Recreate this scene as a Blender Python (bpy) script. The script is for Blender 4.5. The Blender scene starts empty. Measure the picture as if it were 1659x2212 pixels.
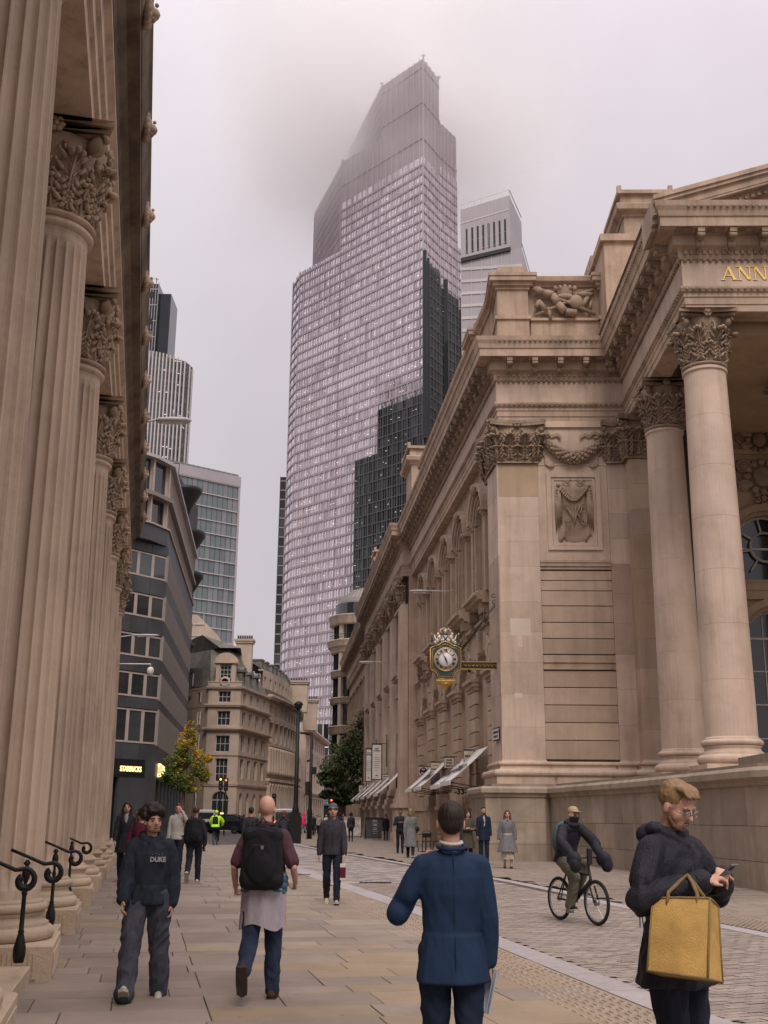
import bpy, math, random
import numpy as np
from mathutils import Matrix, Vector, noise
random.seed(7); rnd=random.random
R_=math.radians; PI=math.pi
S=bpy.context.scene; COL=S.collection
# ---------------------------------------------------------------- camera
cd=bpy.data.cameras.new('camera'); cam=bpy.data.objects.new('camera',cd); COL.objects.link(cam)
cd.sensor_fit='VERTICAL'; cd.sensor_height=36; cd.lens=36*2387/2212
cd.clip_start=.1; cd.clip_end=5000
th=R_(15.5); ro=R_(0.5)
fw=Vector((0,math.cos(th),math.sin(th))); r0=Vector((1,0,0)); u0=Vector((0,-math.sin(th),math.cos(th)))
cr=r0*math.cos(ro)+u0*math.sin(ro); cu=u0*math.cos(ro)-r0*math.sin(ro)
cam.matrix_world=Matrix((( cr.x,cu.x,-fw.x,0),(cr.y,cu.y,-fw.y,0),(cr.z,cu.z,-fw.z,1.45),(0,0,0,1)))
S.camera=cam
# ---------------------------------------------------------------- world: overcast
SUN_EL,SUN_AZ=R_(50),R_(172)     # azimuth measured clockwise from +Y
w=bpy.data.worlds.new("World"); S.world=w; w.use_nodes=True
nt=w.node_tree; nt.nodes.clear(); N=nt.nodes.new; L=nt.links.new
out=N('ShaderNodeOutputWorld'); bg=N('ShaderNodeBackground'); sky=N('ShaderNodeTexSky')
sky.sky_type='NISHITA'; sky.sun_disc=False; sky.sun_elevation=SUN_EL; sky.sun_rotation=SUN_AZ
tc=N('ShaderNodeTexCoord'); nz=N('ShaderNodeTexNoise'); nz.inputs['Scale'].default_value=2.3; nz.inputs['Detail'].default_value=5; nz.inputs['Roughness'].default_value=.48
L(tc.outputs['Generated'],nz.inputs['Vector'])
sx=N('ShaderNodeSeparateXYZ'); L(tc.outputs['Generated'],sx.inputs[0])
cz_=N('ShaderNodeMath'); cz_.operation='POWER'; cz_.use_clamp=True; cz_.inputs[1].default_value=4; L(sx.outputs['Z'],cz_.inputs[0])
cm=N('ShaderNodeMapRange'); cm.inputs[3].default_value=.95; cm.inputs[4].default_value=3.7
L(cz_.outputs[0],cm.inputs[0])
ramp=N('ShaderNodeValToRGB'); e=ramp.color_ramp.elements
e[0].position=.36; e[0].color=(4.1,3.62,3.86,1); e[1].position=.64; e[1].color=(4.75,4.38,4.6,1)
L(nz.outputs['Fac'],ramp.inputs[0])
mul=N('ShaderNodeVectorMath'); mul.operation='SCALE'; L(ramp.outputs[0],mul.inputs[0]); L(cm.outputs[0],mul.inputs['Scale'])
mx=N('ShaderNodeMix'); mx.data_type='RGBA'; mx.inputs[0].default_value=.95
L(sky.outputs[0],mx.inputs[6]); L(mul.outputs[0],mx.inputs[7]); L(mx.outputs[2],bg.inputs[0]); bg.inputs[1].default_value=.11; L(bg.outputs[0],out.inputs[0])
# ---------------------------------------------------------------- soft sun behind the cloud
sl=bpy.data.lights.new('sun','SUN'); sl.energy=1.5; sl.angle=R_(25); sl.color=(1,.9,.82)
so=bpy.data.objects.new('sun',sl); COL.objects.link(so)
sd=Vector((math.sin(SUN_AZ)*math.cos(SUN_EL),math.cos(SUN_AZ)*math.cos(SUN_EL),math.sin(SUN_EL)))
so.rotation_euler=sd.to_track_quat('Z','Y').to_euler()
S.view_settings.view_transform='Standard'; S.view_settings.look='None'; S.view_settings.gamma=1
S.view_settings.exposure=0.44; S.view_settings.use_curve_mapping=False
S.cycles.max_bounces=16; S.cycles.diffuse_bounces=3; S.cycles.glossy_bounces=3; S.cycles.volume_bounces=16; S.cycles.use_denoising=True
# ---------------------------------------------------------------- materials
MT={}
def mat(name,col,rough=.8,var=.15,scale=1.5,bump=.15,bs=40,metal=0,spec=.35,streak=0,dirt=0,dcol=(.05,.045,.035),rv=0,emit=0,obj=False,ssc=(2.2,2.2,.18),sheen=0,gum=0,bd=.02,stretch=None):
    m=bpy.data.materials.new(name); m.use_nodes=True; t=m.node_tree; n=t.nodes.new; l=t.links.new
    b=t.nodes['Principled BSDF']; b.inputs['Roughness'].default_value=rough; b.inputs['Metallic'].default_value=metal
    b.inputs['Specular IOR Level'].default_value=spec
    if sheen: b.inputs['Sheen Weight'].default_value=sheen
    if obj: pos=n('ShaderNodeTexCoord').outputs['Object']
    else: pos=n('ShaderNodeNewGeometry').outputs['Position']
    c=(*col,1)
    a=n('ShaderNodeTexNoise'); a.inputs['Scale'].default_value=scale; a.inputs['Detail'].default_value=6; a.inputs['Roughness'].default_value=.62; l(pos,a.inputs['Vector'])
    mr=n('ShaderNodeMapRange'); mr.inputs[1].default_value=.3; mr.inputs[2].default_value=.7; mr.inputs[3].default_value=1-var; mr.inputs[4].default_value=1+var; l(a.outputs['Fac'],mr.inputs[0])
    val=mr.outputs[0]
    if rv:
        oi=n('ShaderNodeObjectInfo'); m2=n('ShaderNodeMapRange'); m2.inputs[3].default_value=1-rv; m2.inputs[4].default_value=1+rv; l(oi.outputs['Random'],m2.inputs[0])
        mm=n('ShaderNodeMath'); mm.operation='MULTIPLY'; l(val,mm.inputs[0]); l(m2.outputs[0],mm.inputs[1]); val=mm.outputs[0]
    v=n('ShaderNodeVectorMath'); v.operation='SCALE'; v.inputs[0].default_value=col; l(val,v.inputs['Scale']); cur=v.outputs[0]
    if streak:
        mp=n('ShaderNodeMapping'); mp.inputs['Scale'].default_value=ssc; l(pos,mp.inputs[0])
        s=n('ShaderNodeTexNoise'); s.inputs['Scale'].default_value=1; s.inputs['Detail'].default_value=7; s.inputs['Roughness'].default_value=.65; l(mp.outputs[0],s.inputs['Vector'])
        q=n('ShaderNodeMapRange'); q.inputs[1].default_value=.46; q.inputs[2].default_value=.72; q.inputs[4].default_value=streak; l(s.outputs['Fac'],q.inputs[0])
        x=n('ShaderNodeMix'); x.data_type='RGBA'; l(q.outputs[0],x.inputs[0]); l(cur,x.inputs[6]); x.inputs[7].default_value=(*dcol,1); cur=x.outputs[2]
    if dirt:
        s=n('ShaderNodeTexNoise'); s.inputs['Scale'].default_value=.7; s.inputs['Detail'].default_value=9; s.inputs['Roughness'].default_value=.7; l(pos,s.inputs['Vector'])
        q=n('ShaderNodeMapRange'); q.inputs[1].default_value=.5; q.inputs[2].default_value=.7; q.inputs[4].default_value=dirt; l(s.outputs['Fac'],q.inputs[0])
        x=n('ShaderNodeMix'); x.data_type='RGBA'; l(q.outputs[0],x.inputs[0]); l(cur,x.inputs[6]); x.inputs[7].default_value=(*dcol,1); cur=x.outputs[2]
    if gum:
        vo=n('ShaderNodeTexVoronoi'); vo.inputs['Scale'].default_value=3.1; l(pos,vo.inputs['Vector'])
        q=n('ShaderNodeMapRange'); q.inputs[1].default_value=.05; q.inputs[2].default_value=.075; q.inputs[3].default_value=.55; q.inputs[4].default_value=0; l(vo.outputs['Distance'],q.inputs[0])
        x=n('ShaderNodeMix'); x.data_type='RGBA'; l(q.outputs[0],x.inputs[0]); l(cur,x.inputs[6]); x.inputs[7].default_value=(.09,.07,.055,1); cur=x.outputs[2]
    l(cur,b.inputs['Base Color'])
    if bump and stretch:
        k=n('ShaderNodeMapping'); k.inputs['Scale'].default_value=stretch; k.inputs['Rotation'].default_value=(.3,.5,.2); l(pos,k.inputs[0]); bpos=k.outputs[0]
    else: bpos=pos
    if bump:
        k=n('ShaderNodeTexNoise'); k.inputs['Scale'].default_value=bs; k.inputs['Detail'].default_value=4; l(bpos,k.inputs['Vector'])
        u=n('ShaderNodeBump'); u.inputs['Strength'].default_value=bump; u.inputs['Distance'].default_value=bd; l(k.outputs['Fac'],u.inputs['Height']); l(u.outputs[0],b.inputs['Normal'])
    if emit: b.inputs['Emission Color'].default_value=c; b.inputs['Emission Strength'].default_value=emit
    MT[name]=m; return m
def G(name): return MT[name]
ST=dict(scale=.9,bump=.25,bs=25)
mat('portland',(.45,.335,.25),.85,.18,.55,.3,22,streak=.6,dirt=.4,dcol=(.16,.115,.075))
mat('portland_pale',(.53,.41,.325),.85,.15,.5,.25,22,streak=.5,dirt=.35,dcol=(.26,.185,.12))
mat('portland_block_pale',(.53,.41,.325),.85,.12,.5,.25,22,streak=.5,dirt=.35,dcol=(.26,.185,.12),rv=.1)
mat('portland_ochre',(.41,.30,.20),.85,.16,.5,.25,22,streak=.3,dirt=.2,dcol=(.2,.15,.1))
mat('portland_block',(.45,.335,.25),.85,.14,.6,.3,22,streak=.4,dirt=.25,dcol=(.2,.155,.11),rv=.13)
mat('podium_stone',(.32,.255,.195),.85,.2,.8,.3,22,streak=.5,dirt=.35,dcol=(.12,.105,.08),rv=.16)
mat('carving',(.32,.235,.17),.88,.25,2.5,.4,25,streak=.4,dirt=.5,dcol=(.09,.07,.05))
mat('joint',(.09,.07,.055),.9,.1)
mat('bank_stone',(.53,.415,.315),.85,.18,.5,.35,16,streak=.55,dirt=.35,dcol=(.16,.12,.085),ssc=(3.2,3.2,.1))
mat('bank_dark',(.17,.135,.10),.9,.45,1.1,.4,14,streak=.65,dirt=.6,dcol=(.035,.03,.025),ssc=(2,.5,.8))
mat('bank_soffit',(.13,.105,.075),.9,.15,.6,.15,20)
mat('bank_carving',(.40,.295,.21),.88,.25,3,.4,25,dirt=.5,dcol=(.07,.055,.04))
mat('bank_ped',(.48,.375,.27),.9,.16,1.2,.5,30,dirt=.3,dcol=(.2,.15,.1),rv=.08)
mat('slab',(.258,.206,.166),.75,.16,1.3,.2,30,gum=1,dirt=.45,dcol=(.17,.135,.11),rv=.17)
mat('slab_ochre',(.285,.215,.145),.75,.15,1.3,.2,30,gum=1,dirt=.25,dcol=(.18,.14,.1),rv=.08)
mat('ground_joint',(.12,.098,.08),.9,.2,3)
mat('granite',(.34,.305,.30),.75,.12,8,.3,90,rv=.06)
mat('tactile',(.27,.21,.155),.8,.15,2,.2,50,dirt=.3,dcol=(.15,.12,.09))
mat('sett',(.27,.222,.185),.8,.2,2,.3,40,dirt=.3,dcol=(.14,.11,.09))
mat('sett_b',(.31,.255,.212),.8,.2,2,.3,40); mat('sett_c',(.24,.197,.164),.8,.2,2,.3,40)
mat('table_sett',(.30,.255,.235),.8,.2,1.5,.3,40); mat('table_sett_b',(.38,.335,.315),.8,.2,1.5,.3,40)
mat('asphalt',(.075,.068,.063),.9,.2,1,.4,60); mat('road_paint',(.6,.57,.52),.8,.15,3)
mat('far_paving',(.235,.19,.155),.85,.12,.6,.2,30,dirt=.3,dcol=(.15,.12,.1))
mat('iron',(.010,.0095,.010),.5,.3,5,.2,60,spec=.3)
mat('clock_green',(.02,.045,.04),.35,.2,3,spec=.5); mat('gold',(.6,.38,.11),.35,.2,9,.2,60,metal=.8)
mat('clock_white',(.62,.60,.62),.4,.05,3,0); mat('black',(.012,.012,.014),.5,.2,4)
mat('white_cloth',(.66,.63,.60),.8,.1,2,.1,50); mat('sign_cream',(.58,.50,.38),.6,.08,3,.05)
mat('dark_glass',(.02,.022,.025),.06,.3,.4,0,spec=.8); mat('shop_dark',(.03,.024,.02),.4,.3,1,0)
mat('warm_glass',(.09,.085,.06),.1,.3,.5,0,spec=.7)
mat('pane_mid',(.055,.06,.065),.05,.3,.3,0,spec=.9)
mat('frame_white',(.55,.52,.48),.6,.1,3,0); mat('poster_red',(.35,.05,.05),.6,.2,3,0); mat('poster_violet',(.16,.12,.17),.6,.5,6,0)
# ---------------------------------------------------------------- mesh builder
class MB:
    def __init__(s,T=None): s.v=[]; s.f=[]; s.m=[]; s.n=0; s.T=T; s.sm=[]
    def add(s,vs,fs,mi=0,smooth=False,T=None):
        a=np.asarray(vs,float).reshape(-1,3)
        for t in (T,s.T):
            if t is not None:
                t=np.array(t); a=a@t[:3,:3].T+t[:3,3]
        s.v.append(a); n=s.n
        s.f.extend([[i+n for i in f] for f in fs]); s.m.extend([mi]*len(fs)); s.sm.extend([smooth]*len(fs)); s.n+=len(a)
    def box(s,x0,x1,y0,y1,z0,z1,mi=0,T=None):
        s.add([(x0,y0,z0),(x1,y0,z0),(x1,y1,z0),(x0,y1,z0),(x0,y0,z1),(x1,y0,z1),(x1,y1,z1),(x0,y1,z1)],
              [(0,3,2,1),(4,5,6,7),(0,1,5,4),(1,2,6,5),(2,3,7,6),(3,0,4,7)],mi,False,T)
    def cbox(s,x0,x1,y0,y1,z0,z1,b=.01,mi=0,T=None):   # chamfered top edges
        s.add([(x0,y0,z0),(x1,y0,z0),(x1,y1,z0),(x0,y1,z0),(x0,y0,z1-b),(x1,y0,z1-b),(x1,y1,z1-b),(x0,y1,z1-b),
               (x0+b,y0+b,z1),(x1-b,y0+b,z1),(x1-b,y1-b,z1),(x0+b,y1-b,z1)],
              [(0,1,5,4),(1,2,6,5),(2,3,7,6),(3,0,4,7),(4,5,9,8),(5,6,10,9),(6,7,11,10),(7,4,8,11),(8,9,10,11)],mi,False,T)
    def quad(s,a,b,c,d,mi=0): s.add([a,b,c,d],[(0,1,2,3)],mi)
    def prism(s,poly,z0,z1,mi=0,T=None,cap=True):
        n=len(poly); vs=[(x,y,z0) for x,y in poly]+[(x,y,z1) for x,y in poly]
        fs=[(i,(i+1)%n,(i+1)%n+n,i+n) for i in range(n)]
        if cap: fs+=[tuple(range(n,2*n)),tuple(range(n-1,-1,-1))]
        s.add(vs,fs,mi,False,T)
    def lathe(s,prof,n=24,mi=0,T=None,smooth=True,cap=True,ang=2*PI,a0=0):
        full=abs(ang-2*PI)<1e-6; k=n if full else n+1
        vs=[(r*math.cos(a0+ang*i/n),r*math.sin(a0+ang*i/n),z) for r,z in prof for i in range(k)]
        fs=[]
        for j in range(len(prof)-1):
            for i in range(n):
                i2=(i+1)%k; fs.append((j*k+i,j*k+i2,(j+1)*k+i2,(j+1)*k+i))
        if cap and full:
            fs.append(tuple(range(k-1,-1,-1))); b=(len(prof)-1)*k; fs.append(tuple(range(b,b+k)))
        s.add(vs,fs,mi,smooth,T)
    def tube(s,pts,r,n=6,mi=0,T=None,cap=True):
        P=[Vector(p) for p in pts]; rs=r if isinstance(r,(list,tuple)) else [r]*len(P)
        vs=[]; up=None
        for i,p in enumerate(P):
            d=(P[min(i+1,len(P)-1)]-P[max(i-1,0)]);
            if d.length<1e-9: d=Vector((0,0,1))
            d.normalize()
            if up is None:
                up=Vector((0,0,1)) if abs(d.z)<.9 else Vector((1,0,0))
            a=d.cross(up)
            if a.length<1e-6: up=Vector((1,0,0)) if abs(d.x)<.9 else Vector((0,1,0)); a=d.cross(up)
            a.normalize(); b=a.cross(d).normalized(); up=b
            for k in range(n):
                t=2*PI*k/n; vs.append(p+(a*math.cos(t)+b*math.sin(t))*rs[i])
        fs=[]
        for j in range(len(P)-1):
            for k in range(n): fs.append((j*n+k,j*n+(k+1)%n,(j+1)*n+(k+1)%n,(j+1)*n+k))
        if cap: fs.append(tuple(range(n-1,-1,-1))); b=(len(P)-1)*n; fs.append(tuple(range(b,b+n)))
        s.add([tuple(v) for v in vs],fs,mi,n>4,T)
    def ball(s,c,r,nu=10,nv=7,mi=0,T=None):
        rx,ry,rz=(r,r,r) if not isinstance(r,(tuple,list)) else r
        vs=[(c[0],c[1],c[2]-rz)]
        for j in range(1,nv):
            p=-PI/2+PI*j/nv
            for i in range(nu):
                a=2*PI*i/nu; vs.append((c[0]+rx*math.cos(p)*math.cos(a),c[1]+ry*math.cos(p)*math.sin(a),c[2]+rz*math.sin(p)))
        vs.append((c[0],c[1],c[2]+rz)); fs=[(0,1+(i+1)%nu,1+i) for i in range(nu)]
        for j in range(nv-2):
            for i in range(nu): fs.append((1+j*nu+i,1+j*nu+(i+1)%nu,1+(j+1)*nu+(i+1)%nu,1+(j+1)*nu+i))
        t=len(vs)-1; b=1+(nv-2)*nu; fs+=[(b+i,b+(i+1)%nu,t) for i in range(nu)]
        s.add(vs,fs,mi,True,T)
    def sweep(s,prof,path,mi=0,T=None,closed=False,ends=True):
        # prof: closed polygon [(out,z)], path [(x,y)], outward = left of walking direction
        P=[np.array(p[:2],float) for p in path]; n=len(P); k=len(prof); vs=[]
        for i in range(n):
            if closed: a=P[i]-P[i-1]; b=P[(i+1)%n]-P[i]
            else:
                a=P[i]-P[max(i-1,0)]; b=P[min(i+1,n-1)]-P[i]
                if i==0: a=b
                if i==n-1: b=a
            a=a/np.linalg.norm(a); b=b/np.linalg.norm(b)
            na=np.array([-a[1],a[0]]); nb=np.array([-b[1],b[0]]); m=(na+nb)/max(.2,1+na@nb)
            for o,z in prof: q=P[i]+m*o; vs.append((q[0],q[1],z))
        fs=[]
        for i in range(n if closed else n-1):
            i2=(i+1)%n
            for j in range(k): fs.append((i*k+j,i2*k+j,i2*k+(j+1)%k,i*k+(j+1)%k))
        if ends and not closed: fs+=[tuple(range(k)),tuple(range(n*k-1,(n-1)*k-1,-1))]
        s.add(vs,fs,mi,False,T)
    # wall in facade frame: x along, y into the wall, z up; holes are (x0,x1,z0,z1[,arch])
    def wall(s,x0,x1,z0,z1,holes=(),th=.35,y=0,mi=0,T=None,seg=12):
        hs=[h if len(h)>4 else (*h,0) for h in holes]
        xs=sorted({x0,x1,*[h[0] for h in hs],*[h[1] for h in hs]}); zs=sorted({z0,z1,*[h[2] for h in hs],*[h[3] for h in hs]})
        xs=[x for x in xs if x0-1e-6<=x<=x1+1e-6]; zs=[z for z in zs if z0-1e-6<=z<=z1+1e-6]
        vs=[];fs=[]
        def q(*p):
            b=len(vs); vs.extend(p); fs.append((b,b+1,b+2,b+3))
        for j in range(len(zs)-1):
            run=None
            for i in range(len(xs)-1):
                cx=(xs[i]+xs[i+1])/2; cz=(zs[j]+zs[j+1])/2
                solid=not any(h[0]<cx<h[1] and h[2]<cz<h[3] for h in hs)
                if solid and run is None: run=xs[i]
                if run is not None and (not solid or i==len(xs)-2):
                    e=xs[i+1] if solid else xs[i]
                    q((run,y,zs[j]),(e,y,zs[j]),(e,y,zs[j+1]),(run,y,zs[j+1])); run=None
        for a,b,c,d,ar in hs:
            zt=d
            if ar:
                r=(b-a)/2; rise=r if ar is True or ar==1 else ar; zt=d-rise; cx=(a+b)/2
                pts=[(cx-r*math.cos(PI*i/seg),zt+rise*math.sin(PI*i/seg)) for i in range(seg+1)]
                for i in range(seg):
                    (p,pz),(p2,pz2)=pts[i],pts[i+1]
                    q((p,y,pz),(p2,y,pz2),(p2,y,d),(p,y,d)); q((p,y,pz),(p2,y,pz2),(p2,y+th,pz2),(p,y+th,pz))
            else: q((a,y,d),(b,y,d),(b,y+th,d),(a,y+th,d))
            q((a,y,c),(a,y,zt),(a,y+th,zt),(a,y+th,c)); q((b,y,c),(b,y,zt),(b,y+th,zt),(b,y+th,c)); q((a,y,c),(b,y,c),(b,y+th,c),(a,y+th,c))
        s.add(vs,fs,mi,False,T)
    def mesh(s,name,mats):
        me=bpy.data.meshes.new(name)
        v=np.concatenate(s.v) if s.v else np.zeros((0,3))
        me.from_pydata(v.tolist(),[],s.f)
        for m in (mats if isinstance(mats,(list,tuple)) else [mats]): me.materials.append(MT[m] if isinstance(m,str) else m)
        if len(s.m): me.polygons.foreach_set('material_index',s.m); me.polygons.foreach_set('use_smooth',s.sm)
        me.update(); return me
    def obj(s,name,mats,parent=None,**k): return put(name,s.mesh(name,mats),parent,**k)
def put(name,me,parent=None,M=None,**k):
    o=bpy.data.objects.new(name,me); COL.objects.link(o)
    if parent is not None: o.parent=parent
    if M is not None: o.matrix_basis=M
    for a,b in k.items():
        if b: o[a]=b
    return o
def thing(name,label,cat,loc=(0,0,0),rz=0,group=None):
    o=bpy.data.objects.new(name,None); COL.objects.link(o); o.empty_display_size=.2; o.location=loc; o.rotation_euler=(0,0,rz)
    o['label']=label; o['category']=cat
    if group: o['group']=group
    return o
def copy_tree(o,parent=None):
    c=o.copy(); COL.objects.link(c)
    if parent is not None: c.parent=parent
    for ch in list(o.children): copy_tree(ch,c)
    return c
TR=lambda x,y,z: Matrix.Translation((x,y,z)); RZ=lambda a: Matrix.Rotation(a,4,'Z'); RX=lambda a: Matrix.Rotation(a,4,'X'); RY=lambda a: Matrix.Rotation(a,4,'Y')
SC=lambda x,y,z: Matrix.Diagonal((x,y,z,1))
def FR(x,y,az,z=0): return TR(x,y,z)@RZ(-R_(az))     # frame heading az (deg clockwise from +Y)
def text_mesh(name,body,size,m,depth=.01,bold=0,sx=1,font_shear=0):
    c=bpy.data.curves.new(name,'FONT'); c.body=body; c.size=size; c.extrude=depth; c.align_x='CENTER'; c.align_y='CENTER'; c.offset=bold; c.shear=font_shear; c.resolution_u=3
    o=bpy.data.objects.new(name,c); COL.objects.link(o); dg=bpy.context.evaluated_depsgraph_get(); me=bpy.data.meshes.new_from_object(o.evaluated_get(dg))
    bpy.data.objects.remove(o); me.materials.clear(); me.materials.append(MT[m]); me.transform(SC(sx,1,1)@RX(PI/2)); me.name=name   # text stands in xz plane, reads from -y
    return me
# window frame + pane sharing meshes by size; facade frame
_wc={}
def win_mesh(w,h,cols=2,rows=2,arch=0,fm='frame_white',pm='pane_mid',fw_=.07):
    k=(round(w,3),round(h,3),cols,rows,arch,fm,pm,fw_)
    if k in _wc: return _wc[k]
    a=MB(); x0,x1=-w/2,w/2; hz=h-(w/2 if arch else 0)
    a.box(x0,x0+fw_,0,.08,0,hz); a.box(x1-fw_,x1,0,.08,0,hz); a.box(x0+fw_,x1-fw_,0,.08,0,fw_)
    if not arch: a.box(x0+fw_,x1-fw_,0,.08,h-fw_,h)
    for i in range(1,cols): x=x0+w*i/cols; a.box(x-.02,x+.02,.01,.06,fw_,h-fw_)
    for j in range(1,rows): z=hz*j/rows; a.box(x0+fw_,x1-fw_,.005,.055,z-.025,z+.025)
    if arch:
        r=w/2; a.box(x0+fw_,x1-fw_,.005,.07,hz-.04,hz+.04)
        for i in range(10):
            t0,t1=PI*i/10,PI*(i+1)/10
            p=[(rr*math.cos(t),yy,hz+rr*math.sin(t)) for yy in (0,.08) for t in (t0,t1) for rr in (r-fw_,r)]
            a.add(p,[(0,1,3,2),(4,6,7,5),(0,2,6,4),(1,5,7,3)])
    b=MB()
    if arch:
        n=12; b.add([((w/2-.02)*math.cos(PI*i/n),.05,hz+(w/2-.02)*math.sin(PI*i/n)) for i in range(n+1)]+[(x0+.02,.05,.02),(x1-.02,.05,.02)],[tuple(range(n+3))])
    else: b.box(x0+.02,x1-.02,.045,.052,.02,h-.02)
    _wc[k]=(a.mesh('window',fm),b.mesh('pane',pm)); return _wc[k]
def window(parent,T,x,y,z,w,h,pane=True,**k):
    f,p=win_mesh(w,h,**k); o=put('window',f,parent,T@TR(x,y,z))
    if pane: put('pane',p,o)
    return o
# ================================================================ GROUND
def struct(o): o['kind']='structure'; return o
g=MB(); g.quad((-1500,-300,-.05),(1500,-300,-.05),(1500,2500,-.05),(-1500,2500,-.05)); struct(g.obj('ground','ground_joint'))
def interp(pl,Y):
    pl=sorted(pl,key=lambda p:p[1])
    return float(np.interp(Y,[p[1] for p in pl],[p[0] for p in pl]))
SL=[(3.3,4),(2.23,9.16),(1.45,13.55),(.55,18.5),(-1.2,26.6),(-3.65,38.4),(-5.2,58),(-6.6,70)]    # granite strip, left edge
SR=[(3.65,4),(2.60,9.2),(1.78,13.6),(.90,18.8),(-.83,27.1),(-3.2,38.6),(-4.8,58),(-6.2,70)]       # right edge
TL=[(2.2,5),(1.56,8.87),(1.2,11),(.47,14.94),(-.35,19),(-1.5,25.2)]                                # tactile left edge
KL=[(6.6,5),(5.9,10.5),(5.03,15.3),(4.28,19.4),(2.85,27.85),(.9,36.4),(-2.6,52),(-5.43,66),(-8,80)] # kerb left
BK=FR(-2.93,10.70,-11.85)   # bank frame: x towards the street, y away
BKi=BK.inverted()
# --- left pavement
pav=thing('pavement','','') ; del pav['label']; del pav['category']; pav['kind']='structure'
base=MB(); base.add([BK@Vector((x,y,-.03)) for x,y in [(-3,-12),(8,-12),(8,70),(-3,70)]],[(0,1,2,3)]); base.obj('bedding','ground_joint',pav)
us=MB(); us.cbox(0,1,0,1,-.03,0,.006); slab_a=us.mesh('paving_slab','slab'); slab_b=us.mesh('paving_slab','slab_ochre')
slabs=[]; y=-9.0; row=0
while y<52:
    h=random.choice([.42,.5,.58,.66,.8]); x=-1.1-rnd()*.8
    while x<8:
        wd=random.choice([.62,.8,.95,1.1,1.3])
        if abs(x-1.28)<.01: pass
        if x<1.28<x+wd: wd=1.28-x if 1.28-x>.35 else wd
        c=BK@Vector((x+wd/2,y+h/2,0))
        if c.x<interp(SR,c.y)-.1 and not (c.y<25 and c.x>interp(TL,c.y)+wd*.5): slabs.append((c.y,x,y,wd,h,c))
        x+=wd
    y+=h
slabs.sort(key=lambda s:abs(s[0]-9) if s[0]>7.5 else 60+s[0])
rest=MB()
for i,(cy,x,y,wd,h,c) in enumerate(slabs):
    M=BK@TR(x+.0035,y+.0035,(rnd()-.5)*.003)@SC(wd-.007,h-.007,1)
    if i<290:
        och=(c.x>-.35 and c.y<13.2 and rnd()<.8) or rnd()<.05
        put('paving_slab',slab_b if och else slab_a,pav,M)
    else:
        z=(rnd()-.5)*.003
        rest.add([tuple(BK@Vector(p)) for p in [(x+.006,y+.006,z),(x+wd-.006,y+.006,z),(x+wd-.006,y+h-.006,z),(x+.006,y+h-.006,z)]],[(0,1,2,3)],random.choice([0,0,0,1,2]))
mat('slab_v1',(.236,.19,.153),.8,.13,1.3,.2,30,dirt=.3,dcol=(.17,.135,.11)); mat('slab_v2',(.277,.223,.18),.8,.13,1.3,.2,30,dirt=.3,dcol=(.17,.135,.11)); mat('slab_v3',(.255,.205,.16),.8,.13,1.3,.2,30,dirt=.3,dcol=(.17,.135,.11))
rest.obj('paving_slabs',['slab_v1','slab_v2','slab_v3'],pav,kind='stuff')
# --- granite strip
def along(pl,Y0,Y1,n):
    for i in range(n+1):
        Y=Y0+(Y1-Y0)*i/n; yield interp(pl,Y),Y
strip=thing('granite_strip','',''); del strip['label']; del strip['category']; strip['kind']='structure'
Y=5.0
while Y<68:
    l=1.1 if Y<30 else 2.2; a=MB(); z=.004
    p=[(interp(SL,Y+.012),Y+.012),(interp(SR,Y+.012),Y+.012),(interp(SR,Y+l),Y+l),(interp(SL,Y+l),Y+l)]
    a.prism(p,-.03,z); a.obj('kerb_stone','granite',strip); Y+=l
# --- tactile paving
tac=thing('tactile_paving','',''); del tac['label']; del tac['category']; tac['kind']='structure'
b=MB(); st=MB()
n=30; vs=[]; 
for i in range(n+1):
    Y=5+20.4*i/n; vs+= [(interp(TL,Y)+.0,Y,-.004),(interp(SL,Y)+.02,Y,-.004)]
b.add(vs,[(2*i,2*i+1,2*i+3,2*i+2) for i in range(n)]); b.obj('tactile_base','tactile',tac)
Y=5.2; r=0
while Y<25.3:
    xa=interp(TL,Y)+.03; xb=interp(SL,Y)-.03; k=max(2,int((xb-xa)/.072)); dx=(interp(TL,Y+.1)-interp(TL,Y))
    for i in range(k):
        x=xa+(xb-xa)*(i+.5)/k+(0 if r%2 else .0); o=.09 if i%2 else 0; yy=Y+o
        st.add([(x-.019,yy,-.006),(x+.019,yy,-.006),(x+.019+dx,yy+.105,-.006),(x-.019+dx,yy+.105,-.006),(x-.012,yy+.01,.006),(x+.012,yy+.01,.006),(x+.012+dx,yy+.095,.006),(x-.012+dx,yy+.095,.006)],[(4,5,6,7),(0,1,5,4),(1,2,6,5),(2,3,7,6),(3,0,4,7)])
    Y+=.18; r+=1
mat('stud',(.32,.25,.19),.75,.15,2,.1,50); st.obj('tactile_bars','stud',tac,kind='stuff')
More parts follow.
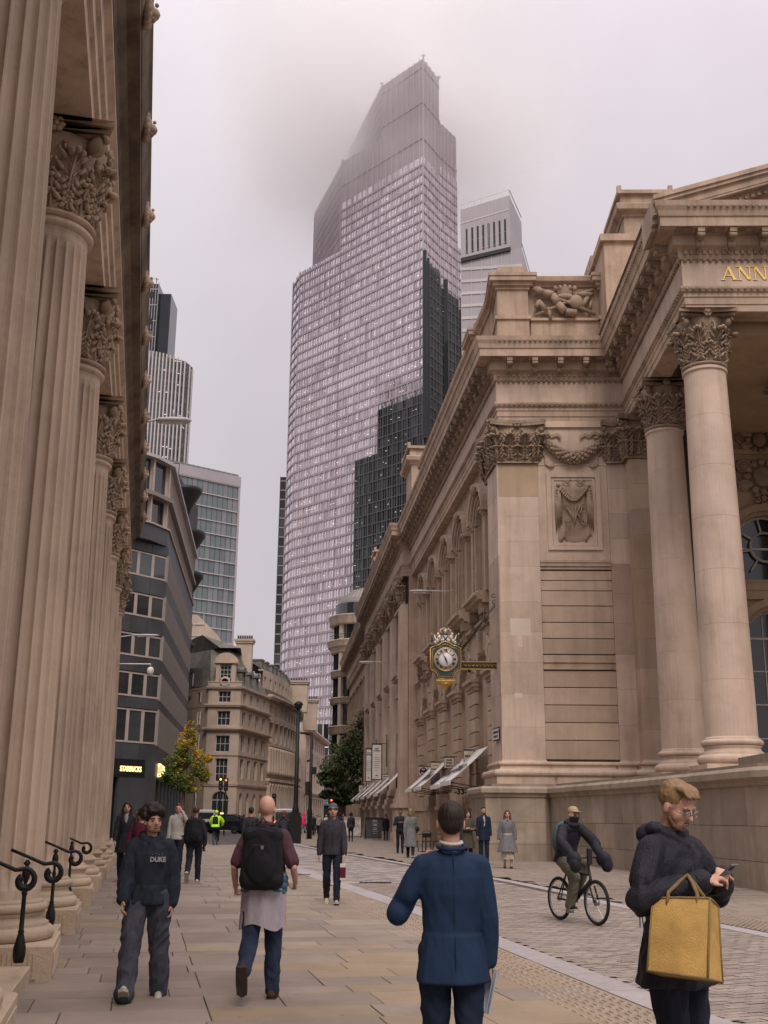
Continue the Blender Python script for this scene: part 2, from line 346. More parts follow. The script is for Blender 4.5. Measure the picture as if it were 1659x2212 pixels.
# --- carriageway setts
cw=thing('carriageway','',''); del cw['label']; del cw['category']; cw['kind']='structure'
near=MB(); A=R_(27); ca,sa=math.cos(A),math.sin(A)
u=-26.0
rw=0
while u<46:
    v=-10.0+(.1 if rw%2 else 0)
    while v<30:
        cx=v*ca-u*sa; cy=v*sa+u*ca
        if 5<cy<26.6 and interp(SR,cy)-.1<cx<interp(KL,cy)+.15:
            l=.225;d=.106; z=(rnd()-.5)*.004
            P=[(v+.004,u+.004),(v+l-.004,u+.004),(v+l-.004,u+d-.004),(v+.004,u+d-.004)]
            near.add([(a*ca-bq*sa,a*sa+bq*ca,z) for a,bq in P],[(0,1,2,3)],random.choice([0,0,1,2]))
        v+=.225
    u+=.106; rw+=1
b=MB(); b.add([(interp(SL,Y)+.1,Y,-.012) for Y in range(5,71,3)]+[(interp(KL,Y)+.1,Y,-.012) for Y in range(68,4,-3)],[tuple(range(44))]); b.obj('bedding','sett_c',cw)
near.obj('block_setts',['sett','sett_b','sett_c'],cw,kind='stuff')
tb=MB(); y=26.7
while y<66:
    d=.17 if y<45 else .34; x=interp(SR,y)-.05
    while x<interp(KL,y):
        l=.3+rnd()*.35; z=(rnd()-.5)*.012
        tb.add([(x+.006,y+.006,z),(x+l,y+.006,z),(x+l,y+d-.012,z+(rnd()-.5)*.01),(x+.006,y+d-.012,z+.002)],[(0,1,2,3)],0 if rnd()<.55 else 1); x+=l+.01
    y+=d
tb.obj('raised_table_setts',['table_sett','table_sett_b'],cw,kind='stuff')
# --- right kerb and pavement
rp=thing('right_pavement','',''); del rp['label']; del rp['category']; rp['kind']='structure'
RH=.045
Y=6.0
while Y<78:
    l=1.2 if Y<30 else 2.4
    a=MB(); p=[(interp(KL,Y+.012),Y+.012),(interp(KL,Y+.012)+.3,Y+.012),(interp(KL,Y+l)+.3,Y+l),(interp(KL,Y+l),Y+l)]
    a.prism(p,-.03,RH if Y>22 else .006); a.obj('kerb_stone','granite',rp); Y+=l
sh=MB(); Ys=[6,12,18,24,30,36,44,52,60,68,80]
f=MB(); y=6.0
while y<62:
    d=.45 if y<30 else .9; x=interp(KL,y)+.3+(rnd()*.4); 
    while x<14:
        l=.5+rnd()*.5; z=.0 if y<22 else min(RH-.004,(y-22)*.01)
        f.add([(x+.006,y+.006,z),(x+l,y+.006,z),(x+l,y+d-.008,z),(x+.006,y+d-.008,z)],[(0,1,2,3)],random.choice([0,1,2])); x+=l+.008
    y+=d
f.obj('paving_slabs',['slab_v1','slab_v3','far_paving'],rp,kind='stuff')
b=MB(); b.add([(interp(KL,Y)+.1,Y,-.02) for Y in range(6,62,4)]+[(14.5,Y,-.02) for Y in range(58,4,-4)],[tuple(range(28))]); b.obj('bedding','ground_joint',rp)
b=MB(); b.add([(interp(KL,60)+.28,60,.035),(14,60,.035),(2,150,.035),(-18,150,.035),(-7.7,80,.035)],[(0,1,2,3,4)]); b.obj('far_paving','far_paving',rp)
st=MB()
for i in range(10):
    for j in range(40):
        Y=14.2+j*.13; x=interp(KL,Y)+.38+i*.085; st.box(x-.022,x+.022,Y,Y+.09,0,.008)
st.obj('tactile_bars','stud',rp,kind='stuff')
# --- road at the junction
rd=MB(); rd.add([(-60,62,-.02),(-5.2,62,-.02),(-7.9,80,-.02),(-24,200,-.02),(-34,200,-.02),(-60,90,-.02)],[(0,1,2,3,4,5)]); struct(rd.obj('road','asphalt'))
pm=MB()
for (a,b_) in [((-5.0,60.5),(-8.1,78)),((-12,66),(-22,66.3)),((-12,68.5),(-24,69))]:
    d=Vector((b_[0]-a[0],b_[1]-a[1],0)).normalized(); q=Vector((-d.y,d.x,0))*.07
    A_=Vector((*a,-.012)); B_=Vector((*b_,-.012)); pm.quad(A_-q,B_-q,B_+q,A_+q)
struct(pm.obj('road_marking','road_paint'))
pw=MB(); pw.add([tuple(BK@Vector(p)) for p in [(-12,52,-.015),(4.6,52,-.015),(3.6,75,-.015),(-14,110,-.015)]],[(0,1,2,3)]); struct(pw.obj('far_pavement','far_paving'))
# --- small iron covers set in the ground
for (x,y,l,d,lab) in [(-3.05,34.3,.55,.5,'small dark iron drain cover beside the pale strip, farthest up the pavement'),(-2.35,30.4,.5,.35,'small dark iron cover beside the pale strip, near the walker in the beanie'),(-.5,27.0,.75,.45,'dark iron grating at the near edge of the pale raised crossing')]:
    t=thing('drain_cover',lab,'drain cover',(x,y,.0)); a=MB(); a.box(0,l,0,d,-.01,.008); 
    for i in range(6): a.box(.04+i*l/6.5,.04+i*l/6.5+.03,.04,d-.04,.008,.014)
    a.obj('grille','iron',t)
pl=thing('litter','crumpled clear plastic wrapper lying on the tactile paving','litter',(2.27,9.35,.0))
a=MB(); mat('plastic',(.6,.6,.62),.2,.3,20,.8,30,spec=.8)
for k in range(9):
    c=(rnd()*.24-.1,rnd()*.12-.06,.02+rnd()*.02); pts=[(c[0]+(rnd()-.5)*.13,c[1]+(rnd()-.5)*.1,max(.004,c[2]+(rnd()-.5)*.05)) for _ in range(6)]
    a.add(pts,[(0,1,2),(2,3,4),(0,4,5),(1,3,5),(0,2,5)])
a.obj('wrapper','plastic',pl)
# ================================================================ CLASSICAL DETAIL
def leaf(mb,M,w,h,curl=.22,mi=0,nu=4,nv=8,lob=.28,depth=.05):
    """acanthus leaf: local x across, z up, -y outward; a curved plate edged with rounded lobes and ribs"""
    def sp(t):
        z=h*min(t*1.08,1) if t<.9 else h*(1-(t-.9)*1.4)
        return -curl*h*max(0,(t-.3)/.7)**2.3-.02*h, z
    n=6; vs=[]
    for j in range(n+1):
        t=j/n; y,z=sp(t); ww=w*.36*math.sin(PI*(.25+.6*t))
        vs+=[(-ww,y+.04*h,z),(0,y-.03*h,z),(ww,y+.04*h,z)]
    mb.add(vs,[(3*j+i,3*j+i+1,3*j+i+4,3*j+i+3) for j in range(n) for i in (0,1)],mi,True,M)
    lo=nv<8; ts=(.3,.55,.8) if lo else (.14,.3,.46,.62,.77)
    for t in ts:
        y,z=sp(t); ww=w*.5*math.sin(PI*(.28+.5*t))
        for s in (-1,1):
            T=M@TR(s*ww*.78,y-.035*h,z+.03*h)@RY(s*.75)
            mb.ball((0,0,0),(w*.085,h*.055,h*.105),5 if lo else 6,4,mi,T)
            if not lo: mb.ball((s*w*.02,-.03*h,h*.10),(w*.06,h*.045,h*.04),5,4,mi,T); mb.tube([(s*ww*.15,y-.035*h,z-.1*h),(s*ww*.6,y-.05*h,z+.04*h)],[w*.03,w*.02],4,mi,M)
    y,z=sp(1)
    for q in (-1,0,1): mb.ball((q*w*.17,y-.05*h+abs(q)*.03*h,z+(.02-abs(q)*.03)*h),(w*.12,h*.09,h*.055),6,4,mi,M)
    mb.tube([(0,sp(.02)[0]-.03*h,0),(0,sp(.5)[0]-.05*h,h*.54),(0,y-.02*h,z+.02*h)],[w*.06,w*.045,w*.04],5,mi,M)
def volute(mb,M,r,wd,turns=2.1,mi=0):
    """spiral in local xz plane, axis y"""
    n=26; pts=[]; 
    for i in range(n+1):
        t=i/n; a=turns*2*PI*t; rr=r*(1-.86*t); pts.append((rr*math.cos(a),-.25*wd*t,rr*math.sin(a)))
    mb.tube(pts,[r*.24*(1-.6*i/n) for i in range(n+1)],5,mi,M)
    mb.lathe([(.01,-wd*.5),(r*.7,-wd*.3),(r*.78,0),(r*.7,wd*.3),(.01,wd*.5)],10,mi,M@RX(PI/2))
def capital(mb,R,H,mi=0,T=Matrix(),square=None,lod=1,vol=1.0):
    """Corinthian capital. R neck radius (or half width if square=depth)"""
    Rb=R*.96
    if square is None: mb.lathe([(R*1.02,0),(R*1.1,.02*H),(R*1.1,.05*H),(Rb,.07*H),(Rb*.98,.45*H),(Rb*1.08,.7*H),(Rb*1.32,.86*H)],24,mi,T)
    else:
        d=square; mb.box(-R*.97,R*.97,-d,d*.2,0,.7*H,mi,T); mb.box(-R*1.05,R*1.05,-d-.03,0,0,.04*H,mi,T); mb.box(-R*1.12,R*1.12,-d*1.15,0,.7*H,.87*H,mi,T)
    if square is None: places=[(a,Rb) for a in range(8)]
    nv=8 if lod else 5; nu=4 if lod else 2
    def row(off,z0,h,w,cl):
        if square is None:
            for k in range(8):
                a=2*PI*(k+off)/8; M=T@RZ(a+PI/2)@TR(0,-Rb,z0); leaf(mb,M,w,h,cl,mi,nu,nv)
        else:
            d=square
            cnt=3 if off==0 else 2
            for k in range(cnt):
                x=(k-(cnt-1)/2)*R*.76; leaf(mb,T@TR(x,-d,z0),w,h,cl,mi,nu,nv)
            for sgn in (-1,1):
                leaf(mb,T@TR(sgn*R*.97,-d,z0)@RZ(sgn*PI/4),w,h,cl,mi,nu,nv)
                leaf(mb,T@TR(sgn*R*.97,-d*.45,z0)@RZ(sgn*PI/2),w*.8,h,cl,mi,nu,nv)
    row(0,.05*H,.36*H,R*.82,.3); row(.5,.08*H,.62*H,R*.82,.3)
    # corner volutes + small inner scrolls
    Rv=R*1.42
    for k in range(4):
        a=PI/4+k*PI/2
        if square is not None and k in (0,1): continue
        if square is None: c=(Rv*math.cos(a),Rv*math.sin(a)); cc=T@TR(c[0],c[1],.79*H)@RZ(a)
        else:
            sg=-1 if k==2 else 1; c=(sg*R*1.22,-square*1.35-.03); cc=T@TR(c[0],c[1],.79*H)@RZ(-PI/2+sg*PI/4)
        volute(mb,cc,R*.27*vol,R*.3*vol,mi=mi)
        # stalk rising to the volute
        if square is None: p=[(Rb*.95*math.cos(a),Rb*.95*math.sin(a),.42*H),(Rb*1.05*math.cos(a),Rb*1.05*math.sin(a),.66*H),(Rv*.94*math.cos(a),Rv*.94*math.sin(a),.86*H)]
        else: p=[(sg*R*.75,-square,.42*H),(sg*R*.95,-square*1.1,.66*H),(c[0]*.95,c[1]*.95,.86*H)]
        mb.tube(p,[R*.09,R*.1,R*.12],5,mi,T)
    faces=range(4) if square is None else [2]
    for k in range(4):
        a=k*PI/2-PI/2
        if square is not None and k!=0: continue
        y0=-(Rb*1.08) if square is None else -square*1.12
        F=T@RZ(k*PI/2)
        for sg in (-1,1):
            volute(mb,F@TR(sg*R*.24,y0-.04*R,.74*H)@RZ(-PI/2),R*.16,R*.1,1.6,mi)
            mb.tube([(sg*R*.42,y0+.06*R,.38*H),(sg*R*.4,y0,.6*H),(sg*R*.3,y0-.03,.8*H)],[R*.06,R*.07,R*.05],5,mi,F)
        # flower on the abacus
        yf=-(R*1.3) if square is None else -square*1.2-.08
        for q in range(6):
            t=q*PI/3; mb.ball((R*.13*math.cos(t),yf,.92*H+R*.13*math.sin(t)),(R*.1,R*.08,R*.1),6,4,mi,F)
        mb.ball((0,yf-.05*R,.92*H),R*.08,6,4,mi,F)
    # abacus with hollow sides
    pts=[]
    if square is None:
        for k in range(4):
            F=RZ(k*PI/2); 
            for s in range(-4,5):
                x=R*1.36*s/4; y=-R*(1.36-.2*(1-(s/4)**2))
                v=F@Vector((x,y,0)); pts.append((v.x,v.y))
    else:
        d=square
        pts=[(-R*1.4,0)]+[(R*1.4*s/4,-d-R*.1-(R*.34*(s/4)**2)) for s in range(-4,5)]+[(R*1.4,0)]
    mb.prism(pts,.87*H,.93*H,mi,T@SC(.96,.96,1) if square is None else T); mb.prism(pts,.93*H,H,mi,T@SC(1.04,1.04,1) if square is None else T@SC(1.03,1.05,1))
def attic_base(mb,R,H,mi=0,T=Matrix(),n=28,plinth=True):
    h=H; z=0
    if plinth: mb.box(-R*1.38,R*1.38,-R*1.38,R*1.38,0,.26*h,mi,T); z=.26*h
    def torus(r0,z0,hh): return [(r0+hh/2*math.cos(t)*1.0,z0+hh/2+hh/2*math.sin(t)) for t in [(-PI/2)+PI*i/7 for i in range(8)]]
    a=h-z; p=torus(R*1.18,z,a*.36)+[(R*1.2,z+a*.42),(R*1.08,z+a*.5),(R*1.06,z+a*.6),(R*1.12,z+a*.66)]+torus(R*1.07,z+a*.68,a*.22)+[(R*1.08,z+a*.93),(R,h)]
    mb.lathe([(.01,z)]+p,n,mi,T,cap=False)
def fluted(mb,R0,R1,H,mi=0,T=Matrix(),n=24,z0=0):
    per=8; k=n*per; prof=[]
    zs=[0,.012,.025,.04]+[.04+(.93*i/9) for i in range(1,10)]+[.98,.99,1]
    vs=[]
    for t in zs:
        z=z0+H*t; R=R0+(R1-R0)*(t**1.6); dep=0 if t<.012 or t>=.99 else (.5 if t in (.025,.98) else (0 if t<.02 else 1))
        for i in range(k):
            ph=(i%per)/per; w=0 if ph<.2 else math.sin(PI*(ph-.2)/.8)**.6 if ph<=1 else 0
            r=R*(1-.105*dep*w); a=2*PI*i/k; vs.append((r*math.cos(a),r*math.sin(a),z))
    fs=[(j*k+i,j*k+(i+1)%k,(j+1)*k+(i+1)%k,(j+1)*k+i) for j in range(len(zs)-1) for i in range(k)]
    mb.add(vs,fs,mi,False,T)
# ================================================================ LEFT COLONNADE BUILDING
bank=thing('colonnaded_building','tall stone building with a row of fluted columns along the left pavement','building',(-2.93,10.70,0),R_(11.85))
CX=-.75; CYS=[-7.6,-3.45,.78,4.95,9.45,13.3,17.4,21.5,25.6]   # column centres
RB,RT=.51,.41; ZB,ZC,ZT=.68,7.85,9.0  # base top, neck, capital top
cm_=MB(); fluted(cm_,RB,RT,ZC-ZB-.16,n=24); cm_.lathe([(RT,ZC-ZB-.16),(RT*1.02,ZC-ZB-.13),(RT*1.0,ZC-ZB-.1)],32,0,cap=False)
cm_.lathe([(RT,ZC-ZB-.11),(RT*1.13,ZC-ZB-.09),(RT*1.15,ZC-ZB-.05),(RT*1.05,ZC-ZB)],32,0,cap=False); shaft=cm_.mesh('shaft','bank_stone')
m=MB(); capital(m,RT*1.08,ZT-ZC,vol=1.35); capm=m.mesh('capital','bank_carving')
m=MB(); attic_base(m,RB,ZB-.3,plinth=False,n=36); basem=m.mesh('base','bank_ped')
m=MB(); q=.70; m.cbox(-q,q,-q,q,0,.31,.015)
# tooled reeding on the pedestal faces
for i in range(26):
    x=-q+.12+i*(2*q-.24)/26; m.box(x,x+.034,-q-.012,-q-.001,.02,.24)
for i in range(12):
    z=.03+i*.018; m.box(q+.001,q+.010,-q+.1,q-.1,z,z+.009)
pedm=m.mesh('pedestal','bank_ped')
for i,cy in enumerate(CYS):
    c=put('column',shaft,bank,TR(CX,cy,ZB)@RZ(rnd()*.02+i*2*PI/24*3)); put('base',basem,c,TR(0,0,-ZB+.3)@RZ(0)); 
    put('capital',capm,c,TR(0,0,ZC-ZB)@RZ(-i*2*PI/24*3)); put('pedestal',pedm,c,TR(0,0,-ZB)@RZ(-i*2*PI/24*3))
m=MB(); m.box(-3.2,-1.25,-14,-.2+27,-.02,.38); m.box(-1.6,-1.1,-14,27,-.02,.11)
for a,b in zip(CYS[:-1],CYS[1:]):
    m.cbox(-2.6,-.22,a+.70,b-.70,-.02,.14,.01); m.cbox(-2.6,-.5,a+.70,b-.70,.14,.26,.01); 
m.obj('step','bank_ped',bank)
# wall behind with courses and recessed blind bays
m=MB(); T=Matrix(((0,-1,0,-2.6),(1,0,0,0),(0,0,1,0),(0,0,0,1)))
holes=[((a+b)/2-.9,(a+b)/2+.9,.28,5.2,1) for a,b in zip(CYS[:-1],CYS[1:])]
m.wall(-14,50,0,ZT,holes,.5,0,0,T); m.box(-3.6,-3.1,-14,50,0,ZT); m.obj('wall','bank_stone',bank)
m=MB()
for z in (1.2,5.9,8.2): m.box(-2.6,-2.45,-14,50,z,z+.18)
m.obj('string_course','bank_stone',bank)
# entablature
YE=27.0
def ent(name,prof,matn,y0=-14,y1=YE):
    a=MB(); a.sweep(prof,[(0,y1),(0,y0)][::-1],0,SC(-1,1,1)); return a.obj(name,matn,bank)
# sweep outward-left for +y walk is -x ; mirrored in x so outward = +x
fx=-.72+RT   # architrave face
ent('architrave',[(fx-1.15,ZT),(fx-.05,ZT),(fx-.05,ZT+.22),(fx,ZT+.24),(fx,ZT+.46),(fx+.05,ZT+.48),(fx+.05,ZT+.72),(fx+.13,ZT+.78),(fx+.13,ZT+.86),(fx-1.15,ZT+.86)],'bank_stone')
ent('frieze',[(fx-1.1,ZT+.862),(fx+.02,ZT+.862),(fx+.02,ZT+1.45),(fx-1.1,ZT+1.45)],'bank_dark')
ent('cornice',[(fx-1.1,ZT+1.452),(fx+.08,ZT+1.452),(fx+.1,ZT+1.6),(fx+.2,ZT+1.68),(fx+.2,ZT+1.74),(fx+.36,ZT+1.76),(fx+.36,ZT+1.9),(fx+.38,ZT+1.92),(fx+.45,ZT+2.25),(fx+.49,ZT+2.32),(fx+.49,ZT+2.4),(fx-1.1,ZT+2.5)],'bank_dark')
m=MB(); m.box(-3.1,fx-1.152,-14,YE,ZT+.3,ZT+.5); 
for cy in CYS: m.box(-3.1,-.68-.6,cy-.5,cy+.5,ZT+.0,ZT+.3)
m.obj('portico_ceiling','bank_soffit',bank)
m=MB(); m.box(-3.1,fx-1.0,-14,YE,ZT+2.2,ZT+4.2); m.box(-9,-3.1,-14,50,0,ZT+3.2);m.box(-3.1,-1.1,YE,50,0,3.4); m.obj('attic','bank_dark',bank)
# lion masks on the cornice gutter
m=MB(); 
m.ball((0,0,0),(.1,.16,.17),10,8); m.ball((.09,0,-.04),(.08,.08,.08),8,6); m.ball((.08,.0,-.12),(.05,.06,.03),6,4)
for k in range(14):
    t=2*PI*k/14; m.ball((.0+.02*rnd(),.17*math.cos(t),.16*math.sin(t)),(.06,.06,.07),5,4)
for s in (-1,1): m.ball((.12,s*.06,.05),.03,5,4)
lion=m.mesh('lion_mask','bank_carving')
for i in range(14): put('lion_mask',lion,bank,TR(fx+.42,-6.5+i*2.45,ZT+2.08))
# brackets of bronze light fittings along the far wall
# handrails beside the steps
def handrail(y,lab,x=-.24,z=.38):
    t=thing('handrail',lab,'handrail',tuple(BK@Vector((x,y,z))),R_(11.85),'iron handrails between the columns')
    m=MB(); m.lathe([(.0,-.1),(.04,-.1),(.052,-.04),(.05,.02),(.03,.10),(.022,.13),(.028,.14),(.02,.155),(.018,.42),(.026,.44),(.015,.47),(.014,.52),(.03,.56),(.036,.60),(.028,.64),(.014,.66),(.03,.68),(.01,.71),(.0,.71)],12)
    m.obj('post','iron',t)
    c=V_((.21,0,.60)); sp=[(-.14,0,.79),(.0,0,.735),(.14,0,.675)]
    for i in range(15): a=PI*.48-i*.40; r=.085*(1-i*.045); sp.append((c[0]+r*math.cos(a),0,c[2]+r*math.sin(a)))
    m=MB(); m.tube(sp,[.013,.014,.016]+[.018+.0012*min(i,8) for i in range(15)],8); m.obj('rail','iron',t); return t
V_=tuple
handrail(-.9,'black iron handrail with scrolled end, nearest one standing clear on the left')
handrail(2.45,'black iron handrail with scrolled end, second along the columns')
handrail(6.6,'black iron handrail with scrolled end, third and farthest by the columns',-.3)
handrail(-2.0,'black iron scroll handrail half hidden behind the nearest column',-.36)
# ================================================================ STONE EXCHANGE BUILDING (right)
EX=(4.5,41.8); AZ=-5.3
exb=thing('exchange_building','huge classical stone building with pediment, garlands and columns on the right','building',(EX[0],EX[1],0),-R_(AZ))
RT_=FR(EX[0],EX[1],AZ); RTi=RT_.inverted()
WF=RTi                                   # world -> root local
FB=RTi@FR(EX[0],EX[1],1.3)               # front frame: x right, y away
SB=Matrix(((0,1,0,0),(1,0,0,0),(0,0,1,0),(0,0,0,1)))   # side facade frame: x along (+y local), y into wall (+x local)
def wl(x,y): v=RTi@Vector((x,y,0)); return (v.x,v.y)
def fl(x,y): v=FB@Vector((x,y,0)); return (v.x,v.y)
PX=5.75; PYc=-9.4      # portico first column (front frame): axis
AX=.66
# plan of the frieze face
J=fl(PX-AX,0)
path=[fl(30,PYc-AX),fl(PX-AX,PYc-AX),fl(PX-AX,0),(0,0),(0,29.5),(-.55,29.5),(-.55,61),(0,61),(0,97)]
def ent2(name,prof,matn,p=path): a=MB(); a.sweep(prof,p); return a.obj(name,matn,exb)
ZA=16.85
ent2('architrave',[(-.8,ZA),(-.06,ZA),(-.06,ZA+.22),(-.03,ZA+.24),(-.03,ZA+.46),(0,ZA+.48),(.0,ZA+.62),(.05,ZA+.64),(.1,ZA+.74),(.1,ZA+.8),(-.8,ZA+.8)],'portland')
ent2('frieze',[(-.8,ZA+.802),(.0,ZA+.802),(.0,ZA+1.75),(-.8,ZA+1.75)],'portland_pale')
ent2('cornice',[(-.8,ZA+1.752),(.05,ZA+1.752),(.1,ZA+1.86),(.1,ZA+2.02),(.16,ZA+2.1),(.3,ZA+2.13),(.3,ZA+2.5),(.78,ZA+2.52),(.78,ZA+2.82),(.82,ZA+2.85),(.86,ZA+3.02),(.93,ZA+3.16),(.96,ZA+3.32),(-.8,ZA+3.5)],'portland')
# carved beads, dentils and brackets along every edge
def edges():
    for i in range(len(path)-1):
        a=np.array(path[i]);b=np.array(path[i+1]); l=np.linalg.norm(b-a); d=(b-a)/l; n=np.array([-d[1],d[0]]); yield a,d,n,l,i
brk=MB()
def bracket(mb,T):   # x along, y outward, z up; scroll modillion with leaf
    mb.box(-.11,.11,.29,.74,.20,.36,0,T); mb.box(-.1,.1,.28,.62,.1,.2,0,T); mb.box(-.09,.09,.28,.46,-.08,.1,0,T)
    mb.tube([(-.11,.66,.12),(.11,.66,.12)],.085,8,0,T); mb.tube([(-.1,.40,-.08),(.1,.40,-.08)],.1,8,0,T); mb.box(-.13,.13,.29,.76,.36,.40,0,T)
    mb.ball((0,.5,.06),(.08,.14,.06),6,4,0,T)
bracket(brk,Matrix()); brm=brk.mesh('bracket','carving')
dn=MB(); egg=MB(); cof=MB(); nb=0
for a,d,n,l,i in edges():
    A=math.atan2(d[1],d[0]); M=Matrix(((d[0],n[0],0,a[0]),(d[1],n[1],0,a[1]),(0,0,1,0),(0,0,0,1)))
    conv0=.3; k=max(1,round(l/1.0)) if l>2 else 1
    far=a[1]>40 or (i in (7,))
    for j in range(k):
        s=(j+.5)*l/k
        if l<1: continue
        T=M@TR(s,0,ZA+2.15)
        if nb<295: put('bracket',brm,exb,T); nb+=1
        else: bracket(cof,T)
        # coffer rosette between brackets
        if i<4 : 
            T2=M@TR(s+l/k/2,0,ZA+2.5)
            cof.box(-.26,.26,.38,.7,-.012,-.004,0,T2); cof.ball((0,.54,-.02),(.12,.1,.04),8,4,0,T2)
            for q in range(5): t=q*2*PI/5; cof.ball((.1*math.cos(t),.54+.08*math.sin(t),-.015),(.07,.06,.03),5,4,0,T2)
    if l>1:
        k=int(l/.2); 
        for j in range(k):
            s=(j+.5)*l/k; dn.box(-.055,.055,.1,.175,ZA+1.88,ZA+2.02,0,M@TR(s,0,0))
            if i<5: egg.ball((s,.09,ZA+.70),(.045,.05,.055),5,4,0,M); egg.ball((s,.93,ZA+3.12),(.05,.04,.05),4,3,0,M)
            if i<4: egg.ball((s,.05,ZA+1.72),(.06,.06,.07),5,4,0,M)
dn.obj('dentil_course','carving',exb,kind='stuff'); egg.obj('egg_moulding','carving',exb,kind='stuff'); cof.obj('soffit_rosettes','carving',exb,kind='stuff')
# ---------------- podium
pod=[fl(30,-14.5),fl(9.2,-14.6),wl(8.14,24.6),wl(7.3,33.3),wl(6.05,41.05),wl(5.85,40.9),wl(3.72,40.9),(-.78,2.75),(.15,2.75),(.15,3.4)]
pod=[wl(30,22.2),wl(9.3,22.2),wl(8.14,24.6),wl(7.3,33.3),wl(6.05,41.05),wl(5.85,40.88),wl(3.72,40.88),(-.78,2.6),(-.1,2.6)]
a=MB(); a.sweep([(-1.2,-.05),(-.012,-.05),(-.012,2.2),(-1.2,2.2)],pod); a.obj('podium_core','joint',exb)
a=MB(); a.sweep([(-1.2,2.2),(.0,2.2),(.05,2.24),(.07,2.32),(.16,2.38),(.16,2.52),(.1,2.6),(-1.2,2.62)],pod); a.obj('podium_cap','podium_stone',exb)
# stones of the podium
rowz=[0,.95,1.9,2.2]
rowz=[-.02,.62,1.36,2.2]
for i in range(len(pod)-1):
    A_=np.array(pod[i]);B_=np.array(pod[i+1]); l=np.linalg.norm(B_-A_)
    d=(B_-A_)/l; n=np.array([-d[1],d[0]])
    M=Matrix(((d[0],n[0],0,A_[0]),(d[1],n[1],0,A_[1]),(0,0,1,0),(0,0,0,1)))
    for r in range(3):
        k=max(1,round(l/1.45)); off=0 if r%2 or k==1 else .5
        cuts=[0]+[l*(q+off)/k for q in range(0 if off else 1,k)]+[l]
        for x0,x1 in zip(cuts[:-1],cuts[1:]):
            if x1-x0<.02: continue
            m=MB(); o=.0; m.box(x0+(.006 if x0>0 else -.0),x1-.006,-.1,o,rowz[r]+.006,rowz[r+1]-.006,0,M); m.obj('stone_block','podium_stone',exb)
# stylobate / pedestal tops under columns
a=MB(); a.prism([wl(30,23),wl(9.6,23),wl(8.3,25),wl(7.5,33),wl(6.3,41),wl(4,41.2),(-.4,3),(3,8),fl(30,3)],2.55,2.7)
a.prism([wl(30,26),wl(11.3,26),wl(10.3,30.5),wl(9.1,31),wl(9.0,42),wl(30,42)],2.7,2.78); a.prism([wl(30,22.9),wl(9.9,22.9),wl(9.2,24.2),wl(9.3,29.5),wl(30,29.5)],2.7,3.05)
a.obj('stylobate','podium_stone',exb)
# ---------------- pavilion front wall (front frame)
BX=4.35
m=MB(FB); m.box(1.55,8.0,.06,1.0,2.6,ZA); m.box(0.02,1.6,.3,2.6,2.6,ZA)
m.obj('pavilion_wall','joint',exb)
def pil(T,x0,x1,y0,y1,zs,mats,name='pilaster'):
    for a,b,mi in zs:
        k=max(1,round((b-a)/1.15))
        for i in range(k):
            m=MB(T); m.cbox(x0,x1,y0,y1,a+(b-a)*i/k+.003,a+(b-a)*(i+1)/k-.003,.003); m.obj('stone_block','portland_ochre' if mi==1 else ('portland_block_pale' if mi==0 else 'portland_block'),exb)
PM=['portland_pale','portland_ochre','portland']
pil(FB,0,1.56,-.05,.6,[(3.55,6.0,0),(6.0,9.5,0),(9.5,10.9,0),(10.9,12.9,0),(12.9,13.7,0),(13.7,15.05,1)],PM)
mat('stone_patch',(.58,.48,.40),.85,.05)
for q_ in ((.35,1.12,8.2,8.85),(.62,.8,7.75,8.19),(.45,.75,5.85,6.02)): m=MB(FB); m.cbox(q_[0],q_[1],-.053,0,q_[2],q_[3],.002); m.obj('repaired_stone','stone_patch',exb)
pil(FB,BX-.05,BX+.85,-.03,.6,[(3.55,7.5,0),(7.5,11,2),(11,15.05,0)],PM)
pil(FB,BX+.85,BX+.95,-.4,.4,[(3.55,9,2),(9,15.05,0)],PM)
pil(FB,PX-.72,PX+.75,-.75,.6,[(3.55,8,2),(8,12,1),(12,15.05,2)],PM,'anta')
# side faces of the corner pier
pil(SB,-.05,1.95,-.05,.3,[(3.55,7.2,0),(7.2,11.3,2),(11.3,15.05,0)],PM)
pil(SB,2.0,2.9,.12,.9,[(3.55,8.2,2),(8.2,12.3,0),(12.3,15.05,2)],PM)
# rusticated courses between the pilasters: every course a stone
zc=[3.6,4.32,4.98,5.6,6.22,6.85]
cour=[(3.6,4.3),(4.3,4.95),(4.95,5.6),(5.6,6.25),(6.25,6.9),(7.5,8.1),(8.1,8.72),(8.72,9.36),(9.36,9.95),(9.95,10.35),(10.35,10.75)]
for a_,b_ in cour:
    m=MB(FB); m.cbox(1.57,BX-.06,-.0,.2,a_+.02,b_-.02,.02); m.add([(1.57,0.0,a_+.02),(BX-.06,0,a_+.02),(BX-.06,.05,a_),(1.57,.05,a_)],[(0,1,2,3)]); m.obj('stone_course','portland_block',exb)
for g_ in ([(6.92,.1,.06),(7.02,.16,.03),(7.18,.12,.08),(7.3,.16,.05)],[(10.78,.12,.04),(10.9,.14,.09),(11.04,.1,.12)]):
    m=MB(FB); [m.box(1.57,BX-.06,-o,.2,z,z+h) for z,h,o in g_]; m.obj('string_course','portland',exb)
m=MB(FB); m.box(1.57,BX-.06,.0,.2,11.15,15.0)
m.box(1.9,4.0,-.07,.1,11.55,11.72);m.box(1.9,4.0,-.07,.1,14.5,14.67);m.box(1.9,2.08,-.07,.1,11.72,14.5);m.box(3.82,4.0,-.07,.1,11.72,14.5)
m.box(2.1,3.8,-.03,.05,11.74,11.84);m.box(2.1,3.8,-.03,.05,14.38,14.48);m.box(2.1,2.2,-.03,.05,11.84,14.38);m.box(3.7,3.8,-.03,.05,11.84,14.38)
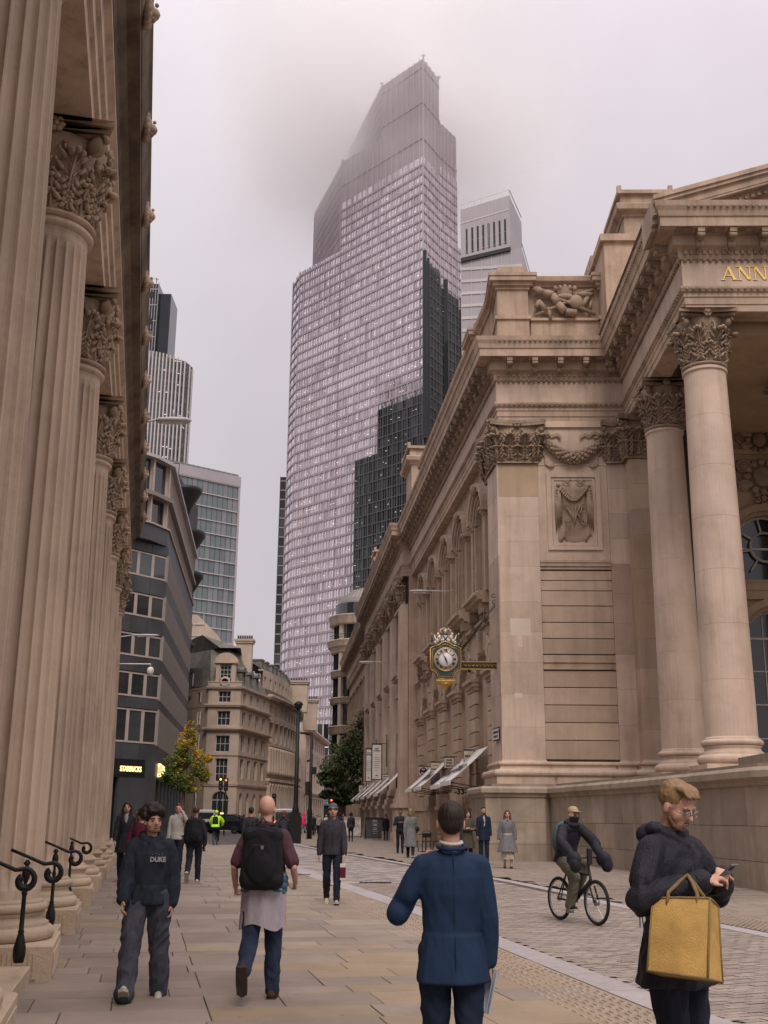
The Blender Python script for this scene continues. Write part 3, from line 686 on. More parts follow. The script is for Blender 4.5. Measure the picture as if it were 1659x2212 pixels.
m.box(1.57,BX-.06,-.02,.2,15.0,15.08); m.box(1.57,BX-.06,.03,.2,15.08,ZA); m.box(1.57,BX-.06,-.06,.2,16.6,ZA-.0)
m.obj('wall_panel','portland_pale',exb)
# draped cloth relief with monogram
m=MB(FB); nx,nz=26,26; vs=[]
for j in range(nz+1):
    t=j/nz
    for i in range(nx+1):
        s=i/nx*2-1; z=14.15-2.15*t-(.15*(1-s*s)*t)+(.12*math.sin(s*9)*t if abs(s)>.6 else 0)
        x=2.95+s*(.62-.10*math.sin(t*PI)+.06*t); y=-.06-.05*math.cos(s*PI*3)*(abs(s)**1.2)-.04*math.sin(t*5+s*s*4)
        if i in (0,nx) or j in(0,nz): y=.0
        vs.append((x,y,z))
m.add(vs,[(j*(nx+1)+i,j*(nx+1)+i+1,(j+1)*(nx+1)+i+1,(j+1)*(nx+1)+i) for j in range(nz) for i in range(nx)],0,True)
for sgn in (-1,1):
    m.ball((2.95+sgn*.6,-.1,14.15),.09,7,5)
    for k in range(4):  # hanging folds
        m.tube([(2.95+sgn*(.52+.05*k),-.09,14.1),(2.95+sgn*(.55+.05*k),-.12,13.3),(2.95+sgn*(.5+.07*k),-.09,12.6-.1*k)],[.03,.055,.02],6)
    for k in range(5): m.ball((2.95+sgn*.66,-.12,13.95-.13*k),.055,6,4)
    p=[(2.95+sgn*(.45-.35*t),-.12,14.3+.08*math.sin(t*9)) for t in np.linspace(0,1,8)]; m.tube(p,.035,5)
for k in range(17):
    t=k/16; x=2.95+(t*2-1)*.5; z=13.98-.42*math.sin(PI*t); m.ball((x,-.13,z),(.075,.07,.075),7,5); m.ball((x+.04,-.17,z+.05),.045,5,4); m.ball((x-.03,-.17,z-.05),.045,5,4)
def curl(cx,cz,r,a0,turn,th=.022,sg=1):
    p=[(cx+sg*r*(1-.75*i/14)*math.cos(a0+turn*i/14),-.14,cz+r*(1-.75*i/14)*math.sin(a0+turn*i/14)) for i in range(15)]; m.tube(p,th,5)
m.tube([(2.68,-.13,13.2),(2.85,-.15,12.9),(2.93,-.15,12.6),(3.02,-.15,12.95),(3.2,-.13,13.35)],.03,6)
m.tube([(2.95,-.14,12.62),(3.0,-.15,13.25),(3.25,-.15,13.3),(3.2,-.15,13.02),(3.05,-.15,12.98),(3.3,-.13,12.62)],.028,6)
for c in [(2.62,13.25,.12,0,6,-1),(2.66,12.75,.13,2,6,-1),(3.33,12.62,.1,3,6,1),(3.3,13.3,.09,1,5,1),(2.75,12.5,.08,0,5,1)]: curl(c[0],c[1],c[2],c[3],c[4],.022,c[5])
m.obj('draped_relief','carving',exb)
# garland swag with ribbons between capitals
m=MB(FB)
for k in range(25):
    t=k/24; x=1.62+t*(BX-1.65); z=16.25-.95*math.sin(PI*t)**.9; r=.08+.17*math.sin(PI*t)
    for q in range(7):
        a=q*2*PI/7+k*.5; m.ball((x+rnd()*.05,-.12+.7*r*math.cos(a)*1,z+r*math.sin(a)*.9),(.085,.075,.085),6,4)
    m.ball((x,-.1,z),r*.85,8,5)
for sgn,cx in ((1,1.75),(-1,BX-.25)):
    for (pts) in [[(0,0,16.3),(.25,0,16.45),(.42,0,16.3),(.62,0,16.38),(.8,0,16.25)],[(0.0,0,16.1),(-.06,0,15.75),(.12,0,15.5),(.1,0,15.2),(.35,0,15.05),(.5,0,15.12)]]:
        p=[(cx+sgn*x,-.04-.05*math.sin(i*2),z) for i,(x,_,z) in enumerate(pts)]
        for i in range(len(p)-1):
            a_,b_=p[i],p[i+1]; m.add([a_,(a_[0],a_[1]-.02,a_[2]-.16),(b_[0],b_[1]-.02,b_[2]-.16),b_,(a_[0],.03,a_[2]),(b_[0],.03,b_[2])],[(0,1,2,3),(0,3,5,4)],0,True)
for k in range(8): t=k*PI/4; m.ball((2.96+.09*math.cos(t),-.34,15.28+.09*math.sin(t)),.05,5,4)
m.obj('garland','carving',exb)
# ---------------- capitals
m=MB(); capital(m,.78,1.78,square=.12); cpil=m.mesh('pilaster_capital','carving')
m=MB(); capital(m,.45,1.78,square=.14); cpil2=m.mesh('pilaster_capital','carving')
put('pilaster_capital',cpil,exb,FB@TR(.78,-.0,15.06)); put('pilaster_capital',cpil2,exb,FB@TR(BX+.42,.02,15.06)); put('pilaster_capital',cpil,exb,FB@TR(PX,-.68,15.06))
put('pilaster_capital',cpil,exb,SB@TR(1.0,0,15.06)@SC(1.15,1,1)); put('pilaster_capital',cpil2,exb,SB@TR(2.5,.18,15.06))
put('pilaster_capital',cpil2,exb,FB@TR(PX-.72,-.4,15.06)@RZ(-PI/2))
# base mouldings round the wall foot (profile swept)
bm=[(-.3,2.7),(.26,2.7),(.26,2.98)]+[(.24+.12*math.cos(t),3.1+.12*math.sin(t)) for t in [-PI/2+PI*i/6 for i in range(7)]]+[(.14,3.24),(.1,3.3),(.12,3.36)]+[(.1+.07*math.cos(t),3.44+.07*math.sin(t)) for t in [-PI/2+PI*i/5 for i in range(6)]]+[(.02,3.53),(.0,3.58),(-.3,3.58)]
a=MB(); a.sweep(bm,[fl(PX+.75,-.75),fl(PX-.72,-.75),fl(PX-.72,-.38),fl(BX+.84,-.38),fl(BX+.84,-.03),fl(BX-.05,-.03),fl(BX-.05,.08),fl(1.58,.08),fl(1.58,-.05),(-.05,-.05),(-.05,1.95),(.12,1.97),(.12,2.9),(.5,2.9)]); a.obj('base_moulding','portland_pale',exb)
# ---------------- portico columns
RC0,RC1=.735,.64
m=MB(); pr=[]; H=15.06-3.75
nd=7
for k in range(nd):
    z0=H*k/nd; z1=H*(k+1)/nd
    for q in (0,.5,1):
        z=z0+(z1-z0)*q; t=z/H; r=RC0+(RC1-RC0)*t**1.5; pr.append((r,z+(.008 if q==0 else -.008 if q==1 else 0)))
    t=z1/H; pr.append((RC0+(RC1-RC0)*t**1.5-.008,z1))
pr+=[(RC1,H-.16),(RC1*1.08,H-.12),(RC1*1.08,H-.05),(RC1*1.0,H-.01)]; pr.sort(key=lambda p:p[1])
m.lathe(pr,40,0,smooth=False,cap=False); shm=m.mesh('shaft','portland_pale')
m=MB(); capital(m,RC1,1.79); cc=m.mesh('capital','carving')
m=MB(); attic_base(m,RC0,1.05,n=40); bb=m.mesh('base','portland_pale')
for (x,y) in [(PX,PYc),(PX,PYc/2+.6-1.0),(PX+4.3,PYc),(PX+8.6,PYc),(PX+12.9,PYc),(PX+4.3,PYc/2-.6)]:
    if (x,y)==(PX,PYc/2+.6-1.0): y=-3.75
    c=put('column',shm,exb,FB@TR(x,y,3.75)@RZ(rnd())); put('base',bb,c,c.matrix_basis.inverted()@FB@TR(x,y,2.72)); put('capital',cc,c,c.matrix_basis.inverted()@FB@TR(x,y,15.06))
# portico interior
m=MB(FB)
m.wall(6.6,30,2.6,ZA,[(9.2,11.8,10.5,13.1,1),(9.45,11.55,3.2,9.3,1),(14.2,17.4,3.2,10,1)],.5,.4); m.box(6.5,30,-9.0,.5,ZA-.35,ZA+1.0)
m.box(6.6,30,.25,.42,9.7,10.05); m.box(6.6,30,.2,.42,10.05,10.3); m.box(6.6,30,.28,.42,15.6,15.8); m.box(8.6,9.1,.2,.42,2.7,9.7); m.box(11.9,12.5,.2,.42,2.7,9.7)
for rr,zc_,x_ in ((1.45,11.8,10.5),(1.2,8.25,10.5)):
    for k in range(14):
        t0=PI*k/14; t1=PI*(k+1)/14; q=[]
        for yy in (.22,.42):
            for (r,t) in ((rr,t0),(rr,t1),(rr+.28,t1),(rr+.28,t0)): q.append((x_+r*math.cos(t),yy,zc_+r*math.sin(t)))
        m.add(q,[(0,1,2,3),(0,1,5,4),(2,3,7,6)])
m.obj('portico_wall','portland_ochre',exb)
window(exb,FB,10.5,.75,10.5,2.6,2.6,arch=1,cols=1,rows=1,pm='dark_glass'); window(exb,FB,10.5,.75,3.2,2.1,6.1,arch=1,cols=3,rows=4,pm='dark_glass')
m=MB(FB)
m.lathe([(.55,-.05),(.64,0),(.55,.05)],28,0,TR(10.5,.66,11.85)@RX(PI/2),cap=False)
for k in range(8): t=k*PI/4+.2; m.tube([(10.5+.62*math.cos(t),.66,11.85+.62*math.sin(t)),(10.5+1.15*math.cos(t),.66,11.85+1.15*math.sin(t))],.035,5)
m.obj('round_light','frame_white',exb)
m=MB(FB)
for cz,s in ((14.65,1.0),(16.2,.75),(13.75,.35)):
    m.ball((10.5,.3,cz),(.38*s,.12,.42*s),12,8)
    for k in range(12): t=k*PI/6; m.ball((10.5+.62*s*math.cos(t),.28,cz+.62*s*math.sin(t)),(.16*s,.12,.16*s),6,5)
    for sg in (-1,1): volute(m,TR(10.5+sg*.75*s,.25,cz+.4*s),.3*s,.12); volute(m,TR(10.5+sg*.75*s,.25,cz-.4*s),.26*s,.12); m.tube([(10.5+sg*.9*s,.3,cz-.3*s),(10.5+sg*1.2*s,.3,cz),(10.5+sg*1.05*s,.3,cz+.5*s)],.08*s,6)
m.obj('cartouche','carving',exb)
# ---------------- inscription (gilded) on the frieze
def glyph(ch):
    m=MB(); h=.46
    def bar_(x0,z0,x1,z1,w0): m.add([(x0-w0,-.0,z0),(x0+w0,-.0,z0),(x1+w0,-.0,z1),(x1-w0,-.0,z1),(x0-w0,-.025,z0),(x0+w0,-.025,z0),(x1+w0,-.025,z1),(x1-w0,-.025,z1)],[(4,5,6,7),(0,1,5,4),(1,2,6,5),(2,3,7,6),(3,0,4,7)])
    def serif(x,z): m.box(x-.07,x+.07,-.025,0,z-.011,z+.011)
    if ch=='A': bar_(-.19,0,.0,h,.017); bar_(.17,0,-.01,h,.042); m.box(-.12,.11,-.024,0,.14,.165); serif(-.19,0); serif(.17,0)
    if ch=='N': bar_(-.16,0,-.16,h,.017); bar_(.16,0,.16,h,.017); bar_(.14,0,-.15,h,.045); serif(-.16,0); serif(-.18,h); serif(.16,h)
    if ch=='O': m.tube([(.19*math.cos(t),-.012,h/2+.23*math.sin(t)) for t in [2*PI*i/20 for i in range(21)]],[.02+.02*abs(math.cos(2*PI*i/20)) for i in range(21)],5)
    return m.mesh('gilded_letter','gold')
for ch,x in (('A',1.46),('N',1.95),('N',2.44),('O',2.95)): put('gilded_letter',glyph(ch),exb,FB@TR(PX-AX+x,PYc-AX-.003,ZA+1.05))
# ---------------- pediment
pw=26; zb=ZA+3.42-.86; sl=.30
m=MB(FB); xp=PX-AX-.98; yp=PYc-AX
def rake(z,o): return [(xp,0,zb+z),(xp+15,0,zb+15*sl+z)]
for o,z0,z1 in [(.35,.0,.14),(.55,.14,.34),(.78,.34,.42),(.80,.42,.68),(.9,.68,.80),(.96,.80,.95)]:
    y=yp-o; m.add([(xp-.0,y,zb+z0),(xp+15,y,zb+15*sl+z0),(xp+15,y,zb+15*sl+z1),(xp,y,zb+z1),(xp,yp+.9,zb+z0),(xp+15,yp+.9,zb+15*sl+z0),(xp+15,yp+.9,zb+15*sl+z1),(xp,yp+.9,zb+z1)],[(0,1,2,3),(4,5,1,0),(3,2,6,7),(0,3,7,4)])
m.add([(xp+.3,yp-.05,zb+.7),(xp+15,yp-.05,zb+.7),(xp+15,yp-.05,zb+15*sl)],[(0,1,2)])
m.add([(xp,yp-.9,zb+.95),(xp+15,yp-.9,zb+15*sl+.95),(xp+15,3,zb+15*sl+.95),(xp,3,zb+.95)],[(0,1,2,3)])
m.obj('pediment','portland',exb)
m=MB(FB)
for k in range(60):
    x=xp+1.2+k*.2; z=zb+.1+(x-xp)*sl; 
    m.box(x-.05,x+.05,yp-.62,yp-.5,z+.02,z+.13)
for k in range(46):
    x=xp+6.0+k*.18+rnd()*.1; hmax=(x-xp)*sl-.35
    for q in range(3):
        z=zb+.8+rnd()*(hmax-.8); m.ball((x,yp-.12,z),(.12+.1*rnd(),.12,.12+.12*rnd()),6,4)
    leaf(m,TR(x,yp-.1,zb+.8)@RY(rnd()-.5),.3,(hmax-.8)*.9,.2,0,2,5)
m.obj('pediment_carving','carving',exb,kind='stuff')
# side wall of the pediment / attic blocks
m=MB(FB); m.box(PX-AX-.7,PX+1.2,-1.2,2.4,20.2,24.2); m.box(PX-AX-.85,PX+1.35,-1.35,2.5,24.2,24.5)
m.obj('attic_block','portland',exb)
def chimney_block(M,w,d,z0,z1,name='attic_pier'):
    m=MB(M); m.box(-w/2-.06,w/2+.06,-d/2-.06,d/2+.06,z0,z0+1.0); m.box(-w/2,w/2,-d/2,d/2,z0+1.0,z1-1.1)
    m.sweep([(-.3,z1-1.1),(.05,z1-1.1),(.1,z1-1.0),(.35,z1-.85),(.4,z1-.6),(.35,z1-.55),(-.3,z1-.5)],[(w/2,-d/2),(-w/2,-d/2),(-w/2,d/2),(w/2,d/2)][::1],closed=True)
    m.box(-w/2-.12,w/2+.12,-d/2-.12,d/2+.12,z1-.5,z1-.0); m.box(-w/2-.3,w/2+.3,-d/2-.3,d/2+.3,z1,z1+.18)
    for sx in (-1,1): m.box(sx*(w/2+.2)-.1,sx*(w/2+.2)+.1,-d/2-.3,-d/2-.1,z1+.18,z1+.4)
    return m.obj(name,'portland',exb)
chimney_block(FB@TR(7.55,6.3,0),2.0,3.2,20.2,29.9)
m=MB(FB); m.prism([(8.9,3.6),(12,3.6),(12,7),(8.9,7)],20,29.2); m.add([(8.9,3.6,29.2),(12,3.6,29.2),(12,7,29.2),(8.9,7,29.2),(9.5,4.2,30.1),(12,4.2,30.3),(12,6.4,30.3),(9.5,6.4,30.1)],[(0,1,5,4),(1,2,6,5),(2,3,7,6),(3,0,4,7),(4,5,6,7)]); m.obj('roof_block','bank_dark',exb)
m=MB(FB); m.box(5.6,6.5,8,10,20,27.6); m.box(5.3,6.8,7.8,10.2,27.6,27.9); m.box(5.5,6.6,8,10,27.9,28.6); m.tube([(5.6,7.9,27.2),(5.2,7.8,26.4),(5.0,7.8,25.4)],[.2,.3,.35],8); m.obj('roof_pinnacle','portland',exb)
# ---------------- parapet on the pavilion (front) with the heraldic relief
zp=20.33
m=MB(FB); m.box(.35,5.2,.3,1.3,zp,22.95); m.box(.3,5.2,.15,1.35,zp,zp+.16); m.box(1.5,4.5,.22,.4,zp+.16,21.35); m.box(1.5,4.5,.12,.4,21.35,21.46)
m.obj('parapet','portland',exb)
par=[fl(5.3,.18),(.22+fl(0,.18)[0],fl(0.22,.18)[1]),(.2,5.8)]
pp=[fl(5.2,.28),fl(.3,.28),(.3,8.2),(.3,26)]
a=MB(); a.sweep([(-.9,22.9),(.05,22.9),(.1,23.0),(.26,23.1),(.3,23.28),(.24,23.34),(-.9,23.38)],pp); a.obj('parapet_coping','portland',exb)
def pier(x0,x1,y0,y1,T,dz=0):
    m=MB(); m.box(x0,x1,y0,y1,zp,21.35+dz,0,T); m.box(x0-.08,x1+.08,y0-.08,y1+.08,21.35,21.5+dz,0,T); m.box(x0+.02,x1-.02,y0+.02,y1-.02,21.5+dz,22.7+dz,0,T)
    for o,z,h in ((.05,22.7,.14),(.16,22.84,.16),(.3,23.0,.2),(.34,23.2,.14)): m.box(x0-o,x1+o,y0-o,y1+o,z+dz,z+h+dz,0,T)
    m.box(x0+.06,x1-.06,y0+.06,y1-.06,23.34+dz,23.8+dz,0,T); m.obj('parapet_pier','portland',exb)
pier(.1,1.42,.05,2.2,FB); pier(4.35,5.2,.05,1.2,FB)
for yy in (5.4,): pier(yy,yy+1.3,.1,1.1,SB)
m=MB(SB); m.box(2.2,29,.35,1.2,zp,22.9); m.obj('parapet','portland',exb)
# relief: crossed sceptres, crown, sash
m=MB(FB); cx,cz,y=2.93,22.1,.12
def bar(x0,z0,x1,z1,r,yy=y): m.tube([(x0,yy,z0),((x0+x1)/2,yy-.05,(z0+z1)/2),(x1,yy,z1)],r,8)
bar(cx-1.25,cz-.55,cx+.75,cz+.35,.07); bar(cx+1.25,cz-.5,cx-.9,cz+.5,.08)
pts=[(cx-1.2,cz+.6),(cx-.9,cz+.45),(cx-.5,cz+.35),(cx-.3,cz-.05),(cx+.0,cz-.42),(cx+.45,cz-.48)]
for (a_,b_) in zip(pts[:-1],pts[1:]): m.tube([(a_[0],y-.07,a_[1]),(b_[0],y-.07,b_[1])],.17,8)
m.ball((cx-1.15,y-.08,cz+.6),(.22,.14,.14),8,6); m.ball((cx+.45,y-.05,cz+.05),(.3,.14,.32),10,8); m.ball((cx+.85,y-.05,cz+.4),(.35,.1,.12),8,6)
bar(cx+.6,cz+.4,cx+1.2,cz+.62,.08); bar(cx+.95,cz+.3,cx+.7,cz-.2,.1); bar(cx+1.1,cz+.1,cx+1.0,cz-.3,.07); bar(cx-1.1,cz+.1,cx-.8,cz-.35,.12); bar(cx-.7,cz-.2,cx-.62,cz-.75,.07); bar(cx-1.2,cz-.2,cx-1.05,cz+.1,.1)
for k in range(5): m.ball((cx-.4+.2*k+.02,y-.05,cz+.72-.03*abs(k-2)),(.1,.1,.13),6,5)
m.lathe([(.3,0),(.34,.05),(.34,.16),(.38,.3)],16,0,TR(cx,y+.05,cz+.42)@SC(1,.5,1),cap=False)
m.ball((cx,y-.05,cz+.3),(.38,.12,.14),10,6)
m.obj('heraldic_relief','carving',exb)
# ---------------- long side facade
SW=.45
BAYS=[6.0,10.75,15.4,20.1,24.9]
gh=[(b-1.45,b+1.45,.0,8.55,1) for b in BAYS]; uh=[(b-.95,b+.95,11.1,15.3,1) for b in BAYS]
m=MB(SB); m.wall(2.9,29.6,0,ZA,gh+uh,.7,SW); m.obj('side_wall','portland',exb)
m=MB(SB)
for b in BAYS:  # dark infill behind shopfronts
    m.box(b-1.6,b+1.6,SW+1.2,SW+1.25,0,8.6)
    m.box(b-1.45,b+1.45,SW+.35,SW+.6,3.3,4.0); 
m.box(2.9,29.6,SW+1.1,SW+1.15,9,16.5)
m.obj('shop_interior','shop_dark',exb)
for b in BAYS:
    o=window(exb,SB,b,SW+.5,4.1,2.8,4.4,arch=1,cols=3,rows=2,pm='warm_glass'); window(exb,SB,b,SW+.45,11.1,1.9,4.2,arch=1,cols=2,rows=3,pm='warm_glass',fm='frame_white')
    window(exb,SB,b-.7,SW+.6,0.4,1.3,2.9,cols=1,rows=2,pm='dark_glass',fm='iron'); window(exb,SB,b+.7,SW+.6,0.4,1.3,2.9,cols=1,rows=2,pm='dark_glass',fm='iron')
# rusticated piers: separate stones, shared meshes
m=MB(); m.cbox(-.9,.9,-.16,.02,.02,.58,.03); m.add([(-.9,-.16,.02),(.9,-.16,.02),(.9,0,0),(-.9,0,0)],[(0,1,2,3)]); blk=m.mesh('stone_block','portland_block')
PIERS=[(BAYS[i]+BAYS[i+1])/2 for i in range(4)]+[3.7,27.3]
for p in PIERS:
    for k in range(7): put('stone_block',blk,exb,SB@TR(p,SW,2.75+k*.6)@SC(.98 if k%2 else 1,1,1))
for p in PIERS:
    m=MB(SB); m.box(p-.95,p+.95,SW-.28,SW,0,1.9); m.box(p-1.05,p+1.05,SW-.4,SW,1.9,2.1); m.box(p-.98,p+.98,SW-.32,SW,2.1,2.7)
    for z,h,o in ((6.95,.16,.2),(7.11,.2,.3),(7.31,.14,.42)): m.box(p-.9-o*.4,p+.9+o*.4,SW-o,SW,z,z+h)
    m.box(p-.05,p+.05,SW-.05,SW,2.6,7.2); m.obj('pier','portland',exb)
for b in BAYS: m=MB(SB); m.box(b-.3,b+.3,SW-.3,SW,8.35,9.3); m.obj('keystone','portland',exb)
# voussoirs round each arch
for b in BAYS:
    for k in range(9):
        t0=PI*k/9+.02; t1=PI*(k+1)/9-.02; q=[]
        r0,r1=1.46,2.25
        for yy in (SW-.12,SW+.02):
            for (r,t) in ((r0,t0),(r0,t1),(r1,t1),(r1,t0)): q.append((b+r*math.cos(t),yy,min(9.28,7.1+r*math.sin(t))))
        mm=MB(SB); mm.add(q,[(0,1,2,3),(0,1,5,4),(1,2,6,5),(2,3,7,6),(3,0,4,7)]); mm.obj('arch_stone','portland_block',exb)
# balcony sills with brackets, window surrounds
for b in BAYS:
    m=MB(SB); cv=MB(SB)
    for z,h,o in ((10.35,.12,.35),(10.47,.16,.55),(10.63,.14,.7),(10.77,.1,.5)): m.box(b-1.55,b+1.55,SW-o,SW,z,z+h)
    for s in (-1,1):
        cv.box(b+s*1.25-.2,b+s*1.25+.2,SW-.42,SW,9.9,10.35); leaf(cv,TR(b+s*1.25,SW-.3,9.35),.35,.6,.1,0,2,5); cv.box(b+s*1.25-.15,b+s*1.25+.15,SW-.28,SW,9.4,9.9)
        m.box(b+s*1.15-.13,b+s*1.15+.13,SW-.14,SW,10.87,14.3); m.box(b+s*1.5-.17,b+s*1.5+.17,SW-.2,SW,10.87,14.2)
        for k in range(30): cv.ball((b+s*1.32,SW-.14,11.0+k*.11),(.045,.05,.05),4,3)
        for z,h,o in ((14.2,.12,.26),(14.32,.12,.34),(14.44,.1,.42)): m.box(b+s*1.5-.24,b+s*1.5+.24,SW-o,SW,z,z+h)
    for (r,o) in ((1.08,.12),(1.3,.2),(1.55,.3),(1.75,.38)):
        for k in range(12):
            t0=PI*k/12;t1=PI*(k+1)/12; q=[]
            for yy in (SW-o,SW+.01):
                for (rr,t) in ((r-.1,t0),(r-.1,t1),(r+.1,t1),(r+.1,t0)): q.append((b+rr*math.cos(t),yy,14.35+rr*math.sin(t)*(.95 if r<1.2 else .9)))
            m.add(q,[(0,1,2,3),(0,1,5,4),(2,3,7,6)])
    cv.ball((b,SW-.35,15.75),(.25,.2,.3),8,6)
    m.obj('window_surround','portland',exb); cv.obj('window_carving','carving',exb,kind='stuff')
m=MB(SB)
for z,h,o in ((9.5,.14,.1),(9.64,.12,.22)): m.box(2.9,29.4,SW-o,SW,z,z+h)
m.obj('string_course','portland',exb)
# projecting centre with giant pilasters
m=MB(SB); X2=[30.7,36.4,42.2,48.0,53.8,59.6]
hs=[((a+b)/2-1.35,(a+b)/2+1.35,0,8.2,1) for a,b in zip(X2[:-1],X2[1:])]+[((a+b)/2-.9,(a+b)/2+.9,10.9,14.9,1) for a,b in zip(X2[:-1],X2[1:])]
m.wall(29.5,61,0,ZA,hs,.6,-.1); m.box(29.5,29.9,-.1,1,0,ZA); m.box(60.9,61,-.1,1,0,ZA)
m.wall(61,97,0,ZA,[(62+i*5.2,64.6+i*5.2,0,7.6,1) for i in range(7)]+[(62.3+i*5.2,64.3+i*5.2,10.9,14.6,1) for i in range(7)],.5,.35); m.obj('side_wall','portland',exb)
m=MB(SB); m.box(29.6,97,.9,1,0,16); m.obj('shop_interior','shop_dark',exb)
for a,b in zip(X2[:-1],X2[1:]):
    c=(a+b)/2; window(exb,SB,c,.3,3.9,2.6,4.3,arch=1,cols=3,rows=2,pm='warm_glass'); window(exb,SB,c,.3,10.9,1.8,4.0,arch=1,pm='warm_glass')
for i in range(7): window(exb,SB,63.3+i*5.2,.6,3.6,2.5,4.0,arch=1,cols=3,pm='warm_glass'); window(exb,SB,63.3+i*5.2,.6,10.9,1.9,3.7,arch=1,pm='warm_glass')
for x in X2:
    m=MB(SB)
    for a,b in ((3.3,7.4),(7.4,11.2),(11.2,15.05)): m.cbox(x-.78,x+.78,-.58,-.1,a+.004,b-.004,.004)
    m.box(x-1.1,x+1.1,-1.0,-.1,0,.6); m.box(x-.98,x+.98,-.88,-.1,.6,2.1); m.box(x-1.12,x+1.12,-1.0,-.1,2.1,2.35); m.box(x-1.0,x+1.0,-.85,-.1,2.35,2.7); m.box(x-.92,x+.92,-.75,-.1,2.7,3.0); m.box(x-.86,x+.86,-.68,-.1,3.0,3.3)
    p_=m.obj('pilaster','portland_pale',exb); put('capital',cpil,p_,SB@TR(x,-.5,15.06))
for c in [(a+b)/2 for a,b in zip(X2[:-1],X2[1:])]+[63.3+i*5.2 for i in range(7)]:
    m=MB(SB); y0=-.1 if c<61 else .35
    for z,h,o in ((9.3,.2,.3),(10.4,.2,.5),(10.6,.15,.6),(15.0,.2,.4),(7.0,.3,.2)): m.box(c-1.6,c+1.6,y0-o,y0,z,z+h)
    for s in (-1,1): m.box(c+s*1.3-.18,c+s*1.3+.18,y0-.3,y0,10.7,15.0); m.box(c+s*1.9-.4,c+s*1.9+.4,y0-.2,y0,0,7.0)
    m.obj('window_surround','portland',exb)
# attic and chimney piers over the side
m=MB(SB)
m.box(26.6,61.5,.6,3,20.3,22.8); m.obj('parapet','portland',exb)
for (yc,w_,z1) in ((31.0,3.2,25.6),(57,3,24.6)):
    chimney_block(SB@TR(yc,1.0,0)@Matrix.Identity(4),w_,1.9,20.3,z1)
m=MB(SB)
for (x,z0) in ((29.0,20.5),(26.8,20.4),(47,20.5)): # urns
    m=MB(SB); m.lathe([(.3,0),(.3,.3),(.12,.45),(.35,.9),(.4,1.1),(.2,1.25),(.15,1.5),(0.01,1.7)],12,0,TR(x,.2,z0)); m.obj('urn','carving',exb)
m=MB(); m.box(.6,26,1.0,97,0,20.2); m.box(1,26,fl(0,1)[1],30,0,20.2); m.obj('building_core','portland',exb)
# ================================================================ FARTHER BUILDINGS
mat('far_stone',(.47,.37,.295),.85,.13,.4,.2,8,streak=.35,dirt=.25,dcol=(.19,.15,.12),ssc=(.8,.8,.1)); mat('far_stone_b',(.50,.40,.32),.85,.13,.4,.2,8,streak=.3,dirt=.2,dcol=(.2,.16,.13),ssc=(.8,.8,.1))
mat('slate',(.16,.15,.13),.7,.3,1.5,.3,10,rv=.15); mat('office_clad',(.055,.058,.066),.45,.3,.5,.15,12,spec=.5,rv=.1); mat('office_frame',(.40,.33,.29),.5,.1,2,0); mat('office_fin',(.22,.19,.175),.5,.1,2,0)
mat('office_glass',(.028,.032,.035),.05,.4,.25,0,spec=1); mat('office_glass_b',(.05,.06,.062),.05,.4,.25,0,spec=1); mat('bow_stone',(.52,.44,.36),.8,.15,.5,.15,8,streak=.55,dcol=(.16,.12,.09),ssc=(1.5,1.5,.12))
mat('t_glass',(.72,.66,.71),.14,.1,.03,0,metal=.85); mat('t_glass_b',(.88,.82,.87),.16,.08,.05,0,metal=.85); mat('t_glass_c',(.55,.52,.56),.12,.15,.05,0,metal=.85); mat('t_frame',(.47,.41,.44),.55,.1,.1,0)
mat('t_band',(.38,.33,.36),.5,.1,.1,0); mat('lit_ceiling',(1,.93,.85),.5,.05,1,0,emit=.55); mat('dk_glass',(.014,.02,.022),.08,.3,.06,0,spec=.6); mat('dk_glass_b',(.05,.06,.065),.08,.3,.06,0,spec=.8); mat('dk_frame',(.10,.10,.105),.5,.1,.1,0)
mat('green_glass',(.13,.16,.165),.07,.35,.04,0,spec=.9); mat('pale_metal',(.42,.39,.40),.4,.1,.2,0); mat('blue_panel',(.23,.235,.25),.12,.1,.2,0,metal=.4,spec=.8); mat('rib_white',(.50,.46,.46),.6,.08,.1,0); mat('mauve_panel',(.36,.33,.35),.45,.1,.1,0)
def facade(root,T,L,zt,rows,trims,m='far_stone',z0=0,gm='office_glass',quoin=True,wname='wall',x0=0,th=.45,fm='frame_white'):
    """rows: (z0,z1,width,list of x,arch,cols,rows)"""
    hs=[(x-w/2,x+w/2,a,b,ar) for (a,b,w,xs,ar,c,r) in rows for x in xs]
    a=MB(T); a.wall(x0,L,z0,zt,hs,th); a.obj(wname,m,root)
    for (za,zb,w,xs,ar,c,r) in rows:
        for x in xs: window(root,T,x,.22,za,w,zb-za,arch=ar,cols=c,rows=r,pm=gm,fm=fm)
    for i,(z,h,o) in enumerate(trims):
        a=MB(T); a.box(x0-o,L+o,-o,0.0,z,z+h*.45); a.box(x0-o*1.25,L+o*1.25,-o*1.25,0,z+h*.45,z+h); a.obj('cornice',m,root)
    return root
# ---------------------------------------------------------------- dark office block with the coffee shop
ob=thing('office_building','dark grey clad office block with pale window frames and a coffee shop at street level','building',(-16.4,82,0))
OT=ob.matrix_basis.inverted() if False else TR(16.4,-82,0)
FL_=OT@FR(-16.4,82,38)@RZ(PI/2)@Matrix.Identity(4)
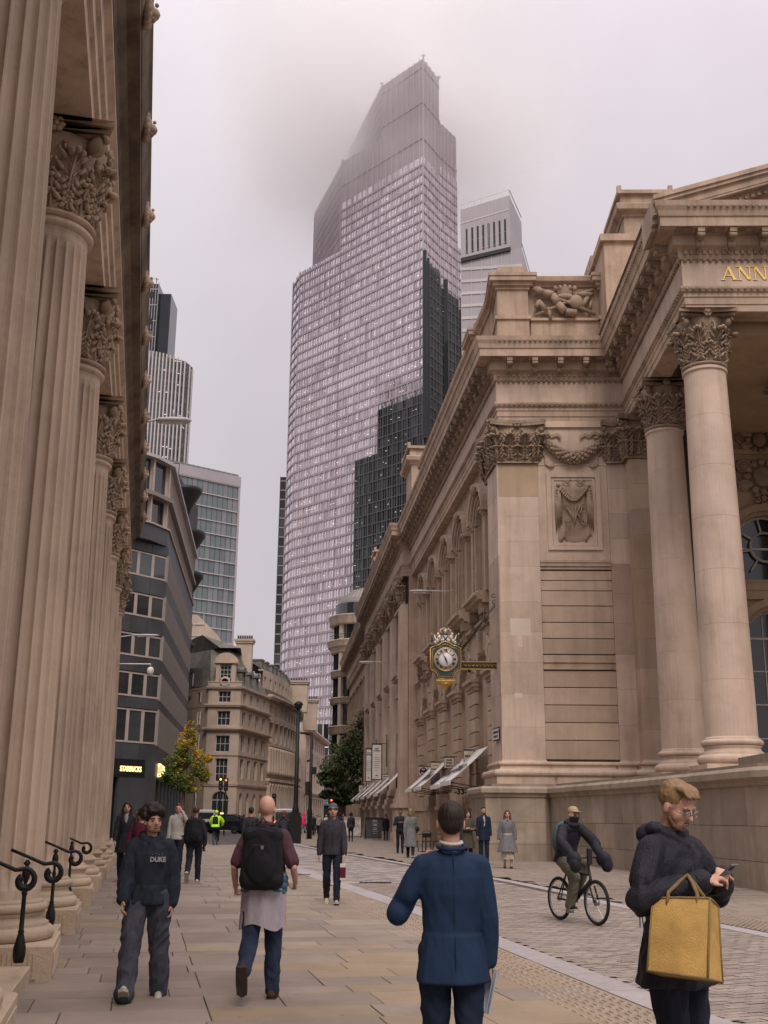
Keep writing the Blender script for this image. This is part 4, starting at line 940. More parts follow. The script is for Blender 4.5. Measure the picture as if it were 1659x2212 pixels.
# left face: x runs from the near-left end (-L) to the corner (0), y into the wall
dl=Vector((math.sin(R_(38)),math.cos(R_(38)),0)); nl=Vector((-dl.y,dl.x,0))  # into wall = left of heading
FL_=Matrix(((dl.x,nl.x,0,0),(dl.y,nl.y,0,0),(0,0,1,0),(0,0,0,1)))
ds=Vector((math.sin(R_(-6)),math.cos(R_(-6)),0)); ns=Vector((-ds.y,ds.x,0))
FS_=Matrix(((ds.x,ns.x,0,0),(ds.y,ns.y,0,0),(0,0,1,0),(0,0,0,1)))
lev=[(6.5,8.9),(9.75,11.5),(12.65,14.3),(15.6,17.3),(18.6,20.45)]
def band(T,L0,L1,fin,nm):
    m=MB(T); m.box(L0,L1,.35,.4,5.4,20.5); m.obj('glazing_back','office_glass',ob)
    zs=[(4.1 if fin==0 else 4.1,6.45)]+[(lev[i][1]+.05,lev[i+1][0]-.05) for i in range(4)]+[(20.5,21.2)]
    n=max(1,int((L1-L0)/(1.5 if not fin else 1.45)))
    for a,b in zs:
        for i in range(n):
            x0=L0+(L1-L0)*i/n; x1=L0+(L1-L0)*(i+1)/n; m=MB(T); m.box(x0+.012,x1-.012,0,.35,a,b); m.obj('cladding_panel','office_clad',ob)
    for (a,b) in lev:
        if fin:
            m=MB(T); k=int((L1-L0)/.72)
            for i in range(k+1):
                x=L0+(L1-L0)*i/k; m.box(x-.05,x+.05,-.06,.3,a-.1,b+.1)
            m.obj('window_mullions','office_fin',ob,kind='stuff')
        else:
            k=int((L1-L0)/1.35)
            for i in range(k):
                x0=L0+(L1-L0)*i/k; x1=L0+(L1-L0)*(i+1)/k; w_=x1-x0
                f,p=win_mesh(round(w_,3),round(b-a,3),1,1,0,'office_frame','office_glass' if rnd()<.6 else 'office_glass_b',.13)
                o=put('window',f,ob,T@TR((x0+x1)/2,.05,a)); put('pane',p,o)
                if rnd()<.45:
                    mm=MB(T); mm.box(x0+.2,x1-.4,.3,.34,b-.35-.3*rnd(),b-.3-.0); 
band(FL_,-22,0,0,'l'); band(FS_,0,30,1,'s')
m=MB(FL_) # ceiling lamps inside, seen as lines behind the panes
for (a,b) in lev[2:]:
    for i in range(9): x=-12+i*1.35+rnd()*.3; z=b-.3-.55*rnd(); m.add([(x,.2,z),(x+.75,.2,z+.09),(x+.75,.2,z+.13),(x,.2,z+.04)],[(0,1,2,3)])
mat('lamp_warm',(1,.72,.42),.5,.05,1,0,emit=1.1); m.obj('ceiling_lamp_strips','lamp_warm',ob,kind='stuff')
# set-forward top storeys
P0=Vector((-.62,-.25,0)); top=[(-17.71+16.4-9,79.83-82-14),(-17.5+16.4,79.9-82),(-16.75+16.4,82-82.2),(-19.9+16.4,112-82)]
top=[(-12,-16),(-1.15,-2.1),(-.35,-.1),(-3.6,31)]
def tb(z0,z1,o,mt,nm):
    a=MB(); a.sweep([(-3,z0),(o,z0),(o,z1),(-3,z1)],top[::-1]); a.obj(nm,mt,ob)
tb(21.25,22.5,.25,'office_clad','parapet_band'); tb(22.5,22.62,.4,'office_frame','sill'); tb(24.7,25.0,.45,'office_fin','soffit_band'); tb(27.6,27.85,.5,'pale_metal','roof_edge'); tb(22.6,24.7,-.3,'office_glass','glazing_back'); tb(25.0,27.6,-.15,'office_glass','glazing_back')
m=MB()
for i in range(len(top)-1):
    A_=np.array(top[i]);B_=np.array(top[i+1]); l=np.linalg.norm(B_-A_); d=(B_-A_)/l; M=Matrix(((d[0],-d[1],0,A_[0]),(d[1],d[0],0,A_[1]),(0,0,1,0),(0,0,0,1)))
    k=int(l/(.8 if i==2 else 1.3))
    for j in range(k+1): x=l*j/max(1,k); m.box(x-.07,x+.07,-.12,.2,22.6,24.7,0,M); m.box(x-.07,x+.07,-.2,.2,25.0,27.6,0,M)
m.obj('window_mullions','office_frame',ob,kind='stuff')
m=MB(); m.prism([(-.5,.5),(-4,31),(-30,31),(-30,-22),(-18,-18)][::1],0,21); m.prism([(-1.5,.5),(-5,31),(-30,31),(-30,-16),(-13,-15)],21,27.5); m.box(-8,-3,-6,2,27.5,28.9); m.obj('building_core','office_clad',ob)
# street level: fascia, illuminated letters, door, roundel sign
m=MB(FL_); m.box(-9,-1.0,-.08,0,4.2,5.35); m.obj('shop_fascia','black',ob)
t=text_mesh('illuminated_letters','STARBUCKS',.52,'black',.03,.008,sx=.68)
mat('letters_lit',(1,.80,.36),.5,.02,1,0,emit=.9); t.materials.clear(); t.materials.append(MT['letters_lit'])
put('illuminated_letters',t,ob,FL_@TR(-2.3,-.12,4.65))
m=MB(FL_); m.box(-9,-6.6,0,.35,0,4.1); m.obj('pier','office_clad',ob); m=MB(FL_); m.box(-3.2,0,0,.35,0,4.1); m.obj('pier','office_clad',ob)
m=MB(FL_); m.box(-6.6,-3.2,.6,.65,0,4.1); m.obj('shop_glazing','office_glass',ob)
m=MB(FL_); 
for x in (-6.5,-5.2,-4.0,-3.3): m.box(x-.05,x+.05,.45,.6,0,4.1)
m.obj('door_frame','black',ob)
m=MB(FS_); m.box(0,1.0,0,.35,0,4.1); m.box(1,30,.5,.55,0,4.1)
for i in range(9): m.box(1+i*3.4,1.5+i*3.4,0,.5,0,4.1)
m.obj('shopfront','office_clad',ob)
rs=thing('roundel_sign','round yellow lit projecting shop sign on the dark office corner','sign',(-16.55,84.2,4.75),0)
m=MB(); m.lathe([(.01,-.08),(.48,-.08),(.5,0),(.48,.08),(.01,.08)],28,0,RX(PI/2)@Matrix.Identity(4)); o=m.obj('disc','letters_lit',rs); m=MB(); m.tube([(-.9,0,.1),(-.45,0,.1)],.04,6); m.obj('arm','black',rs)
m=MB(); 
for k in range(5): m.tube([(-.3,-.1,-.2+k*.1),(0,-.1,-.14+k*.1),(.3,-.1,-.2+k*.1)],.02,5)
mat('sign_green',(.05,.13,.06),.5); m.obj('emblem','sign_green',rs)
# ---------------------------------------------------------------- dark plant tower with flared black bays
pt=thing('plant_tower','narrow black tower with flared cone shaped balconies behind the office block','building',(-24,118,0))
m=MB(); m.box(-6,1.3,-1,12,0,37.8); m.obj('shaft','black',pt)
m=MB(); m.box(-6,.3,-1.1,-1.0,33.5,37.6); m.box(.4,1.25,-1.12,-1.0,33.5,37.6); m.obj('cladding_panel','office_clad',pt)
for z in (36.2,31.2,26.6,19.0,13.5,8.0):
    m=MB(); s=1.0 if z in (31.2,26.6) else .75
    m.lathe([(.3,-4.6*s),(1.1*s,-2.4*s),(2.3*s,-.3*s),(2.5*s,0),(2.5*s,.35),(.2,.4)],20,0,TR(1.9,-.2,z)); m.obj('flared_bay','black',pt)
m=MB(); m.tube([(-6,-1,39.3),(1.2,-1,39.3)],.05,5)
for i in range(7): m.tube([(-6+i*1.2,-1,37.8),(-6+i*1.2,-1,39.3)],.04,4)
m.obj('rail','iron',pt)
# ---------------------------------------------------------------- stone corner building with mansard roof
cb=thing('corner_building','stone corner building with slate mansard roof, arched dormer and oculus','building',(-15.9,125,0))
CO=Vector((-15.9,125)); Cf=Matrix(((1,0,0,-3.6),(0,1,0,0),(0,0,1,0),(0,0,0,1)))
d=Vector((math.sin(R_(9.5)),math.cos(R_(9.5)))); Cr=Matrix(((d.x,-d.y,0,0),(d.y,d.x,0,0),(0,0,1,0),(0,0,0,1)))
d=Vector((math.sin(R_(-42)),math.cos(R_(-42)))); Cl=Matrix(((-d.x,d.y,0,-3.6+d.x*20),(-d.y,-d.x,0,d.y*20),(0,0,1,0),(0,0,0,1))); Cl=Matrix(((-d.x,-d.y*-1,0,-3.6+d.x*20),(-d.y,d.x*-1*-1,0,d.y*20),(0,0,1,0),(0,0,0,1)))
TRM=[(4.75,.3,.12),(8.0,.12,.08),(10.75,.3,.35),(13.35,.3,.28),(15.35,.25,.22)]
def rw(xs,w0=1.15): return [(5.6,7.7,w0*.8,xs,0,1,2),(8.5,10.3,w0*.8,xs,0,1,2),(11.4,12.9,w0*.75,xs,0,1,2),(13.9,15.0,w0*.6,xs,0,1,2)]
facade(cb,Cf,3.6,15.4,[(.0,4.2,1.9,[1.8],1,3,1),(5.2,7.7,1.35,[1.8],0,3,3),(8.4,10.2,1.55,[1.8],0,3,2),(11.3,12.9,1.45,[1.8],0,3,2),(13.85,15.1,1.4,[1.8],0,3,2)],TRM,quoin=0)
xs=[1.6,4.3,7.1,9.9]
facade(cb,Cr,12.2,15.4,[(1.2,4.1,1.2,xs,1,1,2)]+rw(xs,1.7),TRM)
facade(cb,Cl,20,15.4,[(1.2,4.1,1.5,[2,6,10,14,18],1,1,2)]+rw([2,6,10,14,18],1.6),TRM)
def poly_roof(root,foot,inset,z0,z1,ms,nm='roof'):
    m=MB(); n=len(foot); c=Vector((sum(p[0] for p in foot)/n,sum(p[1] for p in foot)/n))
    # courses of slates, each stepping back
    k=12
    for j in range(k):
        t0=j/k; t1=(j+1)/k
        lo=[(p[0]+(c.x-p[0])*inset*t0,p[1]+(c.y-p[1])*inset*t0) for p in foot]; hi=[(p[0]+(c.x-p[0])*inset*t1,p[1]+(c.y-p[1])*inset*t1) for p in foot]
        vs=[(x,y,z0+(z1-z0)*t0) for x,y in lo]+[(x,y,z0+(z1-z0)*t1+.02) for x,y in [(a[0]*.6+b[0]*.4,a[1]*.6+b[1]*.4) for a,b in zip(lo,hi)]]+[(x,y,z0+(z1-z0)*t1) for x,y in hi]
        fs=[(i,(i+1)%n,(i+1)%n+n,i+n) for i in range(n)]+[(i+n,(i+1)%n+n,(i+1)%n+2*n,i+2*n) for i in range(n)]
        m.add(vs,fs)
    m.add([(p[0]+(c.x-p[0])*inset,p[1]+(c.y-p[1])*inset,z1) for p in foot],[tuple(range(n))]); return m.obj(nm,ms,root)
dR=Vector((math.sin(R_(9.5)),math.cos(R_(9.5)))); dL=Vector((math.sin(R_(-42)),math.cos(R_(-42))))
foot=[(-3.5,.3),(-.1,.3),(dR.x*12-.1,dR.y*12),(-8,22),(-3.6+dL.x*19.5,dL.y*19.5)]
rf=poly_roof(cb,foot,.42,15.6,20.3,'slate')
m=MB(Cf); # big arched dormer and oculus
m.box(.7,1.15,-.1,1.6,15.6,18.2); m.box(2.45,2.9,-.1,1.6,15.6,18.2); m.box(.5,3.1,-.3,1.6,18.2,18.45); m.box(1.15,2.45,.2,1.6,17.9,18.2)
m.prism([(.55+1.25*(1-math.cos(PI*k/10)),18.45+.95*math.sin(PI*k/10)) for k in range(11)],-1.6,.25,0,Matrix(((1,0,0,0),(0,0,-1,0),(0,1,0,0),(0,0,0,1))))
m.lathe([(.38,-.1),(.55,-.12),(.6,0),(.55,.1),(.38,.1)],20,0,TR(1.8,-.2,16.1)@RX(PI/2),cap=False)
m.obj('dormer','far_stone_b',cb); window(cb,Cf,1.8,.1,16.5,1.25,1.45,cols=3,rows=3,pm='office_glass')
m=MB(Cf); m.box(-.1,3.7,-.15,0,15.65,16.05); m.box(-.2,3.8,-.2,0,16.05,16.15); m.obj('parapet','far_stone',cb)
for (T,x) in ((Cr,1.8),(Cr,4.6),(Cr,7.4),(Cl,16),(Cl,11)):
    m=MB(T); m.box(x-.6,x-.42,.25,1.6,15.7,17.4); m.box(x+.42,x+.6,.25,1.6,15.7,17.4); m.box(x-.75,x+.75,.05,1.9,17.4,17.6)
    m.prism([(x-.6*math.cos(PI*k/8),17.6+.4*math.sin(PI*k/8)) for k in range(9)],-1.9,-.1,0,Matrix(((1,0,0,0),(0,0,-1,0),(0,1,0,0),(0,0,0,1)))); m.obj('dormer','slate',cb); window(cb,T,x,.4,15.9,.84,1.45,cols=2,rows=2,pm='office_glass')
def chimney(root,x,y,z0,z1,w,d,n=7,m_='far_stone_b'):
    m=MB(); m.box(x-w/2,x+w/2,y-d/2,y+d/2,z0,z1-.5); m.box(x-w/2-.15,x+w/2+.15,y-d/2-.15,y+d/2+.15,z1-.5,z1-.25); m.box(x-w/2-.25,x+w/2+.25,y-d/2-.25,y+d/2+.25,z1-.25,z1)
    c=m.obj('chimney',m_,root)
    for i in range(n): mm=MB(); mm.lathe([(.1,0),(.13,.1),(.1,.45),(.13,.5),(.09,.5)],8,0,TR(x-w/2+w*(i+.5)/n,y,z1)); mm.obj('chimney_pot','office_clad',c)
chimney(cb,-.9,9,15.4,22.3,1.9,1.2)
m=MB(); m.add([(-3,3,20.4),(-.6,3,20.4),(-1.5,12,20.4),(-16,18,20.4),(-5.5,5,22.2),(-4.5,12,22.2)],[(0,1,2,5,4),(3,0,4),(3,5,4),(2,3,5)]); m.obj('upper_roof','slate',cb)
# ---------------------------------------------------------------- crescent terrace
ct=thing('crescent_terrace','long curved stone terrace with rows of windows and giant columns beyond the corner building','building',(-14,137,0))
arc=[(-13.95,137.2),(-13.1,142.5),(-12.45,147.5),(-12.05,152.5),(-11.95,157.5),(-12.15,163),(-12.7,170)]
for i in range(len(arc)-1):
    a=Vector(arc[i])-Vector((-14,137)); b=Vector(arc[i+1])-Vector((-14,137)); d=(b-a); L_=d.length; d.normalize(); T=Matrix(((d.x,-d.y,0,a.x),(d.y,d.x,0,a.y),(0,0,1,0),(0,0,0,1)))
    n=2; xs=[L_*(k+.5)/n for k in range(n)]
    facade(ct,T,L_,16.2,[(.6,4.9,1.5,xs,0,1,2),(6.8,9.4,1.4,xs,0,1,2),(10.5,12.6,1.3,xs,0,1,2),(13.6,14.9,1.2,xs,0,1,2)],[(5.4,.6,.5),(9.7,.4,.3),(13.0,.15,.12),(15.5,.5,.55)],m='far_stone_b')
    m=MB(T)
    for x in [L_*k/4 for k in range(4)]: m.lathe([(.34,6.5),(.28,6.9),(.26,9.4),(.36,9.7)],10,0,TR(x,-.25,0))
    for x in [L_*k/4 for k in range(4)]: m.lathe([(.4,.6),(.34,1.0),(.31,5.0),(.42,5.4)],10,0,TR(x,-.25,0))
    for x in xs:
        m.box(x-.75,x+.75,-.25,0,12.75,12.95); m.box(x-.7,x+.7,-.15,0,10.25,10.4)
    m.obj('columns_and_courses','far_stone_b',ct,kind='stuff')
    m=MB(T); m.wall(0,L_,16.7,19.0,[(x-.45,x+.45,17.1,18.4) for x in xs],.4,.9); m.box(0,L_,.9,1.5,19,19.2); m.box(0,L_,1.2,1.25,17,18.6); m.obj('attic','far_stone_b',ct)
    m=MB(T); m.add([(0,1.0,19.2),(L_,1.0,19.2),(L_,5,21.6),(0,5,21.6)],[(0,1,2,3)]); m.box(0,L_,.5,8,0,16.8); m.obj('roof','slate',ct)
    for k,x in enumerate([L_*.3,L_*.75]): m=MB(T); m.box(x-.5,x+.5,1.4,3,19.2,20.4); m.box(x-.6,x+.6,1.3,3.2,20.4,20.6); m.obj('dormer','slate',ct)
chimney(ct,1.9,24,16,20.5,2.6,2,7); chimney(ct,3.2,31,14,18.6,2.0,2,6)
# ---------------------------------------------------------------- plain stone block at the end of the street
eb=thing('end_building','plain stone block with cornice at the end of the left side of the street','building',(-12,176,0))
d=Vector((math.sin(R_(2)),math.cos(R_(2)))); T=Matrix(((d.x,-d.y,0,0.2),(d.y,d.x,0,0),(0,0,1,0),(0,0,0,1)))
facade(eb,T,34,15,[(1,4.5,1.8,[3+i*4 for i in range(8)],0,1,2),(6,8.4,1.5,[3+i*4 for i in range(8)],0,1,2),(9.6,11.6,1.5,[3+i*4 for i in range(8)],0,1,2),(12.4,13.8,1.4,[3+i*4 for i in range(8)],0,1,2)],[(5,.4,.5),(14.4,.6,.8)],m='far_stone')
m=MB(); m.box(-10,.15,-.0,30,0,15); m.box(-10,.4,-.2,.2,14.4,15); m.obj('end_wall','far_stone_b',eb)
# ---------------------------------------------------------------- bow fronted building
bb_=thing('bow_front_building','rounded bow fronted building with stone bands and dark curved windows, behind the exchange','building',(-2.6,142,0))
m=MB(); m.lathe([(3.55,0),(3.55,28.0)],40,cap=False); m.box(-2.8,12,0,14,0,27); m.obj('curved_glazing','office_glass',bb_)
for (z0,z1,r) in [(25.2,26.4,4.35),(22.3,23.2,4.5),(21.6,22.3,4.1),(18.5,19.4,4.05),(15.2,16.0,4.1),(11.5,12.5,4.15),(8,9,4.1),(4.2,5.4,4.2)]:
    m=MB(); m.lathe([(3.3,z0),(r-.15,z0),(r,z0+.15),(r,z1-.2),(r+.12,z1-.1),(r+.12,z1),(3.3,z1)],48,cap=False); m.obj('stone_band','bow_stone',bb_)
for k in range(10):
    a=PI*1.05+k*PI*.9/9
    for (z0,z1) in [(23.2,25.2),(19.4,21.6),(16,18.5),(12.5,15.2),(9,11.5),(5.4,8)]:
        wide=.5 if k in (2,5,8) else .07
        m=MB(); m.box(-wide/2,wide/2,-3.75 if wide<.1 else -3.95,-3.45,z0,z1,0,RZ(a-PI*1.5)); m.obj('mullion' if wide<.1 else 'pier','black' if wide<.1 else 'bow_stone',bb_)
m=MB(); m.lathe([(2.6,26.4),(2.6,28.6)],32,cap=False); m.obj('drum','office_glass',bb_)
m=MB(); m.lathe([(3.1,27.9),(3.15,28.7),(2.9,28.75),(1.6,29.9),(.1,30.4)],32,cap=False)
for k in range(32): t=2*PI*k/32; m.tube([(2.95*math.cos(t),2.95*math.sin(t),28.78),(1.6*math.cos(t),1.6*math.sin(t),29.95),(.2*math.cos(t),.2*math.sin(t),30.42)],.04,4)
m.obj('dome_roof','office_fin',bb_)
m=MB(); m.tube([(-4.2,-.8,23.9),(-3,-3.0,23.9),(0,-4.3,23.9),(3,-3,23.9)],.05,5); m.tube([(-4.2,-.8,23.6),(-3,-3.0,23.6),(0,-4.3,23.6),(3,-3,23.6)],.03,5); m.obj('balcony_rail','black',bb_)
# ---------------------------------------------------------------- towers
def tfacet(G_,B_,Mn,Lt,a,b,z0,z1,fl=3.68,mod=1.5,zoff=0,lit=.06,band_h=.8,crown=None,dark=0,frm=True,rows_skip=()):
    a=Vector(a);b=Vector(b);d=b-a;L_=d.length;d.normalize(); T=Matrix(((d.x,-d.y,0,a.x),(d.y,d.x,0,a.y),(0,0,1,0),(0,0,0,1)))
    # outward = right of walking a->b (y negative)
    nf=int((z1-z0)/fl)+1; nm=max(1,int(round(L_/mod)))
    for i in range(nf):
        zb=z0+i*fl; zt=min(zb+fl,z1)
        if zt-zb<.5: continue
        incrown=crown is not None and zb>crown
        for j in range(nm):
            x0=L_*j/nm; x1=L_*(j+1)/nm; r=rnd(); mi=3 if incrown else (0 if r<.5 else 1 if r<.86 else 2)
            if i in rows_skip: mi=1
            tilt=(rnd()-.5)*.035; tz=(rnd()-.5)*.02
            if incrown and (i%4): G_.add([(x0,0,zb),(x1,0,zb),(x1,0,zt),(x0,0,zt)],[(0,1,2,3)],3,False,T); continue
            G_.add([(x0,-tilt,zb),(x1,tilt,zb),(x1,tilt+tz,zt),(x0,-tilt+tz,zt)],[(0,1,2,3)],mi,False,T)
            if not incrown and rnd()<lit and i not in rows_skip:
                zz=zb+1.3+rnd()*1.0; k=random.choice([.35,.6,.9]); Lt.add([(x0+.15,-.09,zz),(min(x1,x0+.15+k),-.09,zz),(min(x1,x0+.15+k),-.09,zz+.12),(x0+.15,-.09,zz+.12)],[(0,1,2,3)],0,False,T)
        if not incrown or i%4==0: B_.box(0,L_,-.28,.0,zb-.1,zb+band_h-.1,0,T)
    for j in range(nm+1):
        x=L_*j/nm; w=.16 if j%2 else .3
        Mn.box(x-w/2,x+w/2,-.34 if j%2==0 else -.2,0,z0,(crown if crown and j%2 else z1),0,T)
tw=thing('cloud_topped_tower','tallest stepped glass skyscraper with its top fading into low cloud','tower',(12.7,345,0))
O=Vector((12.7,345)); rel=lambda *p:[(x-O.x,y-O.y) for x,y in p]
G_,B_,Mn,Lt=MB(),MB(),MB(),MB()
K=(12.69,345);C=(-2.2,360.97);Cb=(-15.6,402.3);Bp=(-17.27,377.13);Bb=(-30.2,414.8);Ap=(-33.79,394.85);Ab=(-37.2,404.2);R1=(19.2,356.75);R2=(26.13,366.65);R3=(28.7,370.32)
rl=lambda p:(p[0]-O.x,p[1]-O.y)
def fc(a,b,z0,z1,**k): tfacet(G_,B_,Mn,Lt,rl(a),rl(b),z0,z1,**k)
fc(C,K,30,269.6,crown=228,lit=.16); fc(Bp,C,30,246.8,crown=226,lit=.16,rows_skip=(33,34)); fc(Ap,Bp,30,208.6,lit=.17,rows_skip=(37,38,39)); fc(Ab,Ap,30,209,lit=.02,mod=4); fc(Bb,Bp,200,246.8,lit=0,mod=1.2,band_h=.3); fc(Cb,C,205,269.6,lit=0,mod=1.2,band_h=.3)
fc(K,R1,30,269.6,crown=228,lit=.07); fc(R1,R2,30,251,crown=232,lit=.04,mod=1.4); fc(R2,R3,30,205,lit=.1,mod=1.6)
G_.obj('glass_panes',['t_glass','t_glass_b','t_glass_c','t_band'],tw,kind='stuff'); B_.obj('floor_bands','t_band',tw,kind='stuff'); Mn.obj('mullions','t_frame',tw,kind='stuff'); Lt.obj('ceiling_lights','lit_ceiling',tw,kind='stuff')
m=MB(); m.prism([rl(p) for p in [(12.4,345.6),(18.9,357.2),(15,400),(-15.2,402.3),(-1.9,361.4)]],0,269.3); m.prism([rl(p) for p in [(25.8,367),(20,400),(-29.5,414.5),(-16.9,377.5),(-1.5,361.8),(18,357.6)]],0,246.5); m.prism([rl(p) for p in [(28.4,370.6),(20,420),(-37.0,404.2),(-33.4,395.3),(-16.6,378)]],0,204.5)
m.obj('core','t_frame',tw)
for (x,y,z,h) in ((13,346,269.6,2.2),(-2.2,361,269.6,1.2),(-17.2,377.3,246.8,1.2),(19.2,356.9,269.6,1.2)):
    m=MB(); m.tube([(*rl((x,y)),z),(*rl((x,y)),z+h)],.35,6); m.tube([(rl((x,y))[0]-.8,rl((x,y))[1],z+h*.8),(rl((x,y))[0]+.8,rl((x,y))[1],z+h*.8)],.2,5); m.obj('mast','t_frame',tw)
# stepped dark block added close in front, standing for reflections in the tower glass
dt=thing('added_reflection_block','stepped glass block added for the dark reflections in the right half of the tallest skyscraper','tower',(12.5,338,0))
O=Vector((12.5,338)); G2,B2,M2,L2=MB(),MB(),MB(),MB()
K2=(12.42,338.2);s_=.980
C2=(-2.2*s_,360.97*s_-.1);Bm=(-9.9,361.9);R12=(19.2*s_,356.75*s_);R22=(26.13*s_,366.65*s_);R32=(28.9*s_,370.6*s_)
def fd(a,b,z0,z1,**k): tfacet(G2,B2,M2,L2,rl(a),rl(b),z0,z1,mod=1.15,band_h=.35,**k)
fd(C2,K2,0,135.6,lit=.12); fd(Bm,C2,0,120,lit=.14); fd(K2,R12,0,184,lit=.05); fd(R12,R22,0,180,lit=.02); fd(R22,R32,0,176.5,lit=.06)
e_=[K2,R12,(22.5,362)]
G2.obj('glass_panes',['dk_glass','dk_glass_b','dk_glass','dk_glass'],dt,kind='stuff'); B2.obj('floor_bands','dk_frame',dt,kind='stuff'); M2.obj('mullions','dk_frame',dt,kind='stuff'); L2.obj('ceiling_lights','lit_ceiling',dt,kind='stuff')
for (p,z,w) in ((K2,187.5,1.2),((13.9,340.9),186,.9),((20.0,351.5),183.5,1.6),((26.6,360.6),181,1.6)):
    m=MB(); x,y=rl(p); m.box(x,x+w,y-.6,y+.6,120,z); m.obj('fin','dk_glass',dt)  # fins shape the stepped outline of the built reflections
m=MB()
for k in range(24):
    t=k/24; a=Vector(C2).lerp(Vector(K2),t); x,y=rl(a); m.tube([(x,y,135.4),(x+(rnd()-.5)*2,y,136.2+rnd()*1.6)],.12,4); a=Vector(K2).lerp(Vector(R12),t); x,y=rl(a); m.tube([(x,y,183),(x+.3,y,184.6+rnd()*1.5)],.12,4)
m.obj('reflection_top_rods','dk_frame',dt,kind='stuff')  # rods roughen the top edge of the added reflection block
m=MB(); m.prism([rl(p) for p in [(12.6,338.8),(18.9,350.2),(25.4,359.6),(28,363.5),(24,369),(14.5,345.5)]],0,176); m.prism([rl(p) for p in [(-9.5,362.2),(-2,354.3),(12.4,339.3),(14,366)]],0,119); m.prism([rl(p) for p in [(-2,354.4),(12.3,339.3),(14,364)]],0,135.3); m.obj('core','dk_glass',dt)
# slim dark tower behind on the left
st_=thing('slim_dark_tower','thin dark glass tower edge showing just left of the tallest skyscraper','tower',(-40,428,0)); O=Vector((-40,428)); G3,B3,M3,L3=MB(),MB(),MB(),MB()
tfacet(G3,B3,M3,L3,(-2,0),(12,0),0,134.5,lit=.01,mod=2.6,band_h=.5,fl=3.9)
G3.obj('glass_panes',['dk_glass','dk_glass_b','dk_glass','dk_glass'],st_,kind='stuff'); B3.obj('floor_bands','pale_metal',st_,kind='stuff'); M3.obj('mullions','dk_frame',st_,kind='stuff'); m=MB(); m.box(-2,12,.1,14,0,134); m.obj('core','dk_glass',st_)
# tilted top tower on the right
eg=thing('wedge_top_tower','pale glass tower with tilted boxy top and dark vertical vents, right of the tallest skyscraper','tower',(23.5,300,0))
m=MB(); zt=lambda x:163.6+x*.15
d=Vector((math.cos(R_(-9)),math.sin(R_(-9)))); T=Matrix(((d.x,-d.y,0,0),(d.y,d.x,0,0),(0,0,1,0),(0,0,0,1)))
m.add([(-1,0,0),(17.2,0,0),(17.2,0,166.4),(-1,0,163.6),(-1,20,0),(19.2,20,0),(19.2,20,166.4),(-1,20,163.6)],[(0,1,2,3),(1,5,6,2),(3,2,6,7),(4,0,3,7)],0,False,T); m.obj('lower_block','mauve_panel',eg)
m=MB(T)
for z in range(40,164,4): m.box(-1,17.2,-.2,0,z,z+.9)
for i in range(7): m.box(-1+i*3.03-.08,-1+i*3.03+.08,-.22,0,40,163.5+i*.4)
m.obj('floor_bands','rib_white',eg,kind='stuff')
m=MB(T); m.add([(-1,-.5,163.6),(13.9,-.5,166.4),(13.9,-.5,184),(-1,-.5,180.2),(0,16,163.6),(17,16,166.4),(17,16,184),(0,16,180.2)],[(0,1,2,3),(1,5,6,2),(3,2,6,7),(4,0,3,7),(0,4,5,1)]); m.obj('tilted_top','mauve_panel',eg)
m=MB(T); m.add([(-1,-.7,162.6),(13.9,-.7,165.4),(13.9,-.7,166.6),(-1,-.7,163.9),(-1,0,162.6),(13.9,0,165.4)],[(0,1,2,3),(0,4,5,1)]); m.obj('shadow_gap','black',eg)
for i in range(8): x=.6+i*1.65; z=165.2+x*.2; m=MB(T); m.box(x,x+.6,-.6,-.45,z,z+4.1); m.box(x,x+.6,-.6,-.45,z+4.3,z+8.3); m.obj('vent','black',eg)
m=MB(T)
for i in range(8): x=-.9+i*2.1; m.box(x-.05,x+.05,-.62,-.5,164+x*.19,180.3+x*.255+1.6)
m.add([(-1,-.6,175.3),(13.9,-.6,179.0),(13.9,-.6,179.5),(-1,-.6,175.8)],[(0,1,2,3)]); m.add([(-1,-.6,181.6),(13.9,-.6,185.6),(13.9,-.6,185.9),(-1,-.6,181.9)],[(0,1,2,3)]); m.add([(-1,-.6,165.4),(13.9,-.6,168.4),(13.9,-.6,168.6),(-1,-.6,165.6)],[(0,1,2,3)])
m.obj('frame_lines','rib_white',eg,kind='stuff')
m=MB(T); m.tube([(13.9,-.5,185.8),(17,16,185.8)],.15,4); m.obj('roof_rail','rib_white',eg); m=MB(T); m.tube([(17.2,0,168),(19.2,20,168)],.12,4); m.obj('roof_rail','rib_white',eg)
# ribbed curved tower and dark core
rt_=thing('ribbed_tower','rounded tower clad in pale vertical ribs with a taller dark core, above the left roofs','tower',(-84,350,0))
m=MB(); n=28; X0,X1=-12,18.5
def curve(t): # plan of the rounded lobe
    return (X0+(X1-X0)*(t*1.02),-10+6*max(0,(t-.55)/.45)**2.2) if t<.93 else (X1-1.0+(t-.93)*14,-4.5+(t-.93)*60)
pts=[curve(k/n) for k in range(n+1)]
for k in range(n): a,b=pts[k],pts[k+1]; m.add([(a[0],a[1],0),(b[0],b[1],0),(b[0],b[1],149.5-k*.08),(a[0],a[1],149.5-k*.08)],[(0,1,2,3)])
m.box(X0,X1-2,-3,10,0,148); m.obj('glazing','dk_glass_b',rt_)
for k in range(n+1):
    a=pts[k]; mm=MB(); mm.box(a[0]-.22,a[0]+.22,a[1]-.75,a[1]+.1,0,151-(k/n)**3*3); mm.obj('rib','rib_white',rt_)
m=MB()
for z in np.arange(60,150,3.8):
    for k in range(n): a,b=pts[k],pts[k+1]; m.add([(a[0],a[1]-.1,z),(b[0],b[1]-.1,z),(b[0],b[1]-.1,z+1.3),(a[0],a[1]-.1,z+1.3)],[(0,1,2,3)])
m.obj('floor_bands','dk_frame',rt_,kind='stuff')
m=MB()
